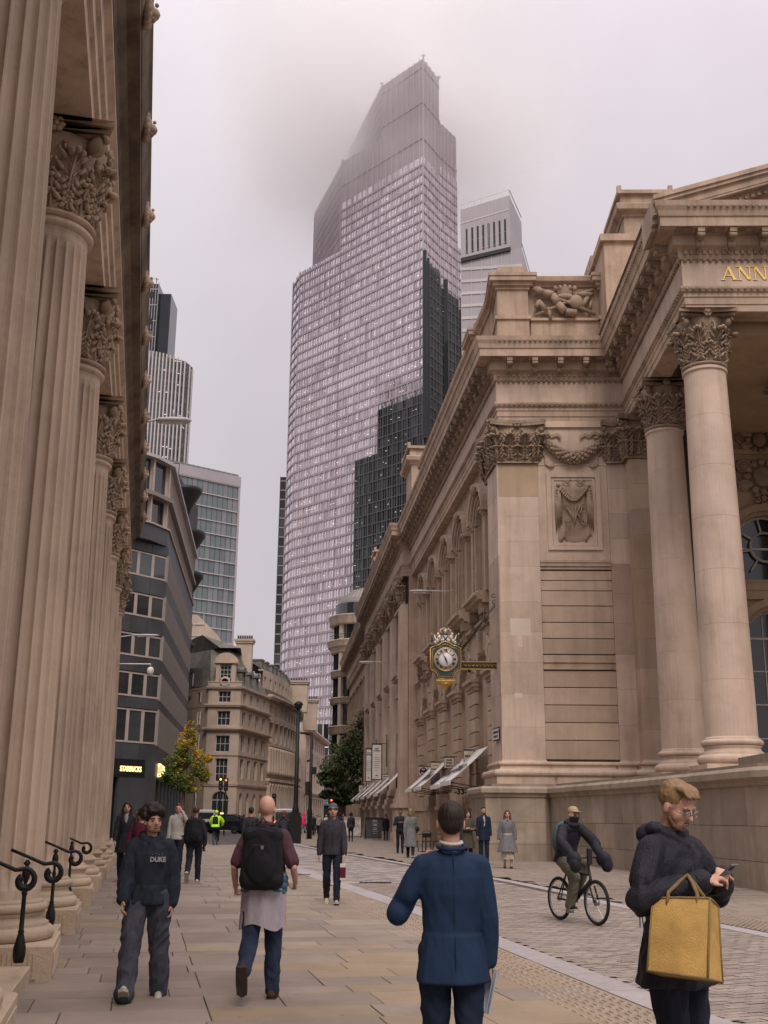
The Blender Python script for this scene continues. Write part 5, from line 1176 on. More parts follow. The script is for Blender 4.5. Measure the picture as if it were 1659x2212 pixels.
for z in np.arange(62,147,3.8):
    for k in range(n):
        if rnd()<.1: a,b=pts[k],pts[k+1]; zz=z+1.5+rnd(); m.add([(a[0]+.3,a[1]-.2,zz),(b[0]-.3,b[1]-.2,zz+.2),(b[0]-.3,b[1]-.2,zz+.4),(a[0]+.3,a[1]-.2,zz+.2)],[(0,1,2,3)])
m.obj('ceiling_lights','lit_ceiling',rt_,kind='stuff')
m=MB(); m.box(-14,5,0,14,100,180.3); m.box(5,9,2,14,100,177.5); m.obj('core_top','dk_glass',rt_)
m=MB()
for i in range(22): m.box(-14+i*.9-.1,-14+i*.9+.1,-.25,0,150,180.8)
for z in (178,172,166,160): m.box(-14,5,-.3,0,z,z+.3)
m.obj('core_ribs','mauve_panel',rt_,kind='stuff'); m=MB()
for (x,z) in ((1,175),(1,165),(1,161),(-2,170)): m.box(x,x+2.4,-.35,0,z,z+2)
m.obj('louvres','black',rt_,kind='stuff')
m=MB()
for i in range(7): x=-8+i*2; m.tube([(x,0,180.3),(x,0,182.6)],.12,4); m.tube([(x-.8,0,182.3),(x+.8,0,181.9)],.1,4)
m.obj('roof_aerials','black',rt_,kind='stuff')
# banded green glass office
gb=thing('banded_glass_building','green grey glass office with pale horizontal bands in the gap on the left','building',(-34.5,250,0))
d=Vector((.79,.616)); T=Matrix(((d.x,-d.y,0,-d.x*24),(d.y,d.x,0,-d.y*24),(0,0,1,0),(0,0,0,1)))
G4,B4,M4=MB(T),MB(T),MB(T)
z=30.0
while z<77:
    for i in range(18):
        x0=24*i/18; x1=24*(i+1)/18; t=(rnd()-.5)*.05; G4.add([(x0,-t,z),(x1,t,z),(x1,t,z+3.1),(x0,-t,z+3.1)],[(0,1,2,3)],0 if rnd()<.5 else (1 if rnd()<.6 else 2)); M4.box(x0-.03,x0+.03,-.1,0,z,z+3.1)
    B4.box(-.2,24.2,-.3,0,z-.1,z+.08); z+=3.1
G4.obj('glass_panes',['green_glass','blue_panel','green_glass'],gb,kind='stuff'); B4.obj('floor_bands','rib_white',gb,kind='stuff'); M4.obj('mullions','dk_frame',gb,kind='stuff')
m=MB(T); m.box(0,24,.1,16,0,78.4); m.box(24,24.5,-.3,.5,20,78.9); m.box(0,24.5,-.4,.3,76.6,79.0); m.obj('edge_frame','mauve_panel',gb)
# glazed roofs behind the mansard
gr_=thing('glazed_roof_building','pale gridded roof rising behind the mansard building','building',(-29,150,0))
m=MB(); m.box(-10,8.4,0,10,0,22); m.add([(-10,0,22),(2.5,0,22),(2.5,0,28.2),(-10,0,28.2),(8.4,0,22.5),(6.4,0,25.4),(3.5,0,28.2)],[(0,1,2,3),(1,4,5,6,2)]); m.obj('wall','far_stone_b',gr_)
m=MB()
for i in range(9): m.box(-6.0+i*1.3,-5.94+i*1.3,-.1,0,20,28.2)
for i in range(4): m.box(-8,4.6,-.12,0,22+i*1.6,22.08+i*1.6)
m.obj('frame_lines','rib_white',gr_,kind='stuff')
# dark glass block closing the street end
se=thing('street_end_building','dark glazed office block closing the far end of the street behind the trees','building',(-8,230,0))
T=Matrix.Identity(4); G5,B5,M5,L5=MB(),MB(),MB(),MB()
tfacet(G5,B5,M5,L5,(-6.5,0),(8,0),4,20,lit=.25,mod=1.2,fl=3.2,band_h=.3)
G5.obj('glass_panes',['dk_glass_b','green_glass','dk_glass','dk_glass'],se,kind='stuff'); B5.obj('floor_bands','dk_frame',se,kind='stuff'); M5.obj('mullions','pale_metal',se,kind='stuff'); L5.obj('ceiling_lights','lit_ceiling',se,kind='stuff')
m=MB(); m.box(-6.5,8,.2,10,0,19.9); m.obj('core','dk_glass',se)
# ---------------------------------------------------------------- low cloud round the tower top
cl=MB(); cl.box(-80,80,310,445,200,330); 
cm2=bpy.data.materials.new('low_cloud'); cm2.use_nodes=True; t=cm2.node_tree; t.nodes.clear(); n=t.nodes.new; l=t.links.new
o_=n('ShaderNodeOutputMaterial'); pv=n('ShaderNodeVolumePrincipled'); l(pv.outputs[0],o_.inputs['Volume']); pv.inputs['Color'].default_value=(1,.995,.998,1); pv.inputs['Anisotropy'].default_value=0
gp=n('ShaderNodeNewGeometry'); sp=n('ShaderNodeSeparateXYZ'); l(gp.outputs['Position'],sp.inputs[0])
nz=n('ShaderNodeTexNoise'); nz.inputs['Scale'].default_value=.016; nz.inputs['Detail'].default_value=3; l(gp.outputs['Position'],nz.inputs['Vector'])
def mr(src,a,b,c,d_,clamp=True):
    k=n('ShaderNodeMapRange'); k.inputs[1].default_value=a;k.inputs[2].default_value=b;k.inputs[3].default_value=c;k.inputs[4].default_value=d_;k.interpolation_type='SMOOTHSTEP'; l(src,k.inputs[0]); return k.outputs[0]
def mu(a,b):
    k=n('ShaderNodeMath'); k.operation='MULTIPLY'; l(a,k.inputs[0]); l(b,k.inputs[1]); return k.outputs[0]
d1=mr(sp.outputs['Z'],205,285,0,1); d2=mr(nz.outputs['Fac'],.32,.62,.15,1.5); dens=mu(d1,d2)
for ax,a,b in (('X',-80,-15),('X',80,25),('Y',310,345),('Y',445,395)):
    dens=mu(dens,mr(sp.outputs[ax],a,b,0,1))
dens=mu(dens,mr(sp.outputs['Z'],330,275,0,1))
fin=n('ShaderNodeMath'); fin.operation='MULTIPLY'; fin.inputs[1].default_value=.042; l(dens,fin.inputs[0]); l(fin.outputs[0],pv.inputs['Density'])
lc=cl.obj('low_cloud',cm2); lc['kind']='stuff'
cm2.cycles.volume_sampling='MULTIPLE_IMPORTANCE' if hasattr(cm2.cycles,'volume_sampling') else None
S.cycles.volume_step_rate=3; S.cycles.volume_max_steps=128
# ================================================================ CLOCK ON ITS BRACKET
Yc=42.6
ck=thing('bracket_clock','ornate green and gold clock with a coat of arms on a bracket','clock',(2.42,Yc,7.28))
OUT=[(-.40,.60),(-.28,.62),(-.14,.73),(0,.77),(.14,.73),(.28,.62),(.40,.60),(.58,.52),(.58,-.28),(.5,-.34),(.38,-.42),(.32,-.52),(.28,-.68),(-.28,-.68),(-.32,-.52),(-.38,-.42),(-.5,-.34),(-.58,-.28),(-.58,.52)]
XZ=Matrix(((1,0,0,0),(0,0,1,0),(0,1,0,0),(0,0,0,1)))
m=MB(); m.prism(OUT,-.19,.19,0,XZ); m.obj('case','clock_green',ck)
def rim(sc,r,y,nm='gilt_edge'):
    m=MB(); p=[(x*sc,y,z*sc+.0) for x,z in OUT]; p.append(p[0]); m.tube(p,r,5); m.obj(nm,'gold',ck)
rim(1.0,.02,-.2); rim(.87,.01,-.2); rim(1.0,.02,.2)
m=MB(); m.lathe([(.01,.0),(.435,.0),(.44,-.02),(.01,-.02)],40,0,TR(0,-.2,.08)@RX(PI/2)@SC(1,1,-1)); m.obj('dial','clock_white',ck)
m=MB()
def ring(r,rr,y=-.235): m.lathe([(r+rr*math.cos(t),rr*math.sin(t)) for t in [2*PI*i/6 for i in range(7)]],40,0,TR(0,y,.08)@RX(PI/2),cap=False)
ring(.45,.011); ring(.40,.005); ring(.27,.007)
m.obj('dial_ring','gold',ck)
NUM=['XII','I','II','III','IIII','V','VI','VII','VIII','IX','X','XI']
for i,s in enumerate(NUM):
    a=-i*PI/6; t=text_mesh('numeral',s,.125,'black',.004,.008,sx=.85); put('numeral',t,ck,TR(.335*math.sin(-a),-.232,.08+.335*math.cos(a))@RY(-a))
for i in range(12):
    a=i*PI/6+PI/12; m=MB(); m.box(-.004,.004,-.008,0,-.065,.065,0,TR(.335*math.sin(a),-.228,.08+.335*math.cos(a))@RY(a)); m.obj('dial_bar','black',ck)
for nm,ln,w_,a in (('minute_hand',.36,.022,R_(-26)),('hour_hand',.25,.032,R_(157))):
    m=MB(); m.add([(-w_,-.03,0),(0,-.03,ln),(w_,-.03,0),(0,-.03,-.1)],[(0,1,2,3)],0,False,TR(0,-.225,.08)@RY(a)); m.obj(nm,'black',ck)
# lower console
m=MB(); m.box(-.36,.36,-.2,.2,-.76,-.68); m.box(-.3,.3,-.16,.16,-.82,-.76); m.lathe([(.02,-1.08),(.07,-1.02),(.12,-.95),(.22,-.86),(.28,-.82)],14,0,SC(1,.7,1)); 
for i in range(9): m.ball((-.34+i*.085,-.2,-.76),.035,6,4)
for i in range(7): m.ball((-.24+i*.08,-.12,-.86),.045,6,4)
m.obj('console','gold',ck)
for sx in (-1,1):
    m=MB(); m.lathe([(.02,0),(.09,.05),(.1,.1),(.06,.15),(.03,.2),(.05,.24),(.035,.3),(.03,.4),(.012,.5),(.0,.54)],12,0,TR(sx*.52,0,.56)); m.obj('torch_finial','clock_green',ck)
    m=MB(); m.ball((sx*.52,0,1.08),(.03,.03,.06),6,5); m.obj('gilt_flame','gold',ck)
mat('arms_silver',(.55,.47,.38),.4,.3,20,.4,40,metal=.4)
m=MB()
for (x,z,r) in ((-.22,.95,.1),(.22,.95,.1),(-.3,.82,.09),(.3,.82,.09),(-.13,.82,.08),(.13,.82,.08),(-.27,1.08,.06),(.27,1.08,.06),(0,1.2,.08),(-.38,.75,.07),(.38,.75,.07)): m.ball((x,0,z),(r,r*.7,r*1.2),8,6)
for s in (-1,1):
    m.tube([(s*.15,0,.75),(s*.26,-.03,.92),(s*.2,-.05,1.05)],[.05,.06,.03],6); m.tube([(s*.3,0,.7),(s*.38,0,.9),(s*.44,0,1.08)],[.05,.04,.015],6); m.tube([(s*.1,0,1.1),(s*.22,0,1.2),(s*.16,0,1.28)],.025,5)
for i in range(5): m.ball((-.12+.06*i,-.02,1.28+.03*math.sin(i*1.6)),.035,6,4)
m.obj('supporters','arms_silver',ck)
m=MB(); m.prism([(-.12,1.02),(.12,1.02),(.12,.85),(.06,.76),(0,.72),(-.06,.76),(-.12,.85)],-.12,-.06,0,XZ); m.obj('shield','clock_white',ck)
m=MB(); m.tube([(-.1,-.13,1.0),(.08,-.13,.78)],.02,4); m.tube([(.1,-.13,1.0),(-.08,-.13,.78)],.02,4); m.obj('saltire','black',ck)
m=MB(); m.box(.6,1.99,-.08,.08,-.25,-.01); m.obj('bracket_beam','black',ck)
m=MB(); m.box(.6,1.99,-.09,.09,-.005,.02); m.box(.6,1.99,-.09,.09,-.28,-.255); 
for i in range(9):
    x=.7+i*.145; m.tube([(x-.06,-.09,-.17),(x-.02,-.09,-.08),(x+.04,-.09,-.09),(x+.045,-.09,-.14),(x+.01,-.09,-.15),(x+.005,-.09,-.12)],.011,4); m.tube([(x+.04,-.09,-.09),(x+.09,-.09,-.17)],.011,4)
m.obj('gilt_wave_border','gold',ck)
m=MB(); m.tube([(.62,0,.45),(2.05,0,2.35)],.018,5); m.tube([(.62,.1,.48),(2.05,.1,2.45)],.012,5)
for (x,z,r) in ((.68,.35,.07),(.7,.15,.06),(.75,.05,.05),(1.35,1.75,.12),(1.5,1.9,.1),(1.95,2.35,.13),(1.9,2.6,.1)):
    m.tube([(x+r*(1-.05*i)*math.cos(i*.6),0,z+r*(1-.07*i)*math.sin(i*.6)) for i in range(12)],.014,4)
m.tube([(1.55,0,1.55),(1.55,0,2.15)],.02,5); m.tube([(2.03,0,1.95),(2.03,0,2.6)],.02,5); m.tube([(.75,0,.0),(1.1,0,.06),(1.4,0,-.0)],.012,4)
m.ball((.92,0,-.33),.07,8,6); m.obj('ironwork','iron',ck)
# street plate on the pier
sp_=thing('street_sign','small white street name plate with dark frame on the side of the corner pier','sign',(4.33,42.45,4.55),PI/2-R_(-5.3)+PI)
sp_.rotation_euler=(0,0,R_(-80))
m=MB(); m.box(-.42,.42,-.03,0,-.24,.24); m.obj('plate_frame','black',sp_); m=MB(); m.box(-.38,.38,-.04,-.03,-.2,.2); m.obj('plate','clock_white',sp_)
for s,z in (('THREADNEEDLE',.07),('STREET  EC3',-.09)): put('lettering',text_mesh('lettering',s,.10,'black',.003,.002),sp_,TR(0.02,-.044,z))
# ================================================================ AWNINGS
def awning(yl,zt,zb,out,wd,lab,txt=None,face=-.0,sw=SW):
    t=thing('awning',lab,'awning',tuple(RT_@Vector((sw,yl,zb))),R_(5.3),'white fabric awnings along the shopfronts')
    a=MB(); x0=0; x1=-out; h=wd/2
    p0=Vector((x0-.15,0,zt-zb)); p1=Vector((x1,0,0)); n=8; vs=[]
    for i in range(n+1):
        q=p0.lerp(p1,i/n); q.z-=.05*math.sin(PI*i/n); vs+=[(q.x,-h,q.z),(q.x,h,q.z),(q.x,-h,q.z-.015),(q.x,h,q.z-.015)]
    fs=[]
    for i in range(n):
        b=4*i; fs+=[(b,b+1,b+5,b+4),(b+2,b+6,b+7,b+3),(b,b+4,b+6,b+2),(b+1,b+3,b+7,b+5)]
    a.add(vs,fs,0,True); a.obj('canopy','white_cloth',t)
    a=MB(); a.box(x1-.03,x1+.03,-h,h,-.16,.02); a.obj('valance','white_cloth',t)
    a=MB()
    for s in (-1,1): a.tube([(x1,s*(h-.15),-.05),(x1*.45,s*(h-.15),-.2),(0,s*(h-.2),-.25)],.02,5); 
    a.tube([(x1,-h,-.12),(x1,h,-.12)],.022,5); a.obj('arm','iron',t)
    if txt:
        me=text_mesh('lettering',txt,.62,'black',.003,.01,sx=1.3); d=(p1-p0).normalized(); ang=math.atan2(-(d.z),-(d.x))
        # text plane: x along -y(local) ... readable from the street
        X=Vector((0,-1,0)); Z=-d; Y=X.cross(Z)*-1
        mid=p0.lerp(p1,.62)+Vector((-.0,0,.03))
        M=Matrix(((X.x,-Y.x,Z.x,mid.x),(X.y,-Y.y,Z.y,mid.y),(X.z,-Y.z,Z.z,mid.z),(0,0,0,1))); put('lettering',me,t,M)
    return t
awning(6.0,4.35,2.95,1.75,2.8,'white awning nearest the corner pier, printed with a word','GRIND')
awning(9.4,4.2,2.9,1.7,2.6,'white awning second from the corner pier, beside the one nearest it','GRIND')
awning(16.6,4.3,3.0,1.6,2.6,'white awning in front of the middle arches, nearer of a pair','GRIND')
awning(20.6,4.3,3.0,1.6,2.6,'white awning in front of the middle arches, farther of a pair')
for k,yy in enumerate((33.5,39.3,45.1,50.9,56.7,63.3,68.5)):
    awning(yy,4.4,3.0,1.7,3.0,['white awning between the first two giant pilasters','white awning right of the tall hanging banners','white awning below the tall hanging banners','fourth white awning along the projecting centre','fifth white awning along the projecting centre','sixth white awning, just past the projecting centre','farthest white awning along the street'][k],sw=-.1 if yy<61 else .35)
# ================================================================ HANGING SIGNS
def hsign(D0,D1,Yd,lab,lines,size=.16,bg='sign_cream',fg='black',cat='sign',extra=None):
    # box given by its upper left and lower right as seen in the street; placed at depth Yd
    def w_(x,y):
        d=fw*2387+cr*(x-829.5)+cu*(1106-y); k=Yd/d.y; return Vector((d.x*k,Yd,1.45+d.z*k))
    a=w_(*D0); b=w_(*D1); c=(a+b)/2; W_=b.x-a.x; H_=a.z-b.z
    t=thing('hanging_sign',lab,cat,(c.x,Yd,c.z),0,'signs hanging over the shopfronts')
    m=MB(); m.box(-W_/2,W_/2,-.03,.03,-H_/2,H_/2); m.obj('board',bg,t)
    m=MB(); e=.02*H_+.008
    for q in ((-W_/2,W_/2,-H_/2,-H_/2+e),(-W_/2,W_/2,H_/2-e,H_/2),(-W_/2,-W_/2+e,-H_/2,H_/2),(W_/2-e,W_/2,-H_/2,H_/2)): m.box(q[0],q[1],-.036,-.03,q[2],q[3])
    m.tube([(-W_/2,0,H_/2+.03),(W_/2+.3,0,H_/2+.03)],.018,5); m.tube([(W_/2+.28,0,-.3),(W_/2+.28,0,H_/2+.6)],.03,5); m.obj('bracket','iron',t)
    n=len(lines)
    for i,s in enumerate(lines):
        if s: put('lettering',text_mesh('lettering',s,size*H_,fg,.003,.004),t,TR(0,-.04,H_*(.5-(i+.5)/n)*.8))
    if extra: extra(t,W_,H_)
    return t
hsign((1001,1621),(1026,1646),49.5,'square cream hanging sign reading GRIND',['GRIND'],.25)
hsign((959,1636),(982,1660),54.5,'square cream hanging sign reading buns from home in small letters',['buns','from','home'],.27)
hsign((930,1647),(951,1668),59,'square cream hanging sign reading CHANGO under a small arch',['','CHANGO'],.22,extra=lambda t,W,H:(lambda m:(m.tube([(.13*math.cos(PI*i/8)*W/.5,-.04,.08*H+.16*H*math.sin(PI*i/8)) for i in range(9)],.012,4),m.obj('arch_logo','black',t)))(MB()))
hsign((905,1656),(924,1676),63.5,'square cream hanging sign with a round black badge',['Sam','Berry'],.22,fg='sign_cream',extra=lambda t,W,H:(lambda m:(m.lathe([(.01,0),(.43*H,0),(.43*H,.006),(.01,.006)],20,0,TR(0,-.031,0)@RX(PI/2)),m.obj('badge','black',t)))(MB()))
hsign((844,1666),(862,1684),78,'cream hanging sign with two lines of small letters beyond the first giant pilaster',['Sweet','Counter'],.14)
hsign((826,1673),(843,1682),82,'low wide cream hanging sign next to the banners',['MERCHANT'],.3)
hsign((775,1696),(784,1711),96,'small far hanging sign near the end awning',['S'],.5)
hsign((990,1648),(1003,1662),52,'small pink poster panel hanging behind the second awning',['23'],.5,bg='poster_red',fg='sign_cream')
hsign((931,1672),(950,1692),60,'small patterned violet hanging panel under the CHANGO sign',[],.3,bg='poster_violet')
hsign((863,1690),(880,1712),76,'small red and violet poster hanging beneath the two line sign',[],.3,bg='poster_violet',extra=lambda t,W,H:(lambda m:(m.box(-W*.3,W*.3,-.035,-.031,-H*.4,-H*.05),m.obj('print','poster_red',t)))(MB()))
def banner(D0,D1,Yd,lab):
    return hsign(D0,D1,Yd,lab,['Royal','Exchange','','~','_______','______','_______','_____','_______','______','','*','','bag'],.045,bg='frame_white',cat='banner')
banner((803,1607),(825,1685),72,'tall white hanging banner with a list of names, the nearer one'); banner((790,1617),(803,1689),78,'tall white hanging banner half hidden behind the nearer banner')
nb_=thing('number_plate','dark house number 33 on the pier above the café door','number',(3.5,50.4,2.62)); put('numeral',text_mesh('numeral','-33-',.34,'black',.01,.01),nb_,TR(0,0,0))
m=MB(); m.box(-.4,.4,.01,.03,-.2,.2); m.obj('plate','portland_pale',nb_)
# ================================================================ A-BOARDS, TABLES
def aboard(x,y,w,h,lab,bg,rz=.1,lines=(),fg='clock_white',pic=False):
    t=thing('pavement_board',lab,'sign board',(x,y,.03),rz)
    for s in (-1,1):
        m=MB(); T=RX(s*.22)@TR(0,-s*.0,0); q=TR(0,s*-.28,0)@RX(-s*.22*-1*-1)
        q=TR(0,-s*.22,0)@RX(-s*.17); m.box(-w/2,w/2,-.012,.012,.12,h,0,q); b=m.obj('panel',bg,t)
        m=MB(); 
        for a in (-w/2,w/2-.03): m.box(a,a+.03,-.02,.02,0,h,0,q)
        m.box(-w/2,w/2,-.02,.02,h-.03,h,0,q); m.box(-w/2,w/2,-.02,.02,.1,.13,0,q); m.obj('frame','black',t)
    q=TR(0,-.22,0)@RX(-.17)
    for i,s in enumerate(lines): put('lettering',text_mesh('lettering',s,.12,fg,.003,.002),t,q@TR(0,-.02,h*.85-i*.14))
    if pic:
        m=MB(); m.box(-w*.38,w*.38,-.018,-.014,h*.2,h*.62,0,q); m.obj('print_ground','white_cloth',t)
        m=MB()
        for k in range(6): m.ball((-w*.28+w*.1*k*.9,-.02,h*.5+.02*math.sin(k*2)),(.07,.012,.07),8,6,0,q)
        m.obj('print_berries','poster_red',t); m=MB(); m.prism([(-w*.3,.3),(w*.05,.3),(w*.1,.55),(-w*.35,.55)],.014,.02,0,q@Matrix(((1,0,0,0),(0,0,-1,0),(0,1,0,0),(0,0,0,1)))); mat('cup_gold',(.5,.3,.1),.6); m.obj('print_cup','cup_gold',t)
        m=MB(); m.box(w*.15,w*.36,-.022,-.016,h*.35,h*.8,0,q); m.obj('print_drink','poster_red',t)
mat('board_dark',(.05,.05,.055),.6,.2); mat('print_pale',(.5,.45,.42),.6,.4,3,0)
aboard(.9,79,1.3,1.55,'pavement board with a picture of a dessert cup and red drink','white_cloth',.25,pic=True)
aboard(-.45,79.5,1.35,1.5,'dark pavement board with lines of white text beside the dessert board','board_dark',.2,lines=('MENU','-----------','coffee','-------','cakes','----------','-------'))
aboard(-2.2,87,1.35,1.6,'pavement board with a pale photo print, farther up by the café','print_pale',.1,lines=('NEW','----'),fg='board_dark')
aboard(-16.9,70.0,.8,1.1,'small black pavement board outside the coffee shop','board_dark',-.3,lines=('OPEN',))
def cafe_table(x,y,lab):
    t=thing('cafe_table',lab,'table',(x,y,.04)); m=MB(); m.lathe([(.01,.72),(.34,.72),(.35,.74),(.01,.75)],20); m.obj('tabletop','black',t)
    m=MB(); m.tube([(0,0,.02),(0,0,.72)],.03,6); m.lathe([(.01,0),(.25,0),(.22,.03),(.01,.04)],14); m.obj('pedestal_leg','iron',t)
def cafe_chair(x,y,rz,lab):
    t=thing('cafe_chair',lab,'chair',(x,y,.04),rz,'black café chairs by the corner')
    m=MB(); m.box(-.2,.2,-.2,.2,.44,.47); m.obj('seat','black',t)
    for sx in (-1,1):
        for sy in (-1,1): m=MB(); m.tube([(sx*.17,sy*.17,.44),(sx*.2,sy*.21,0)],.014,5); m.obj('leg','iron',t)
    m=MB(); m.tube([(-.18,.19,.46),(-.19,.24,.85),(0,.25,.92),(.19,.24,.85),(.18,.19,.46)],.014,5); m.box(-.17,.17,.225,.24,.62,.8); m.obj('backrest','iron',t)
cafe_table(2.0,51.5,'round black café table nearest the corner'); cafe_table(2.9,53.5,'round black café table behind the nearest one')
cafe_chair(1.45,51.4,PI/2,'black metal café chair on the street side of the near table'); cafe_chair(2.5,51.2,-PI/2,'black metal café chair between the two round tables'); cafe_chair(2.0,50.8,PI,'black metal café chair with its back to the viewer'); cafe_chair(3.3,53,-1,'black metal café chair beside the farther table')
# ================================================================ LAMP POSTS AND STREET LAMPS
def lamp_post(x,y,h,lab,r=.11,head=True):
    t=thing('lamp_post',lab,'lamp post',(x,y,0),0); m=MB(); k=.34 if head else .16; m.box(-k,k,-k,k,0,1.55); m.box(-k*.85,k*.85,-k*.85,k*.85,1.55,1.75); m.obj('base','iron',t)
    m=MB(); m.lathe([(r*1.6,1.5 if head else 0),(r*1.5,1.9),(r*1.1,2.1),(r,2.6),(r*.7,h)],12); m.obj('pole','iron',t)
    m=MB(); 
    if head: m.lathe([(.1,h),(.22,h+.12),(.2,h+.2),(.28,h+.3),(.2,h+.42),(.08,h+.5)],12); 
    m.tube([(0,0,h-.2),(-.5,0,h-.1)],.04,5) if not head else None
    if not head: m.box(-.8,-.2,-.12,.12,h-.12,h-.04)
    m.obj('lantern','iron',t); return t
lamp_post(-4.95,66,7.6,'tall black lamp post with a square base in the middle of the street',.13)
t=lamp_post(-5.0,80,7.3,'thinner black lamp post with traffic signals fixed to it, behind the tall one',.12,False)
m=MB(); m.box(-.35,-.12,-.15,.15,3.0,3.9); m.box(.1,.4,-.2,.1,4.4,4.9); m.tube([(0,0,5.4),(-.3,0,5.3)],.08,6); m.obj('fitting','black',t)
def wall_lamp(p,ln,lab,s=1,wall=.5):
    t=thing('street_lamp',lab,'street lamp',p); m=MB(); m.lathe([(.02,-ln/2),(.12*s,-ln*.4),(.16*s,0),(.13*s,ln*.4),(.02,ln/2)],12,0,RY(PI/2)@SC(.45,1,1)); m.obj('lamp_head','pale_metal',t)
    m=MB(); m.tube([(ln/2-.05,0,.02),(ln/2+wall,0,.0)],.03,5); m.obj('arm','pale_metal',t)
    m=MB(); m.box(-ln*.3,ln*.3,-.08,.08,-.09,-.06); m.obj('lens','clock_white',t); return t
wall_lamp((1.75,52,11.95),1.0,'pale street lamp on a short arm reaching from the arcade wall',1,1.2)
wall_lamp((-1.1,76,11.8),1.1,'pale street lamp reaching from the giant pilasters farther up the street',1,.9)
t=wall_lamp((-6.1,30,12.45),1.05,'large pale street lamp slung on a wire over the left pavement',1.3,.0)
m=MB(); m.tube([(-.5,0,.02),(-3.4,0,-.6)],.035,5); m.tube([(0,0,.1),(0,0,.32)],.03,5); m.obj('bracket_arm','pale_metal',t)
t=wall_lamp((-13.4,62,11.3),1.5,'pale street lamp on a thin arm by the dark office windows',1,.0); m=MB(); m.tube([(-.7,0,0),(-2.2,0,-.2)],.03,5); m.obj('bracket_arm','pale_metal',t)
cc=thing('security_camera','small white dome security camera hanging by the last columns','camera',(-10.9,52,8.1)); m=MB(); m.lathe([(.0,-.3),(.13,-.25),(.16,-.1),(.16,0),(.1,.1),(.02,.12)],12); m.obj('dome','frame_white',cc); m=MB(); m.tube([(-1.6,0,.25),(0,0,.25),(0,0,.1)],.03,5); m.obj('bracket_arm','frame_white',cc)
# traffic lights
mat('red_light',(1,.12,.04),.4,.02,1,0,emit=3); mat('amber_light',(1,.5,.1),.4,.02,1,0,emit=3)
def tlight(x,y,z,lab,lit='red_light',two=False):
    t=thing('traffic_light',lab,'traffic light',(x,y,0)); m=MB(); m.tube([(0,0,0),(0,0,z+.4)],.06,6); m.obj('pole','black',t)
    m=MB(); m.box(-.16,.16,-.14,.1,z-.55,z+.45); m.obj('signal_box','black',t)
    for k in range(3):
        m=MB(); m.lathe([(.01,0),(.075,0),(.075,.03),(.01,.03)],12,0,TR(0,-.15,z+.28-k*.32)@RX(PI/2)); m.obj('lens',lit if k==0 else 'board_dark',t)
    return t
tlight(-4.2,96,2.6,'traffic light with a red lamp lit in the far middle of the street'); tlight(-7.9,84,2.7,'dark traffic light left of the lamp posts','board_dark'); tlight(-13.0,92,4.1,'traffic light with glowing lamp above the bald man','amber_light'); tlight(-12.6,92.2,4.05,'second glowing traffic light, just right of its twin above the bald man','red_light')
# ================================================================ TREES
def leaf_mats(n,cols): 
    for i,c in enumerate(cols): mat(f'{n}_{i}',c,.7,.3,2,0,spec=.2)
leaf_mats('autumn',[(.055,.085,.015),(.10,.12,.015),(.28,.19,.02),(.42,.24,.025),(.36,.13,.03)]); leaf_mats('evergreen',[(.022,.04,.014),(.04,.062,.02),(.065,.085,.03),(.10,.11,.045)])
mat('bark',(.09,.065,.045),.95,.3,6,.6,30)
def tree(x,y,lab,blobs,n,ls,pre,pick,trunk_h,limbs,name='street_tree',r0=.12):
    t=thing(name,lab,'tree',(x,y,0)); m=MB(); m.tube([(0,0,0),(.03,0,trunk_h*.5),(0,.03,trunk_h),(.05,0,limbs[0][2])],[r0*1.25,r0,r0*.85,r0*.3],8)
    for (bx,by,bz) in limbs: m.tube([(0,0,trunk_h*.95+rnd()*.6),(bx*.45,by*.45,(trunk_h+bz)/2+.1),(bx,by,bz)],[r0*.5,r0*.3,.02],5)
    for k in range(40):
        b=random.choice(blobs); a=rnd()*2*PI; e=Vector((b[0]+b[3]*.8*math.cos(a),b[1]+b[3]*.8*math.sin(a),b[2]+(rnd()-.3)*b[4])); s=Vector((0,0,min(e.z-.6,b[2]-.5))); m.tube([s,(s+e)/2+Vector((0,0,.15)),e],[.03,.02,.008],4)
    m.obj('trunk','bark',t)
    c=MB(); vs=[];fs=[];mi=[]
    for i in range(n):
        b=random.choice(blobs); 
        while True:
            p=Vector((rnd()*2-1,rnd()*2-1,rnd()*2-1))
            if p.length<1: break
        p=p*(.55+.45*rnd()) if rnd()<.75 else p
        q=Vector((b[0]+p.x*b[3],b[1]+p.y*b[3],b[2]+p.z*b[4]))
        if noise.noise(q*1.6)<-.14: continue
        a,e=rnd()*2*PI,(rnd()-.5)*2.2; u=Vector((math.cos(a)*math.cos(e),math.sin(a)*math.cos(e),math.sin(e))); w=u.orthogonal().normalized(); s=ls*(.6+.8*rnd()); k=len(vs)
        vs+=[q-u*s,q+w*s*.55,q+u*s,q-w*s*.55]; fs.append((k,k+1,k+2,k+3)); mi.append(pick(q))
    me=bpy.data.meshes.new('crown'); me.from_pydata([tuple(v) for v in vs],[],fs)
    for i in range(5 if pre=='autumn' else 4): me.materials.append(MT[f'{pre}_{i}'])
    me.polygons.foreach_set('material_index',mi); me.update(); o=put('crown',me,t); o['kind']='stuff'; return t
def pickA(q):
    v=.45*q.x/1.6+.5*(q.z-4.7)/2.6+noise.noise(q*1.3)*.75+(rnd()-.5)*.5
    return 0 if v<-.15 else 1 if v<.25 else 2 if v<.62 else 3 if v<1.05 else 4
def pickE(q): v=noise.noise(q*1.1)*.9+(rnd()-.5)*.9+.12*(q.z-6); return 0 if v<-.25 else 1 if v<.15 else 2 if v<.5 else 3
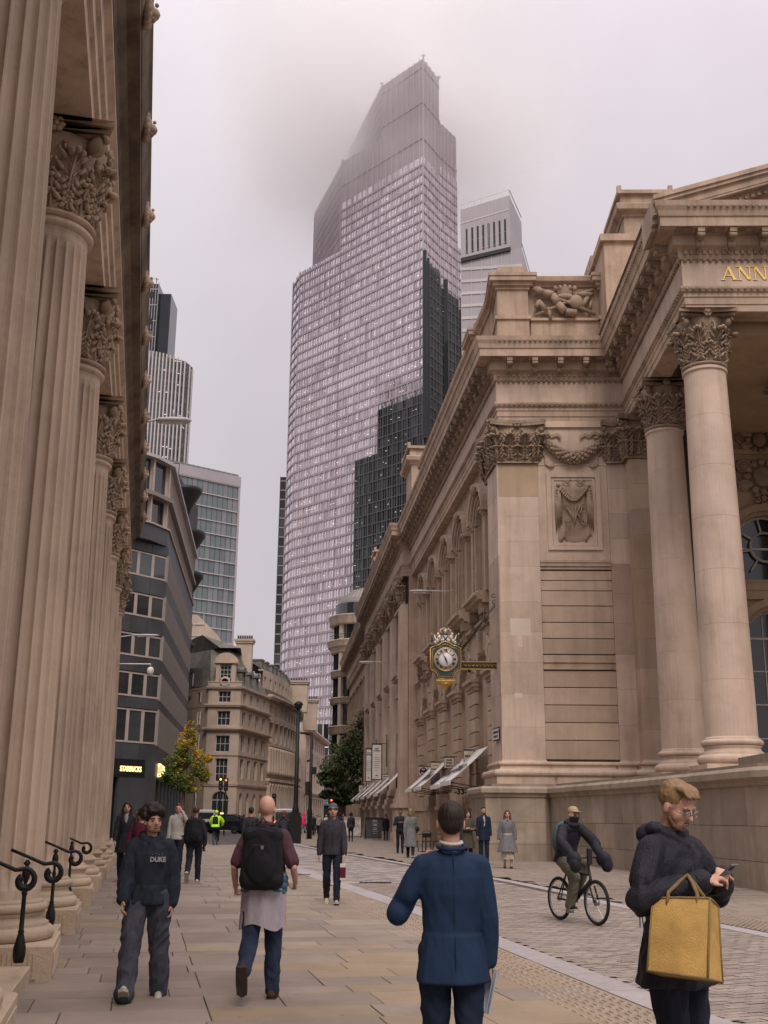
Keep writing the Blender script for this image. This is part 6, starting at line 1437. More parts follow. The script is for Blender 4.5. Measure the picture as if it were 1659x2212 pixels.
tree(-13.2,76,'small street tree with yellow and green autumn leaves outside the coffee shop',[(0,0,6.0,.85,1.2),(.25,0,6.9,.5,.9),(-.7,0,5.0,.95,.9),(.75,0,5.0,.95,1.0),(-.2,.1,4.2,1.3,.7),(-1.0,0,3.9,.7,.6),(1.15,.1,4.1,.65,.6),(.3,0,3.4,1.0,.5),(1.55,0,5.25,.3,.25)],10500,.08,'autumn',pickA,3.0,[(0,0,6.8),(-.8,.2,5.2),(.9,0,5.3),(-.5,-.3,4.4),(.6,.3,4.3)])
tree(-3.6,104,'large dark green tree leaning over the street behind the exchange',[(1.6,0,8.6,2.0,1.8),(.4,0,7.4,1.8,1.2),(-.4,0,6.0,2.0,1.0),(1.4,0,6.0,2.2,1.6),(-.9,0,4.7,1.4,.7),(.8,0,4.0,2.0,.9),(2.2,0,10.0,1.3,1.4),(-1.6,0,5.2,.8,.35),(0,0,3.0,1.4,.5),(-1.3,.2,3.5,.9,.4)],17000,.13,'evergreen',pickE,3.4,[(1.4,0,8),(-.8,0,6),(2,.5,6),(-1.2,0,4.8),(.6,-.5,5)],r0=.2)
# ================================================================ VEHICLES
mat('cab_black',(.012,.012,.014),.18,.3,3,0,spec=.8); mat('van_silver',(.34,.33,.34),.3,.1,3,0,metal=.3,spec=.6); mat('van_white',(.5,.49,.49),.4,.1,3,0); mat('car_glass',(.03,.035,.04),.06,.3,2,0,spec=1); mat('tyre',(.015,.015,.016),.85,.2,10,.3); mat('rim',(.3,.3,.31),.35,.1,5,0,metal=.8); mat('head_light',(1,.95,.85),.2,.02,1,0,emit=1.2)
def vehicle(name,lab,cat,loc,rz,prof,wd,mt,glass,wheels,wr,lights,extra=None,taper=.12):
    """prof: side outline [(x,z)] nose at +x; body lofted across the width with tumblehome"""
    t=thing(name,lab,cat,loc,rz); m=MB(); ys=[-wd/2,-wd/2+.06,-wd*.25,0,wd*.25,wd/2-.06,wd/2]; zmax=max(z for _,z in prof); n=len(prof); vs=[]
    for j,y in enumerate(ys):
        e=abs(y)/(wd/2)
        for x,z in prof:
            f=max(0,(z-1.0)/(zmax-1.0)); yy=y*(1-taper*f); zz=z-.05*e**4*(1 if z>.6 else 0); xx=x*(1-.02*e**4); vs.append((xx*(1 if e<1 else .985),yy,zz))
    fs=[(j*n+i,(j+1)*n+i,(j+1)*n+(i+1)%n,j*n+(i+1)%n) for j in range(len(ys)-1) for i in range(n)]+[tuple(range(n)),tuple(range(len(ys)*n-1,(len(ys)-1)*n-1,-1))]
    m.add(vs,fs); m.obj('body',mt,t)
    for nm,quad,side in glass:
        for s in ((-1,1) if side else (0,)):
            m=MB()
            if side: m.add([(x,s*(wd/2*(1-taper*max(0,(z-1)/(zmax-1)))+.006),z) for x,z in quad],[tuple(range(len(quad)))])
            else: (x0,z0),(x1,z1)=quad; f0=(wd/2-.12)*(1-taper*max(0,(z0-1)/(zmax-1))); f1=(wd/2-.12)*(1-taper*max(0,(z1-1)/(zmax-1))); m.add([(x0,-f0,z0),(x0,f0,z0),(x1,f1,z1),(x1,-f1,z1)],[(0,1,2,3)])
            m.obj(nm,'car_glass',t)
    for x in wheels:
        for s in (-1,1):
            m=MB(); T=TR(x,s*(wd/2-.1),wr)@RX(PI/2); m.lathe([(wr*.6,-.1),(wr*.95,-.11),(wr,-.06),(wr,.06),(wr*.95,.11),(wr*.6,.1)],20,0,T,cap=False); w_=m.obj('wheel','tyre',t); m=MB(); m.lathe([(.01,-.09),(wr*.62,-.09),(wr*.62,.09),(.01,.09)],14,0,T); m.obj('rim','rim',w_)
    for (x,y,z,mn,nm) in lights: m=MB(); m.ball((x,y,z),(.05,.11,.09),8,6); m.obj(nm,mn,t)
    if extra: extra(t)
    return t
cabp=[(2.25,.32),(2.32,.5),(2.28,.82),(1.9,.98),(1.15,1.08),(.55,1.62),(.2,1.74),(-1.2,1.75),(-1.75,1.6),(-2.15,1.05),(-2.3,.85),(-2.32,.4),(-2.2,.3)]
def cabx(t):
    m=MB(); m.box(.1,.35,-.3,.3,1.75,1.87); m.obj('roof_sign','letters_lit',t)
    m=MB(); m.add([(-.9,-.905,.45),(.2,-.905,.45),(-.1,-.905,1.0),(-1.1,-.905,1.0)],[(0,1,2,3)]); m.obj('side_advert','print_pale',t); m=MB(); m.add([(-.6,-.909,.45),(-.35,-.909,.45),(-.45,-.909,1.0),(-.65,-.909,1.0)],[(0,1,2,3)]); m.obj('advert_stripe','poster_red',t)
    for s in (-1,1): m=MB(); m.ball((.95,s*1.0,1.12),(.07,.1,.09),7,5); m.obj('mirror','cab_black',t)
    m=MB(); m.box(2.28,2.36,-.45,.45,.5,.8); m.obj('grille','rim',t)
vehicle('black_cab','black taxi cab crossing the junction behind the green cyclist','taxi',(-14.6,106,-.02),R_(168),cabp,1.8,'cab_black',[('side_window',[(.75,1.12),(.35,1.55),(-.35,1.62),(-.35,1.1)],1),('rear_side_window',[(-.45,1.1),(-.45,1.62),(-1.2,1.62),(-1.75,1.42),(-1.9,1.1)],1),('windscreen',[(1.18,1.09),(.6,1.63)],0),('rear_window',[(-2.13,1.1),(-1.78,1.57)],0)],(1.45,-1.4),.33,[(2.22,-.65,.8,'head_light','headlight'),(2.22,.65,.8,'head_light','headlight'),(-2.28,.75,.8,'red_light','tail_light'),(-2.28,-.75,.8,'red_light','tail_light')],cabx,.14)
vanp=[(2.6,.35),(2.7,.6),(2.6,.95),(2.2,1.15),(1.5,1.9),(1.2,2.15),(-2.4,2.2),(-2.55,2.1),(-2.6,.6),(-2.5,.35)]
VG=[('side_window',[(1.9,1.25),(1.45,1.8),(.8,1.85),(.8,1.2)],1),('windscreen',[(2.18,1.18),(1.53,1.88)],0),('rear_window',[(-2.61,1.3),(-2.6,1.9)],0)]
vehicle('parked_van','silver grey van with dark side in the middle of the street by the lamp posts','van',(-8.6,100,-.02),R_(100),vanp,2.0,'van_silver',VG,(1.7,-1.6),.35,[(2.6,-.7,.85,'head_light','headlight'),(2.6,.7,.85,'head_light','headlight'),(-2.6,.85,1.1,'red_light','tail_light'),(-2.6,-.85,1.1,'red_light','tail_light')],None,.08)
vehicle('parked_van','white van seen from behind, left of the black taxi','van',(-18.6,122,-.02),R_(95),vanp,2.1,'van_white',VG,(1.7,-1.6),.35,[(-2.6,.85,1.1,'red_light','tail_light'),(-2.6,-.85,1.1,'red_light','tail_light')],None,.08)
vehicle('parked_car','dark car mostly hidden behind the silver van and lamp posts','car',(-6.6,112,-.02),R_(95),[(2.1,.3),(2.15,.6),(1.9,.85),(1.0,.95),(.4,1.4),(-.9,1.45),(-1.6,1.05),(-2.1,.95),(-2.15,.4)],1.8,'cab_black',[('windscreen',[(1.0,.97),(.45,1.38)],0),('side_window',[(.75,.98),(.3,1.3),(-.8,1.35),(-1.3,1.0)],1)],(1.35,-1.3),.32,[(2.1,.65,.65,'head_light','headlight'),(2.1,-.65,.65,'head_light','headlight')],None,.18)
# ================================================================ PEOPLE
def vmesh(name,prims,voxel,smooth=4,fold=0,ff=(9,9,3.5),seed=0,cut=None):
    """organic surface from overlapping tapered limbs and ellipsoids, fused into one skin"""
    a=MB()
    for p in prims:
        if p[0]=='c':   # chain of (point,radius)
            pts=[q[0] for q in p[1]]; rs=[q[1] for q in p[1]]; fl=p[2] if len(p)>2 else None
            a.tube(pts,rs,12,0,fl)
            for q,r in p[1]: a.ball(q,r*.999,12,8,0,fl)
        elif p[0]=='e': a.ball((0,0,0),p[2],16,12,0,TR(*p[1])@(p[3] if len(p)>3 else Matrix()))
        elif p[0]=='m': a.add(p[1],p[2])
    me=a.mesh(name+'_src',[]); o=bpy.data.objects.new('tmp',me); COL.objects.link(o)
    r=o.modifiers.new('r','REMESH'); r.mode='VOXEL'; r.voxel_size=voxel; r.use_smooth_shade=True
    if smooth: s=o.modifiers.new('s','SMOOTH'); s.iterations=smooth; s.factor=.5
    dg=bpy.context.evaluated_depsgraph_get(); dg.update(); n=bpy.data.meshes.new_from_object(o.evaluated_get(dg)); bpy.data.objects.remove(o); bpy.data.meshes.remove(me); n.name=name
    if fold:
        k=len(n.vertices); co=np.zeros(k*3); n.vertices.foreach_get('co',co); co=co.reshape(-1,3); no=np.zeros(k*3); n.vertices.foreach_get('normal',no); no=no.reshape(-1,3)
        off=Vector((seed*3.7,seed*1.3,seed*2.1)); nn=noise.noise; d=np.array([(1-2*abs(nn(Vector((c[0]*ff[0]+c[2]*4.5,c[1]*ff[1]-c[2]*3,c[2]*ff[2]))+off)))*.7+nn(Vector((c[0]*19+c[2]*9,c[1]*19,c[2]*9))+off)*.3 for c in co])
        co+=no*(d*fold)[:,None]; n.vertices.foreach_set('co',co.ravel()); n.update()
    n.polygons.foreach_set('use_smooth',[True]*len(n.polygons)); return n
V=Vector
def pose(hip=(0,0),knee=(0,0),arm=((0,.12,.25),(0,.12,.25)),lean=0,el=None,wr=None,spread=.0,foot=(0,0)):
    J={}; P=[]
    for s,i in ((-1,0),(1,1)):
        h=V((s*.095,0,0)); a=hip[i]; k=h+V((s*spread,math.sin(a)*.44,-math.cos(a)*.44)); b=a-knee[i]; an=k+V((s*spread*.5,math.sin(b)*.42,-math.cos(b)*.42)); P.append((h,k,an,b))
    low=min(an.z-.075-max(0,-.0) for _,_,an,_ in P); J['z']=-low; z=V((0,0,J['z']))
    for (h,k,an,b),n,i in zip(P,'LR',(0,1)): J['hip'+n]=h+z; J['kn'+n]=k+z; J['an'+n]=an+z; J['fp'+n]=b*.9+foot[i]
    pel=V((0,0,.0))+z; up=V((0,math.sin(lean),math.cos(lean))); J['pel']=pel; J['ch']=pel+up*.36; J['nk']=pel+up*.56; J['up']=up
    for s,n,i in ((-1,'L',0),(1,'R',1)):
        sh=J['nk']+V((s*.172,0,-.082)); f,ab,e=arm[i]; 
        d=V((s*math.sin(ab),math.sin(f)*math.cos(ab),-math.cos(f)*math.cos(ab))); E=sh+d*.29; f2=f+e; d2=V((s*math.sin(ab)*.35,math.sin(f2),-math.cos(f2))).normalized(); W=E+d2*.255
        if el and el[i]: E=V(el[i])+z-V((0,0,.92))
        if wr and wr[i]: W=V(wr[i])+z-V((0,0,.92))
        J['sh'+n]=sh; J['el'+n]=E; J['wr'+n]=W
    return J
def hand(J,n,curl=.5,fine=True,inward=0):
    W=J['wr'+n]; d=(W-J['el'+n]).normalized(); s=-1 if n=='L' else 1
    side=V((0,1,0)) if abs(d.y)<.7 else V((0,0,1)); side=(side-d*side.dot(d)).normalized(); pal=d.cross(side).normalized()*s  # side: thumb side; pal points outwards
    if pal.x*s<0 and abs(d.y)<.7: pal=-pal
    out=[('c',[(W-d*.02,.026),(W+d*.03,.028)]),('e',tuple(W+d*.05),(.024,.036,.045))]
    out=[('c',[(W-d*.03,.025),(W+d*.02,.027)])]
    for k,(o,l) in enumerate(((.030,.068),(.011,.078),(-.009,.072),(-.028,.056))):
        b=W+d*.02+side*o*.7; kn=W+d*.085+side*o; a=curl; p1=kn+(d*math.cos(a)-pal*math.sin(a))*l*.5; p2=p1+(d*math.cos(a*2.1)-pal*math.sin(a*2.1))*l*.5
        out.append(('c',[(b,.014),(kn,.0125),(p1,.0095),(p2,.0075)]))
    t0=W+d*.02+side*.022; t1=t0+(d*.55+side*.7-pal*.3)*.04; t2=t1+(d*.85+side*.25-pal*.35)*.035; out.append(('c',[(t0,.015),(t1,.012),(t2,.009)])); J['hand'+n]=W+d*.085-pal*.03; return out
def head_prims(hx=1.0):
    return [('e',(0,-.012,.115),(.073,.094,.092)),('e',(0,.022,.075),(.062,.072,.082)),('e',(0,.045,.02),(.042,.045,.035)),('c',[(V((0,.085,.10)),.009),(V((0,.106,.062)),.014)]),('e',(0,.088,.058),(.019,.014,.01)),
      ('c',[(V((-.042,.078,.112)),.010),(V((.042,.078,.112)),.010)]),('c',[(V((-.018,.083,.026)),.008),(V((.018,.083,.026)),.008)]),('c',[(V((-.012,.08,.014)),.008),(V((.012,.08,.014)),.008)]),
      ('e',(-.075,-.005,.075),(.010,.020,.031)),('e',(.075,-.005,.075),(.010,.020,.031)),('e',(-.045,.045,.055),(.022,.025,.028)),('e',(.045,.045,.055),(.022,.025,.028))]
def xf(prims,M):
    r=[]
    for p in prims:
        if p[0]=='c': r.append(('c',[(M@V(q),rr) for q,rr in p[1]]))
        elif p[0]=='e': r.append(('e',tuple(M@V(p[1])),p[2],M.to_3x3().to_4x4()@(p[3] if len(p)>3 else Matrix())))
    return r
def cmat(n,c,**k):
    if n not in MT: mat(n,c,k.pop('rough',.85),k.pop('var',.15),k.pop('scale',6),k.pop('bump',.22),k.pop('bs',9),spec=.2,obj=True,bd=k.pop('bd',.07),stretch=k.pop('stretch',(2.4,2.4,.7)),**k)
    return n
for n_,c_ in (('skin_a',(.48,.27,.19)),('skin_b',(.42,.23,.16)),('skin_c',(.55,.32,.235)),('skin_d',(.24,.13,.09))): mat(n_,c_,.55,.1,20,.05,60,obj=True)
for n_,c_ in (('hair_dark',(.018,.011,.008)),('hair_brown',(.06,.03,.016)),('hair_blond',(.23,.145,.07)),('hair_auburn',(.10,.035,.018)),('stubble',(.16,.09,.06))): mat(n_,c_,.6,.3,18,.7,1.0,obj=True,stretch=(70,70,14),bd=.01)
def person(lab,loc,face,J,s=1.0,det=2,skin='skin_a',top=None,legs=None,hair=None,shoes=('shoe_dark',(.02,.02,.02)),head=(0,0,0),beard=None,curl=(.5,.5),brow='hair_dark',group=None,name='person',extras=None,sleeve=1,gl=False):
    """face: compass heading in degrees; head: (pitch down, turn, tilt)"""
    t=thing(name,lab,'person',loc,-R_(face),group); t.scale=(s,s,s); vx={3:.0072,2:.010,1:.02,0:.035}[det]
    nk=J['nk']; HM=TR(*(nk+J['up']*.075+V((0,.012,0))))@RZ(head[1])@RX(-head[0])@RY(head[2])@SC(1.06,1.06,1.05); J['HM']=HM
    pr=xf(head_prims(),HM)+[('c',[(nk-J['up']*.03,.058),(nk+J['up']*.06,.054),(HM@V((0,-.01,.05)),.052)])]
    pr+=[('e',tuple(J['ch']-J['up']*.02),(.14,.085,.2)),('e',tuple(J['pel']+J['up']*.05),(.14,.09,.12)),('c',[(J['pel'],.10),(J['nk']-J['up']*.06,.07)])]
    for n in 'LR':
        pr.append(('c',[(J['sh'+n],.045),(J['el'+n],.033),(J['el'+n].lerp(J['wr'+n],.35),.034),(J['wr'+n],.025)])); pr.append(('c',[(J['nk']-J['up']*.07,.05),(J['sh'+n],.045)])); pr.append(('c',[(J['hip'+n],.075),(J['kn'+n],.048),(J['kn'+n].lerp(J['an'+n],.3),.05),(J['an'+n],.034)]))
        if det>=1: pr+=hand(J,n,curl[0 if n=='L' else 1])
        else: J['hand'+n]=J['wr'+n]+(J['wr'+n]-J['el'+n]).normalized()*.08; pr.append(('c',[(J['wr'+n],.03),(J['hand'+n],.025)]))
    put('body',vmesh('body',pr,vx,3 if det<2 else 4),t).data.materials.append(MT[skin])
    if det>=1:
        m=MB()
        for sx in (-1,1): m.ball((sx*.031,.083,.088),(.014,.008,.007),8,6,0,HM); m.tube([(sx*.014,.090,.107),(sx*.032,.089,.115),(sx*.048,.078,.108)],.0055,5,0,HM)
        m.tube([(-.022,.090,.020),(0,.093,.0215),(.022,.090,.020)],.0032,5,0,HM); m.obj('eyes_and_brows',brow,t)
    if beard: put('beard',vmesh('beard',xf([('c',[(V((-.055,.02,.03)),.016),(V((-.04,.055,-.0)),.02),(V((0,.075,-.008)),.022),(V((.04,.055,-.0)),.02),(V((.055,.02,.03)),.016)]),('c',[(V((-.022,.09,.036)),.007),(V((.022,.09,.036)),.007)])],HM),max(vx,.008),3),t).data.materials.append(MT[beard])
    if hair: 
        kind,hm=hair; hp=[]
        random.seed(hash(lab)%1000 if False else len(lab))
        if kind=='short': hp=[('e',(0,-.024,.128),(.078,.092,.088)),('e',(0,.03,.175),(.055,.055,.03))]
        if kind=='crop': hp=[('e',(0,-.022,.122),(.078,.094,.092)),('e',(0,-.05,.09),(.070,.062,.07))]
        if kind=='quiff': hp=[('e',(0,-.025,.13),(.08,.094,.088))]+[('c',[(V((x*.05,-.02+rnd()*.03,.19)),.018),(V((x*.055+.006,.05,.19+.012*rnd())),.012),(V((x*.05+.01,.088,.165+.015*rnd())),.007)]) for x in (-1,-.6,-.2,.2,.6,1)]
        if kind=='curly':
            for k in range(64):
                a=rnd()*2*PI; e=rnd()*1.5-.05; q=V((math.cos(a)*math.cos(e)*.098,-.015+math.sin(a)*math.cos(e)*.11,.125+math.sin(e)*.095))
                if q.y>.06 and q.z<.15: continue
                hp.append(('e',tuple(q*1.04),(.024+.016*rnd(),)*3))
            hp+=[('e',(0,-.02,.13),(.088,.1,.092))]+[('e',(x,.085,.165+rnd()*.02),(.02,.018,.022)) for x in (-.06,-.03,0,.03,.06)]
        if kind=='long': hp=[('e',(0,-.02,.125),(.083,.098,.094))]+[('c',[(V((sx*.072,-.01,.12)),.028),(V((sx*.088,-.02,.03)),.032),(V((sx*.095,-.01,-.08)),.035),(V((sx*.09,.01,-.16)),.022)]) for sx in (-1,1)]+[('c',[(V((0,-.07,.1)),.06),(V((0,-.085,-.02)),.055),(V((0,-.08,-.12)),.035)])]
        if kind=='bob': hp=[('e',(0,-.02,.125),(.084,.1,.094))]+[('c',[(V((sx*.072,-.01,.12)),.03),(V((sx*.088,-.015,.04)),.034),(V((sx*.085,-.01,-.02)),.025)]) for sx in (-1,1)]+[('c',[(V((0,-.06,.1)),.065),(V((0,-.075,.0)),.055)])]
        if kind=='beanie': hp=[('e',(0,-.012,.135),(.084,.104,.088)),('c',[(V((-.078,.03,.125)),.014),(V((-.045,.088,.128)),.014),(V((0,.104,.13)),.014),(V((.045,.088,.128)),.014),(V((.078,.03,.125)),.014)]),('c',[(V((-.08,.02,.115)),.016),(V((-.06,-.07,.09)),.016),(V((0,-.11,.08)),.016),(V((.06,-.07,.09)),.016),(V((.08,.02,.115)),.016)])]
        if kind=='cap': hp=[('e',(0,-.015,.14),(.082,.1,.078)),('e',(0,.10,.132),(.062,.07,.009))]
        if kind=='hood': hp=[('e',(0,-.03,.115),(.096,.105,.112)),('e',(0,-.04,.02),(.1,.09,.08))]
        random.seed(11+len(lab)); 
        nm={'beanie':'beanie','cap':'cap','hood':'hood'}.get(kind,'hair')
        put(nm,vmesh('hair',xf(hp,HM),max(vx,.009 if kind=='curly' else .008),1 if kind in('curly','quiff') else 2,.005 if det>=1 and kind in('short','quiff','long','curly','bob') else 0,(40,12,40),1),t).data.materials.append(MT[hm])
    if legs:
        L_=dict(mat=None,w=0,hem=0,short=False); L_.update(legs); w=L_['w']; pr=[('e',tuple(J['pel']+V((0,-.005,.02))),(.155+w*.3,.103+w*.2,.115)),('e',tuple(J['pel']+V((0,-.02,-.03))),(.15+w*.3,.108,.1))]
        for n in 'LR':
            h,k,a=J['hip'+n],J['kn'+n],J['an'+n]; d=(a-k).normalized()
            pr.append(('c',[(h,.092+w),(h.lerp(k,.5),.08+w),(k,.064+w),(k.lerp(a,.35),.063+w*1.1),(a-d*.035,.05+w*1.25),(a+d*(.005+L_['hem']),.052+w*1.35)]))
        put('trousers',vmesh('trousers',pr,max(vx,.009),3,L_.get('fold',.015) if det>1 else .006 if det else 0,(12,12,6),3),t).data.materials.append(MT[L_['mat']])
    if top:
        T_=dict(mat=None,w=0,hem=.0,len=0,flare=0,arm=0,slv=1,name='jacket',collar=0,hoodd=0,belly=0); T_.update(top); w=T_['w']; up=J['up']; pel,ch,nkk=J['pel'],J['ch'],J['nk']
        wm=1 if w<.02 else .6
        RG=[(-.06,.168+w,.12+w),(.02,.162+w,.118+w),(.12,.148+w*1.1,.105+w+T_['belly']),(.22,.155+w*1.1,.108+w),(.32,.17+w*.9,.117+w),(.41,.178+w*.7,.115+w*.8),(.47,.17+w*.5,.10+w*.6),(.515,.125+w*.4,.083+w*.4),(.55,.072,.066)]
        nn=20; vs=[((pel+up*o).x+rx*math.cos(2*PI*i/nn)*(1 if abs(math.cos(2*PI*i/nn))<.8 else .985),(pel+up*o).y+ry*math.sin(2*PI*i/nn),(pel+up*o).z) for o,rx,ry in RG for i in range(nn)]; fs=[(j*nn+i,j*nn+(i+1)%nn,(j+1)*nn+(i+1)%nn,(j+1)*nn+i) for j in range(len(RG)-1) for i in range(nn)]+[tuple(range(nn)),tuple(range(len(RG)*nn-1,(len(RG)-1)*nn-1,-1))]
        pr=[('m',vs,fs),('c',[(J['shL'].lerp(nkk-up*.06,.1),.058+w*.5),(nkk-up*.05,.07+w*.3),(J['shR'].lerp(nkk-up*.06,.1),.058+w*.5)])]
        z1=T_['len']; c0=pel+up*.1
        if z1>0:   # coat skirt
            n=20; vs=[];rings=6
            for j in range(rings):
                f=j/(rings-1); c=c0+V((0,-.02*f,-(z1+.1)*f)); rx=.155+w+(.038+T_['flare'])*f; ry=.118+w+(.03+T_['flare'])*f
                for i in range(n): a=2*PI*i/n; rip=1+.05*f*math.sin(a*5+len(lab)); vs.append((c.x+rx*rip*math.cos(a),c.y+ry*rip*math.sin(a),c.z))
            fs=[(j*n+i,j*n+(i+1)%n,(j+1)*n+(i+1)%n,(j+1)*n+i) for j in range(rings-1) for i in range(n)]+[tuple(range(n)),tuple(range(rings*n-1,(rings-1)*n-1,-1))]; pr.append(('m',vs,fs))
        for n in 'LR':
            a,b,c=J['sh'+n],J['el'+n],J['wr'+n]; q=T_['arm']+w*.5
            if T_['slv']>=1: pr.append(('c',[(a,.056+q*.45),(a.lerp(b,.3),.055+q*.8),(a.lerp(b,.6),.051+q),(b,.05+q),(b.lerp(c,.5),.045+q),(c-(c-b).normalized()*.015,.034+q*.8)]))
            else: pr.append(('c',[(a,.054+q),(a.lerp(b,.45),.053+q),(a.lerp(b,.82),.056+q)]))
        if T_['collar']: pr+= [('c',[(nkk+V((sx*.05,-.05,.03)),.022),(nkk+V((sx*.075,.01,.015)),.022),(nkk+V((sx*.03,.07,-.03)),.018)]) for sx in (-1,1)]+[('c',[(nkk+V((-.05,-.05,.03)),.022),(nkk+V((0,-.068,.038)),.022),(nkk+V((.05,-.05,.03)),.022)])]
        if T_['hoodd']: pr+=[('e',tuple(nkk+V((0,-.10,.0))),(.13,.075,.06)),('c',[(nkk+V((-.09,-.05,.03)),.035),(nkk+V((-.085,.03,.01)),.03),(nkk+V((0,.085,-.05)),.025),(nkk+V((.085,.03,.01)),.03),(nkk+V((.09,-.05,.03)),.035)])]
        put(T_['name'],vmesh(T_['name'],pr,max(vx,.009),3,T_.get('fold',.013) if det>1 else .006 if det else 0,(13,13,3.2),7),t).data.materials.append(MT[T_['mat']])
    cmat(*shoes) if shoes[0] not in MT else None
    if det>1 and top:
        q=top.get('arm',0)+top.get('w',0)*.5
        for n in 'LR':
            if top.get('slv',1)<1: continue
            m=MB(); c,b=J['wr'+n],J['el'+n]; d=(c-b).normalized(); m.tube([c-d*.045,c-d*.03,c-d*.005,c+d*.002],[.036+q*.8,.040+q*.7,.036+q*.5,.031+q*.4],14); m.obj('cuff',top['mat'],t)
    for n in 'LR':
        a=J['an'+n]; f=J['fp'+n]; M=TR(*a)@RX(f)@SC(1.12,1.1,1.05)
        so=vmesh('shoe',[('c',[(M@V((0,-.045,-.035)),.042),(M@V((0,.06,-.045)),.04),(M@V((0,.14,-.055)),.032)]),('c',[(M@V((0,-.02,-.02)),.042),(M@V((0,-.01,.03)),.04)])],.012 if det>1 else .03,2); o=put('shoe',so,t); so.materials.append(MT[shoes[0]])
        if det>1: m=MB(); m.prism([(-.04,-.085),(.04,-.085),(.045,.05),(.04,.15),(.0,.178),(-.04,.15),(-.045,.05)],-.088,-.062,0,M); m.obj('sole',shoes[2] if len(shoes)>2 else 'shoe_sole',o)
    if extras: extras(t,J)
    return t
cmat('shoe_sole',(.35,.32,.28)); cmat('sole_dark',(.05,.035,.03)); cmat('shoe_dark',(.02,.02,.02),rough=.5); cmat('shoe_white',(.42,.40,.37)); cmat('shoe_beige',(.45,.40,.28)); cmat('shoe_brown',(.06,.035,.02))
cmat('hoodie_navy',(.022,.027,.04)); cmat('jean_grey',(.055,.06,.075),var=.35,scale=5); cmat('maroon',(.085,.035,.05)); cmat('pack_black',(.014,.014,.018),rough=.7,bump=.4,bs=160); cmat('jean_blue',(.022,.032,.06),var=.4,scale=5); cmat('jean_dark',(.015,.018,.03),var=.3,scale=5); cmat('sweater_grey',(.34,.30,.33)); cmat('teal',(.06,.12,.16)); cmat('charcoal',(.035,.032,.04)); cmat('suit_blue',(.014,.031,.068),var=.12,bump=.15,bs=7); cmat('suit_trouser',(.013,.022,.042),var=.1); cmat('jacket_black',(.018,.018,.026),rough=.55,bump=.3,bs=60); cmat('jute',(.55,.34,.11),rough=.9,var=.22,scale=7,bump=.6,bs=150,bd=.015); cmat('jute_edge',(.5,.34,.14),rough=.9,bump=.8,bs=200); cmat('cream_knit',(.38,.36,.33)); cmat('coat_grey',(.15,.15,.155)); cmat('coat_olive',(.07,.062,.048)); cmat('hivis',(.45,.85,.05)); cmat('pink',(.75,.04,.14)); cmat('paper',(.55,.58,.64),bump=.05); cmat('shirt_pale',(.4,.36,.42)); cmat('khaki',(.13,.12,.09)); cmat('cap_tan',(.34,.27,.15)); cmat('skirt_print',(.4,.36,.3),var=.55,scale=14); cmat('blanket_teal',(.05,.10,.10)); cmat('denim_light',(.16,.2,.26)); cmat('burgundy',(.09,.012,.03)); cmat('scarf',(.3,.26,.2)); mat('phone',(.12,.12,.13),.3,.1,5,0); cmat('brown_coat',(.08,.05,.035)); cmat('white_top',(.5,.48,.46))
def box_part(t,nm,mt,*bx,T=None):
    m=MB(T); [m.cbox(*b,.01) for b in bx]; return m.obj(nm,mt,t)
def backpack(t,J,m_='pack_black',sc=1.0,det=.009,strap=True):
    b=J['ch']+V((0,-.20,-.05)); k=sc
    pr=[('e',tuple(b),(.155*k,.10*k,.25*k)),('c',[(b+V((-.1,0,.16))*k,.07*k),(b+V((.1,0,.16))*k,.07*k)]),('c',[(b+V((-.10,.0,-.18))*k,.085*k),(b+V((.10,.0,-.18))*k,.085*k)]),('c',[(b+V((-.11,0,-.18))*k,.07*k),(b+V((-.1,0,.15))*k,.06*k)]),('c',[(b+V((.11,0,-.18))*k,.07*k),(b+V((.1,0,.15))*k,.06*k)]),('e',tuple(b+V((0,-.06,-.08))*k),(.125*k,.07*k,.15*k))]
    bp=thing('backpack','','bag') if False else put('backpack',vmesh('backpack',pr,det,3,.006,(8,8,5),5),t); bp.data.materials.append(MT[m_])
    m=MB()
    for s in (-1,1):
        pts=[J['nk']+V((s*.10,-.12,-.02)),J['nk']+V((s*.105,-.02,.045)),J['nk']+V((s*.12,.09,-.02)),J['ch']+V((s*.14,.135,-.05)),J['ch']+V((s*.17,.04,-.2)),b+V((s*.12,.05,-.2))*1]
        for i in range(len(pts)-1): m.tube([pts[i],pts[i+1]],[.024,.024],6)
    m.obj('strap',m_,t)
    m=MB(); m.tube([b+V((-.10,-.09,.19))*k,b+V((0,-.12,.215))*k,b+V((.10,-.09,.19))*k],.006,4); m.tube([b+V((-.115,-.105,.0))*k,b+V((-.06,-.135,.09))*k,b+V((.06,-.135,.09))*k,b+V((.115,-.105,.0))*k],.005,4); m.tube([b+V((-.03,-.02,.26))*k,b+V((0,-.03,.30))*k,b+V((.03,-.02,.26))*k],.01,5); m.obj('zip','charcoal',t)
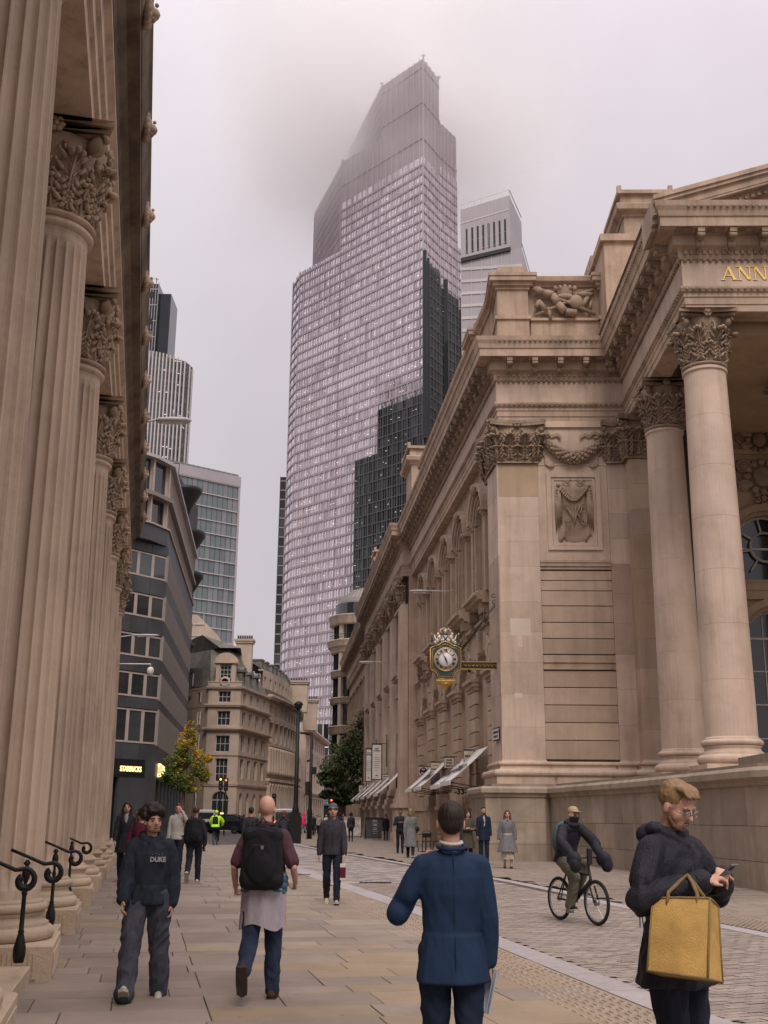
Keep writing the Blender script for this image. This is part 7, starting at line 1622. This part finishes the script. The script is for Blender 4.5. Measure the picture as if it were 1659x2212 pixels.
# --- curly haired man in hoodie
def x_curly(t,J):
    c=J['ch']; 
    o=put('print_lettering',text_mesh('print_lettering','DUKE',.062,'sweater_grey',.002,.003,sx=.95),t,TR(c.x-.082,c.y+.162,c.z-.0)@RZ(PI)@RX(-.05)); 
    m=MB(); [m.ball((c.x-.03-.03*k,c.y+.163,c.z+.05+.006*(k%2)),(.004,.003,.004),5,4) for k in range(4)]; m.obj('print_stars','sweater_grey',t)
    m=MB(); m.ball((.0,0,0),(.006,.006,.012),6,4,0,J['HM']@TR(.078,.015,.06)); m.obj('earphone','white_top',t)
person('young man with curly dark hair in a navy hoodie and wide grey jeans',(-1.97,9.9,0),172,pose(spread=.035,hip=(-.16,.38),knee=(.04,.06),arm=((-.12,.16,.25),(.18,.14,.35)),foot=(0,.25)),.858,3,'skin_a',dict(mat='hoodie_navy',w=.028,arm=.016,name='hoodie',hoodd=1,len=.06,fold=.02),dict(mat='jean_grey',w=.026,hem=.03,fold=.024),('curly','hair_dark'),('shoe_white',(.4,.4,.38),'shoe_sole'),head=(0,.45,0),beard='stubble',extras=x_curly)
# --- bald man with backpack
def x_bald(t,J):
    backpack(t,J,sc=1.12); p=J['pel']; n=26; vs=[]; rings=9
    for j in range(rings):
        f=j/(rings-1)
        for i in range(n):
            a=PI+PI*1.25*(i/(n-1)-.5)*1.0-PI/2+PI/2*0; a=-PI/2+PI*1.15*(i/(n-1)-.5); r=1+.05*math.sin(a*9+f*3)+.03*f; vs.append((.20*r*math.cos(a),.165*r*math.sin(a)-.03*f,p.z+.16-.47*f+.03*math.sin(a*3+1)*f))
    k=rings*n; vs+= [(x*.96,y*.96,z) for x,y,z in vs]; fs=[(j*n+i,j*n+i+1,(j+1)*n+i+1,(j+1)*n+i) for j in range(rings-1) for i in range(n-1)]; fs+=[tuple(q+k for q in f) for f in fs]
    m=MB(); m.add(vs,fs,0,True); m.obj('tied_sweater','sweater_grey',t)
    m=MB(); 
    for z,r in ((.12,.03),(.07,.036),(.02,.024)): m.tube([(.195*math.cos(a),.165*math.sin(a),p.z+z+.015*math.sin(a*3)-.03*(math.cos(a)**2-.5)) for a in [2*PI*i/18 for i in range(19)]],r,6)
    m.obj('sweater_knot','teal',t)
    m=MB(); h=J['handL']; m.tube([h+V((-.03,.02,0)),h+V((-.05,.06,-.03)),h+V((-.01,.09,-.02)),h+V((.02,.06,-.01))],.005,4); m.obj('spectacles','rim',t)
    m=MB(); m.cbox(-.012,.012,-.004,.004,-.015,.015,.002,0,TR(*(J['ch']+V((.02,-.375,.03))))); m.obj('pack_badge','rim',t)
person('bald man seen from behind with black backpack and sweater tied at his waist',(-.99,9.9,0),2,pose(hip=(-.28,.10),knee=(.75,.05),arm=((0,.3,.9),(0,.3,.8)),el=((-.275,-.07,1.13),(.275,-.07,1.13)),wr=((-.285,.10,.96),(.275,.13,1.0)),foot=(-.2,0)),.915,3,'skin_c',dict(mat='maroon',w=.012,slv=0,name='polo_shirt',collar=1,len=.0),dict(mat='jean_blue',w=.006,fold=.018),None,('shoe_brown',(.06,.035,.02),'sole_dark'),extras=x_bald,curl=(.9,.9))
# --- man in beanie with small paper bag
def x_bean(t,J):
    h=J['handL']; T=TR(*(h+V((0,.0,-.02)))); m=MB(T); m.cbox(-.05,.05,-.13,.11,-.34,-.06,.004); b=m.obj('paper_bag','white_top',t); m=MB(T); m.cbox(-.054,.0,-.132,-.07,-.335,-.1,.004); m.box(-.052,.052,.112,.114,-.3,-.12); m.obj('bag_print','burgundy',t)
    m=MB(T); m.tube([(0,-.07,-.06),(0,-.04,.03),(0,.04,.03),(0,.07,-.06)],.006,5); m.obj('bag_handle','white_top',t)
    m=MB(); m.tube([J['nk']+V((0,.075,-.03)),J['ch']+V((0,.135,0)),J['pel']+V((0,.15,.1))],.006,5); m.obj('zip','black',t)
    m=MB(); m.cbox(-.018,.018,.105,.112,.118,.146,.002,0,J['HM']); m.obj('beanie_badge','sweater_grey',t)
cmat('beanie_grey',(.09,.085,.09))
person('man in a grey beanie and dark zipped jacket carrying a small paper bag',(-.86,20.4,0),178,pose(hip=(.16,-.18),knee=(.05,.35),arm=((.1,.14,.2),(-.05,.18,.12)),foot=(.15,-.1)),.955,2,'skin_a',dict(mat='charcoal',w=.012,name='jacket',collar=1,arm=.003,len=.0),dict(mat='jean_dark',w=.002),('beanie','beanie_grey'),('shoe_beige',(.45,.4,.3)),beard='stubble',extras=x_bean)
# --- man in blue suit
def x_suit(t,J):
    h=J['handR']; m=MB(); T=TR(*(h+V((.0,-.01,-.04))))@RZ(.3)@RY(.25); vs=[];n=8
    for i in range(n+1):
        a=-1.2+2.6*i/n; 
        for z in (-.14,.10): vs.append((.012+.045*math.cos(a),.06*math.sin(a),z))
    m.add(vs,[(2*i,2*i+1,2*i+3,2*i+2) for i in range(n)],0,True,T); m.add([(x*.7,y*.6,z*.97) for x,y,z in vs],[(2*i,2*i+1,2*i+3,2*i+2) for i in range(n)],0,True,T); m.obj('rolled_papers','paper',t)
    m=MB(); nk=J['nk']; 
    m.tube([nk+V((.062*math.cos(a),-.012+.066*math.sin(a),.055+.012*math.sin(a))) for a in [PI*.95+PI*1.1*i/10 for i in range(11)]],.012,6); m.obj('shirt_collar','white_top',t)
    m=MB(); m.tube([nk+V((.08*math.cos(a),-.015+.085*math.sin(a),.028+.012*math.sin(a))) for a in [PI*.9+PI*1.2*i/12 for i in range(13)]],[.012]*13,6); m.obj('jacket_collar','suit_blue',t)
    m=MB(); p=J['pel']; m.tube([p+V((0,-.163,.10)),p+V((.0,-.175,-.02)),p+V((0,-.178,-.16))],.003,4); m.tube([nk+V((0,-.105,-.0)),J['ch']+V((0,-.135,0)),p+V((0,-.145,.16))],.0025,4); m.obj('jacket_vent','suit_trouser',t)
person('dark haired man in a blue suit jacket seen from behind, holding rolled papers',(.36,5.95,-.0),-4,pose(hip=(.06,-.05),knee=(.06,.08),arm=((.1,.3,.3),(-.04,.13,.14)),el=((-.315,.02,1.13),None),wr=((-.165,.15,1.40),None)),.862,3,'skin_a',dict(mat='suit_blue',w=.019,name='suit_jacket',len=.16,flare=.005,arm=.008,fold=.005),dict(mat='suit_trouser',w=.007),('crop','hair_dark'),('shoe_dark',(.02,)*3),extras=x_suit,curl=(1.0,.9))
# --- man with jute bag and phone
def x_bag(t,J):
    HM=J['HM']; m=MB()
    for s in (-1,1): m.tube([(s*.034+.022*math.cos(a),.101,.088+.018*math.sin(a)) for a in [2*PI*i/14 for i in range(15)]],.0026,5,0,HM); m.tube([(s*.056,.1,.092),(s*.075,.05,.093),(s*.078,-.01,.085)],.0026,5,0,HM)
    m.tube([(-.012,.103,.092),(.012,.103,.092)],.0026,5,0,HM); m.obj('spectacles','rim',t)
    hc=(J['handL']+J['handR'])/2+V((0,.03,.03)); m=MB(TR(*hc)@RZ(.1)@RX(-.9)); m.cbox(-.036,.036,-.005,.005,-.075,.075,.003); m.obj('phone','phone',t); m=MB(TR(*hc)@RZ(.1)@RX(-.9)); m.cbox(.004,.03,.005,.009,.035,.066,.002); m.obj('phone_camera','black',t)
    m=MB(); m.tube([J['elR']+V((0,.0,-.05)),J['elR']+V((.01,.02,-.16))],.004,4); m.tube([J['elR']+V((0.015,.0,-.05)),J['elR']+V((.03,.01,-.13))],.004,4); m.obj('drawcord','black',t)
    m=MB(); m.tube([J['nk']+V((.0,.075,-.02)),J['ch']+V((.02,.155,0)),J['pel']+V((.03,.17,.1)),J['pel']+V((.03,.18,-.1))],.005,5); m.obj('zip','charcoal',t)
BG=pose(hip=(.0,.04),knee=(.04,.06),el=((-.28,.07,1.17),(.30,.02,1.15)),wr=((-.10,.24,1.27),(.06,.25,1.25)))
bagman=person('fair haired man with glasses in a black rain jacket looking down at his phone',(1.47,5.85,0),142,BG,.925,3,'skin_c',dict(mat='jacket_black',w=.022,name='rain_jacket',len=.2,flare=.02,arm=.014,hoodd=1,fold=.018),dict(mat='jean_dark',w=.016),('quiff','hair_blond'),('shoe_dark',(.02,)*3),head=(.5,.05,.05),beard='stubble',brow='hair_blond',extras=x_bag,curl=(.9,.9))
fa=bagman.matrix_basis@(BG['elR'].lerp(BG['wrR'],.62)); fa=bpy.context.view_layer.update() or (bagman.matrix_basis@(BG['elR'].lerp(BG['wrR'],.62)))
jb=thing('jute_bag','yellow jute shopping bag hanging from the arm of the man with the phone','bag',(1.41,5.5,.755),R_(-35)); jb.rotation_euler=(R_(-15),0,R_(-35))
m=MB(); w2,d2,h=.148,.085,.335; n=10
def bagface(P00,P10,P11,P01,bul,nrm):
    vs=[]
    for j in range(n+1):
        for i in range(n+1):
            u,v=i/n,j/n; p=P00.lerp(P10,u).lerp(P01.lerp(P11,u),v); f=math.sin(PI*u)*math.sin(PI*v)*bul+.012*noise.noise(p*14+V((3,1,2)))*math.sin(PI*u)**.3*min(1,4*v*(1-v)+.2); vs.append(p+nrm*f)
    m.add([tuple(q) for q in vs],[(j*(n+1)+i,j*(n+1)+i+1,(j+1)*(n+1)+i+1,(j+1)*(n+1)+i) for j in range(n) for i in range(n)],0,True)
c=[V((-w2,-d2,0)),V((w2*.96,-d2*1.1,-.012)),V((w2,d2,0)),V((-w2,d2,.01))]; tq=[V((-w2*1.0,-d2*.62,h)),V((w2*.9,-d2*.7,h*1.03)),V((w2*.88,d2*.7,h*1.0)),V((-w2*.95,d2*.6,h*.98))]
bagface(c[0],c[1],tq[1],tq[0],.02,V((0,-1,0))); bagface(c[1],c[2],tq[2],tq[1],-.012,V((1,0,0))); bagface(c[2],c[3],tq[3],tq[2],.02,V((0,1,0))); bagface(c[3],c[0],tq[0],tq[3],-.012,V((-1,0,0))); m.add([tuple(q) for q in c],[(0,1,2,3)]); m.obj('bag_body','jute',jb)
m=MB()
for a,b in ((c[0],c[1]),(c[1],c[2]),(c[1],tq[1]),(c[0],tq[0]),(c[2],tq[2]),(tq[0],tq[1]),(tq[1],tq[2]),(c[2],c[3]),(c[3],c[0]),(tq[2],tq[3]),(tq[3],tq[0])): m.tube([a,a.lerp(b,.5)+V((0,0,.002)),b],.006,5)
m.obj('piping','jute_edge',jb)
for k,yy in ((0,-d2*.65),(1,d2*.65)):
    m=MB(); m.tube([(-.075,yy,h-.05),(-.07,yy,h+.03),(-.03,yy*.3,h+.09),(-.0,0+.02*k,h+.125),(.03,yy*.3,h+.09),(.07,yy,h+.03),(.075,yy,h-.05)],.0095,6); m.obj('handle','jute_edge',jb)
# --- bicycles
def bicycle(lab,loc,face,s=1.0,muffs=True):
    t=thing('bicycle',lab,'bicycle',loc,-R_(face)); t.scale=(s,)*3; R=.34
    for nm,y in (('front_wheel',.53),('rear_wheel',-.53)):
        m=MB(); T=TR(0,y,R)@RY(PI/2); m.lathe([(R-.025+.025*math.cos(a),.024*math.sin(a)) for a in [2*PI*i/8 for i in range(9)]],36,0,T,cap=False); w_=m.obj(nm,'tyre',t)
        m=MB(); m.lathe([(R-.05,-.012),(R-.045,.012),(R-.06,.012),(R-.06,-.012),(R-.05,-.012)],36,0,T,cap=False); m.lathe([(.01,-.03),(.05 if y>0 else .035,-.025),(.05 if y>0 else .035,.025),(.01,.03)],12,0,T)
        for k in range(16): a=2*PI*k/16; m.tube([(.02,y+.03*math.cos(a),R+.03*math.sin(a)),(0,y+(R-.055)*math.cos(a+.25),R+(R-.055)*math.sin(a+.25))],.0018,3)
        m.obj('rim','rim',w_)
    m=MB(); bb=(0,-.1,.30); hd=(0,.36,.80); st=(0,-.28,.78)
    for a,b,r in ((bb,(0,.39,.66),.03),(hd,(0,.41,.60),.022),(bb,st,.018),(st,(0,.38,.74),.018),(bb,(.03,-.53,R),.012),(bb,(-.03,-.53,R),.012),(st,(.03,-.53,R),.01),(st,(-.03,-.53,R),.01),((.045,.42,.58),(.045,.53,R),.014),((-.045,.42,.58),(-.045,.53,R),.014),(hd,(0,.33,.95),.016),((-.3,.28,1.0),(.3,.28,1.0),.012),(st,(0,-.32,.88),.014)): m.tube([a,b],r,7)
    m.obj('frame','black',t); m=MB(); m.ball((0,-.34,.9),(.07,.13,.035),10,6); m.obj('saddle','black',t)
    m=MB(); m.cbox(-.045,.045,-.18,-.08,.36,.72,.02,0,RX(-.25)); m.obj('battery','black',t)
    m=MB(); m.tube([(.07,-.1,.30),(.08,-.02,.16)],.012,5); m.box(.08,.17,-.06,.02,.15,.17); m.tube([(-.07,-.1,.30),(-.08,-.18,.44)],.012,5); m.box(-.17,-.08,-.22,-.14,.43,.45); m.lathe([(.01,-.005),(.09,-.005),(.09,.005),(.01,.005)],18,0,TR(.05,-.1,.3)@RY(PI/2)); m.obj('pedals','rim',t)
    if muffs:
        for s_ in (-1,1): put('handlebar_muff',vmesh('muff',[('e',(s_*.28,.36,.98),(.10,.15,.12)),('e',(s_*.30,.42,.90),(.09,.10,.12))],.014,2,.008),t).data.materials.append(MT['jacket_black'])
        m=MB(); m.cbox(-.04,.04,.36,.4,.9,1.15,.01); m.obj('phone_holder','black',t)
    return t
def rider(lab,loc,face,s,top,legs,hair,det=2,extras=None,**k):
    J=pose(hip=(0,0),knee=(0,0)); z=V((0,0,.93)); b=V((0,-.30,0))
    J.update(pel=b+V((0,0,.98)),ch=V((0,-.16,1.32)),nk=V((0,-.06,1.50)),up=V((0,.32,.95)).normalized(),z=0)
    for n,sx,kn,an,fp in (('L',-1,V((-.12,.10,.92)),V((-.12,-.13,.55)),-.3),('R',1,V((.12,.13,.70)),V((.12,-.03,.27)),0.1)):
        J['hip'+n]=V((sx*.09,-.28,.96)); J['kn'+n]=kn; J['an'+n]=an; J['fp'+n]=fp; J['sh'+n]=V((sx*.18,-.09,1.44)); J['el'+n]=V((sx*.32,.08,1.22)); J['wr'+n]=V((sx*.27,.27,1.06))
    return person(lab,loc,face,J,s,det,'skin_b',top,legs,hair,extras=extras,name='person',**k)
def x_cyc(t,J):
    put('face_mask',vmesh('mask',xf([('e',(0,.03,.045),(.068,.078,.06)),('e',(0,.0,.0),(.075,.08,.05))],J['HM']),.012,2),t).data.materials.append(MT['black'])
    put('hood',vmesh('hood',[('e',tuple(J['nk']+V((0,-.05,.03))),(.13,.11,.08)),('e',tuple(J['nk']+V((0,.03,-.0))),(.11,.09,.06))],.014,2),t).data.materials.append(MT['jacket_black'])
    put('rucksack',vmesh('ruck',[('e',tuple(J['ch']+V((0,-.22,-.06))),(.19,.12,.3))],.02,2),t).data.materials.append(MT['blanket_teal'])
bicycle('black electric bicycle with handlebar muffs ridden towards the viewer',(2.90,17.2,0),156,.92)
rider('cyclist in a dark coat, face mask and tan cap riding towards the viewer',(2.90,17.2,0),156,.92,dict(mat='jacket_black',w=.03,arm=.02,name='coat',len=.05),dict(mat='khaki',w=.02),('cap','cap_tan'),extras=x_cyc,shoes=('shoe_dark',(0,0,0)))
def x_hi(t,J): backpack(t,J,sc=.9,det=.03); m=MB(); m.ball((0,-.01,.14),(.09,.11,.085),10,8,0,J['HM']); m.obj('helmet','hivis',t)
bicycle('black bicycle ridden away from the viewer by the person in bright green',(-8.9,62,0),2,1.0,False)
rider('cyclist in a bright green jacket and helmet riding away up the street',(-8.9,62,0),2,1.0,dict(mat='hivis',w=.05,arm=.03,name='jacket',len=.02),dict(mat='jean_dark',w=.01),None,1,extras=x_hi,shoes=('shoe_dark',(0,0,0)))
W=lambda a=.3:dict(hip=(a,-a),knee=(.05,.35),arm=((-.25,.12,.2),(.25,.12,.3)))
# --- other walkers, near to far
person('long haired man in a black coat over a beige shirt walking on the left pavement',(-5.95,26.8,0),172,pose(**W(.2)),1.0,2,'skin_c',dict(mat='jacket_black',w=.02,name='coat',len=.28,flare=.02,collar=1),dict(mat='jean_dark',w=.004),('long','hair_dark'),beard='stubble',extras=lambda t,J:put('shirt',vmesh('shirt',[('e',tuple(J['ch']+V((0,.055,.04))),(.07,.085,.2))],.014,2),t).data.materials.append(MT['scarf']))
person('person in a burgundy top walking behind the curly haired man',(-4.3,20.6,0),175,pose(**W(.2)),.90,2,'skin_c',dict(mat='burgundy',w=.01,name='jumper'),dict(mat='burgundy',w=.0),('long','hair_auburn'),extras=lambda t,J:backpack(t,J,sc=.7,det=.02))
person('man in a cream half zip sweater raising one hand to his glasses',(-5.35,30.2,0),176,pose(hip=(.12,-.1),knee=(.05,.2),arm=((0,.1,.2),(0,.1,.2)),el=((-.30,.12,1.22),None),wr=((-.13,.20,1.56),None)),1.0,2,'skin_c',dict(mat='cream_knit',w=.012,name='sweater',collar=1,len=.04),dict(mat='jean_dark',w=.01),('short','hair_brown'),extras=lambda t,J:(lambda m:([m.tube([(s*.034+.022*math.cos(a),.101,.088+.016*math.sin(a)) for a in [2*PI*i/10 for i in range(11)]],.004,4,0,J['HM']) for s in (-1,1)],m.obj('spectacles','black',t)))(MB()))
def x_bp(t,J): backpack(t,J,sc=1.15,det=.014); h=J['handR']; box_part(t,'phone','black',(-.035,.035,-.01,.01,-.07,.07),T=TR(*h))
person('man with a black backpack walking away with a phone in his right hand',(-4.3,26.6,0),-3,pose(hip=(-.30,.18),knee=(.55,.0),arm=((.2,.15,.4),(-.1,.2,.4)),foot=(-.2,0)),.95,2,'skin_b',dict(mat='jacket_black',w=.02,name='jacket',len=.04),dict(mat='jean_dark',w=.006),('short','hair_brown'),('shoe_white',(.4,)*3),extras=x_bp)
person('woman in black with a small grey backpack walking away in mid street',(-3.45,40.5,0),-5,pose(**W(.2)),.95,1,'skin_b',dict(mat='jacket_black',w=.03,name='jacket',len=.03),dict(mat='jean_dark',w=.0),('hood','hair_auburn'),extras=lambda t,J:backpack(t,J,'charcoal',.75,.02))
person('person with a dark hood walking away just right of the bald man',(-3.75,33,0),-5,pose(**W(.15)),.98,1,'skin_b',dict(mat='jacket_black',w=.02,name='jacket'),dict(mat='jean_dark',w=.0),('crop','hair_dark'))
person('person in a teal hat and blue jacket carrying a bag up the street',(-6.4,62,0),-8,pose(**W(.2)),1.0,1,'skin_b',dict(mat='blanket_teal',w=.02,name='jacket'),dict(mat='jean_dark',w=.0),('beanie','teal'),extras=lambda t,J:backpack(t,J,'charcoal',.8,.03))
person('woman in a long grey coat walking away beside the café tables',(1.10,43.2,.03),2,pose(**W(.12)),1.0,2,'skin_c',dict(mat='coat_grey',w=.02,name='long_coat',len=.52,flare=.05),dict(mat='jean_dark',w=.0),('bob','hair_blond'),extras=lambda t,J:put('handbag',vmesh('bag',[('e',tuple(J['pel']+V((.28,.0,.12))),(.06,.13,.1))],.02,2),t).data.materials.append(MT['black']))
person('man in black holding a phone, standing just behind the woman in the grey coat',(.80,48.5,.03),175,pose(hip=(.03,-.03),knee=(.04,.04),el=((-.26,.05,1.14),(.26,.05,1.14)),wr=((-.08,.24,1.22),(.08,.24,1.22))),1.02,1,'skin_d',dict(mat='jacket_black',w=.01,name='jacket'),dict(mat='jean_dark',w=.0),('short','hair_dark'))
person('woman with dark hair in an olive coat, arms folded, beside the man in the blazer',(2.85,37.8,.03),165,pose(hip=(.02,-.02),knee=(.03,.03),el=((-.27,.03,1.14),(.27,.03,1.14)),wr=((.02,.20,1.18),(-.02,.22,1.14))),.95,2,'skin_c',dict(mat='coat_olive',w=.02,name='coat',len=.40,flare=.03),dict(mat='jean_dark',w=.0),('bob','hair_dark'))
person('bearded man in a navy blazer and pale shirt with a lanyard by the corner pier',(3.38,37.9,.03),172,pose(hip=(.05,-.04),knee=(.03,.1),arm=((.0,.1,.3),(.0,.12,.1))),1.02,2,'skin_a',dict(mat='suit_trouser',w=.01,name='blazer',len=.2,flare=.01,collar=1),dict(mat='suit_trouser',w=.0),('short','hair_dark'),beard='hair_dark',extras=lambda t,J:(put('shirt',vmesh('shirt',[('e',tuple(J['ch']+V((0,.05,-.04))),(.075,.085,.25))],.014,2),t).data.materials.append(MT['shirt_pale']),(lambda m:(m.tube([J['nk']+V((-.06,.06,0)),J['ch']+V((-.01,.145,-.02)),J['nk']+V((.06,.06,0))],.007,4),m.obj('lanyard','black',t)))(MB())))
def x_skirt(t,J):
    vs=[];n=24;rings=8;p=J['pel']
    for j in range(rings):
        f=j/(rings-1)
        for i in range(n): a=2*PI*i/n; r=1+.12*f*math.sin(a*6)+.02; vs.append(((.155+.05*f)*r*math.cos(a),(.12+.05*f)*r*math.sin(a)+.02,p.z+.14-.78*f))
    m=MB(); m.add(vs,[(j*n+i,j*n+(i+1)%n,(j+1)*n+(i+1)%n,(j+1)*n+i) for j in range(rings-1) for i in range(n)],0,True); m.obj('patterned_skirt','skirt_print',t)
    put('black_top',vmesh('black_top',[('e',tuple(J['ch']+V((0,.045,0))),(.10,.085,.2))],.014,2),t).data.materials.append(MT['black'])
person('woman with auburn hair in an open grey coat over a patterned long skirt',(3.80,34.6,.03),178,pose(hip=(.08,-.06),knee=(.05,.1),arm=((0,.2,.2),(-.1,.3,.1))),.95,2,'skin_c',dict(mat='coat_grey',w=.02,name='open_coat',len=.42,flare=.12),None,('long','hair_auburn'),extras=x_skirt)
person('person in a bright pink jacket and light jeans by the lamp posts',(-6.3,93,0),-60,pose(**W(.25)),1.05,1,'skin_c',dict(mat='pink',w=.03,name='jacket'),dict(mat='denim_light',w=.0),('hood','pink'),('shoe_pink',(.7,.05,.08)))
far=[('man in black standing under the awnings by the first giant pilaster',(.3,76),180,'jacket_black'),('second dark figure under the awnings beside the man in black',(.95,77),170,'charcoal'),('man in a dark suit walking away on the right pavement by the banners',(-3.05,84),0,'suit_trouser'),('person crouched at the dark pavement board by the café',(-2.6,92),190,'charcoal'),('person in a beige coat farther up the right pavement',(-5.3,98),180,'scarf'),('person in a pale top crossing by the far lamp post',(-4.9,102),150,'white_top'),('dark clothed walker in the far middle of the street',(-4.4,108),10,'jacket_black'),('person in a brown coat far up the street under the tree',(-3.8,99),0,'brown_coat'),('person in grey far up the street beside the one in brown',(-3.2,97),200,'coat_grey'),('person with a red top at the far kerb',(-7.3,104),180,'burgundy'),('dark figure by the coffee shop door',(-15.4,62),160,'jacket_black'),('person in black walking past the coffee shop corner',(-12.1,57),175,'charcoal'),('dark clothed person far off beside the taxi',(-12.0,100),20,'jacket_black'),('distant person in navy near the van',(-9.9,90),200,'hoodie_navy'),('person in a long dark coat in the far right crowd under the tree',(-3.0,103),190,'jacket_black'),('person in a light grey jacket in the far crowd by the kerb',(-5.9,100),20,'coat_grey'),('walker in tan trousers and dark coat beyond the banners',(-4.0,90),185,'khaki'),('person in a black hooded coat in the far crowd near the pink jacket',(-5.6,94),170,'jacket_black'),('far walker in a teal jacket just left of the tall lamp post',(-7.0,82),5,'blanket_teal'),('far walker in maroon beyond the silver van',(-6.2,110),175,'maroon'),('man in black just behind the man in the beanie',(-1.9,72),0,'jacket_black'),('person in a blue top far up the street at the crossing',(-7.5,88),0,'teal')]
for i,(lab,(x,y),f,mt) in enumerate(far):
    person(lab,(x,y,.03 if x>-4 else 0),f,pose(**W(.1+.05*(i%4))),.96+.02*(i%3),0,random.choice(['skin_a','skin_c','skin_b']),dict(mat=mt,w=.02,name='jacket',len=.1 if i%3 else .3,flare=.02),dict(mat='jean_dark',w=.0),('short' if i%2 else 'bob','hair_dark'))
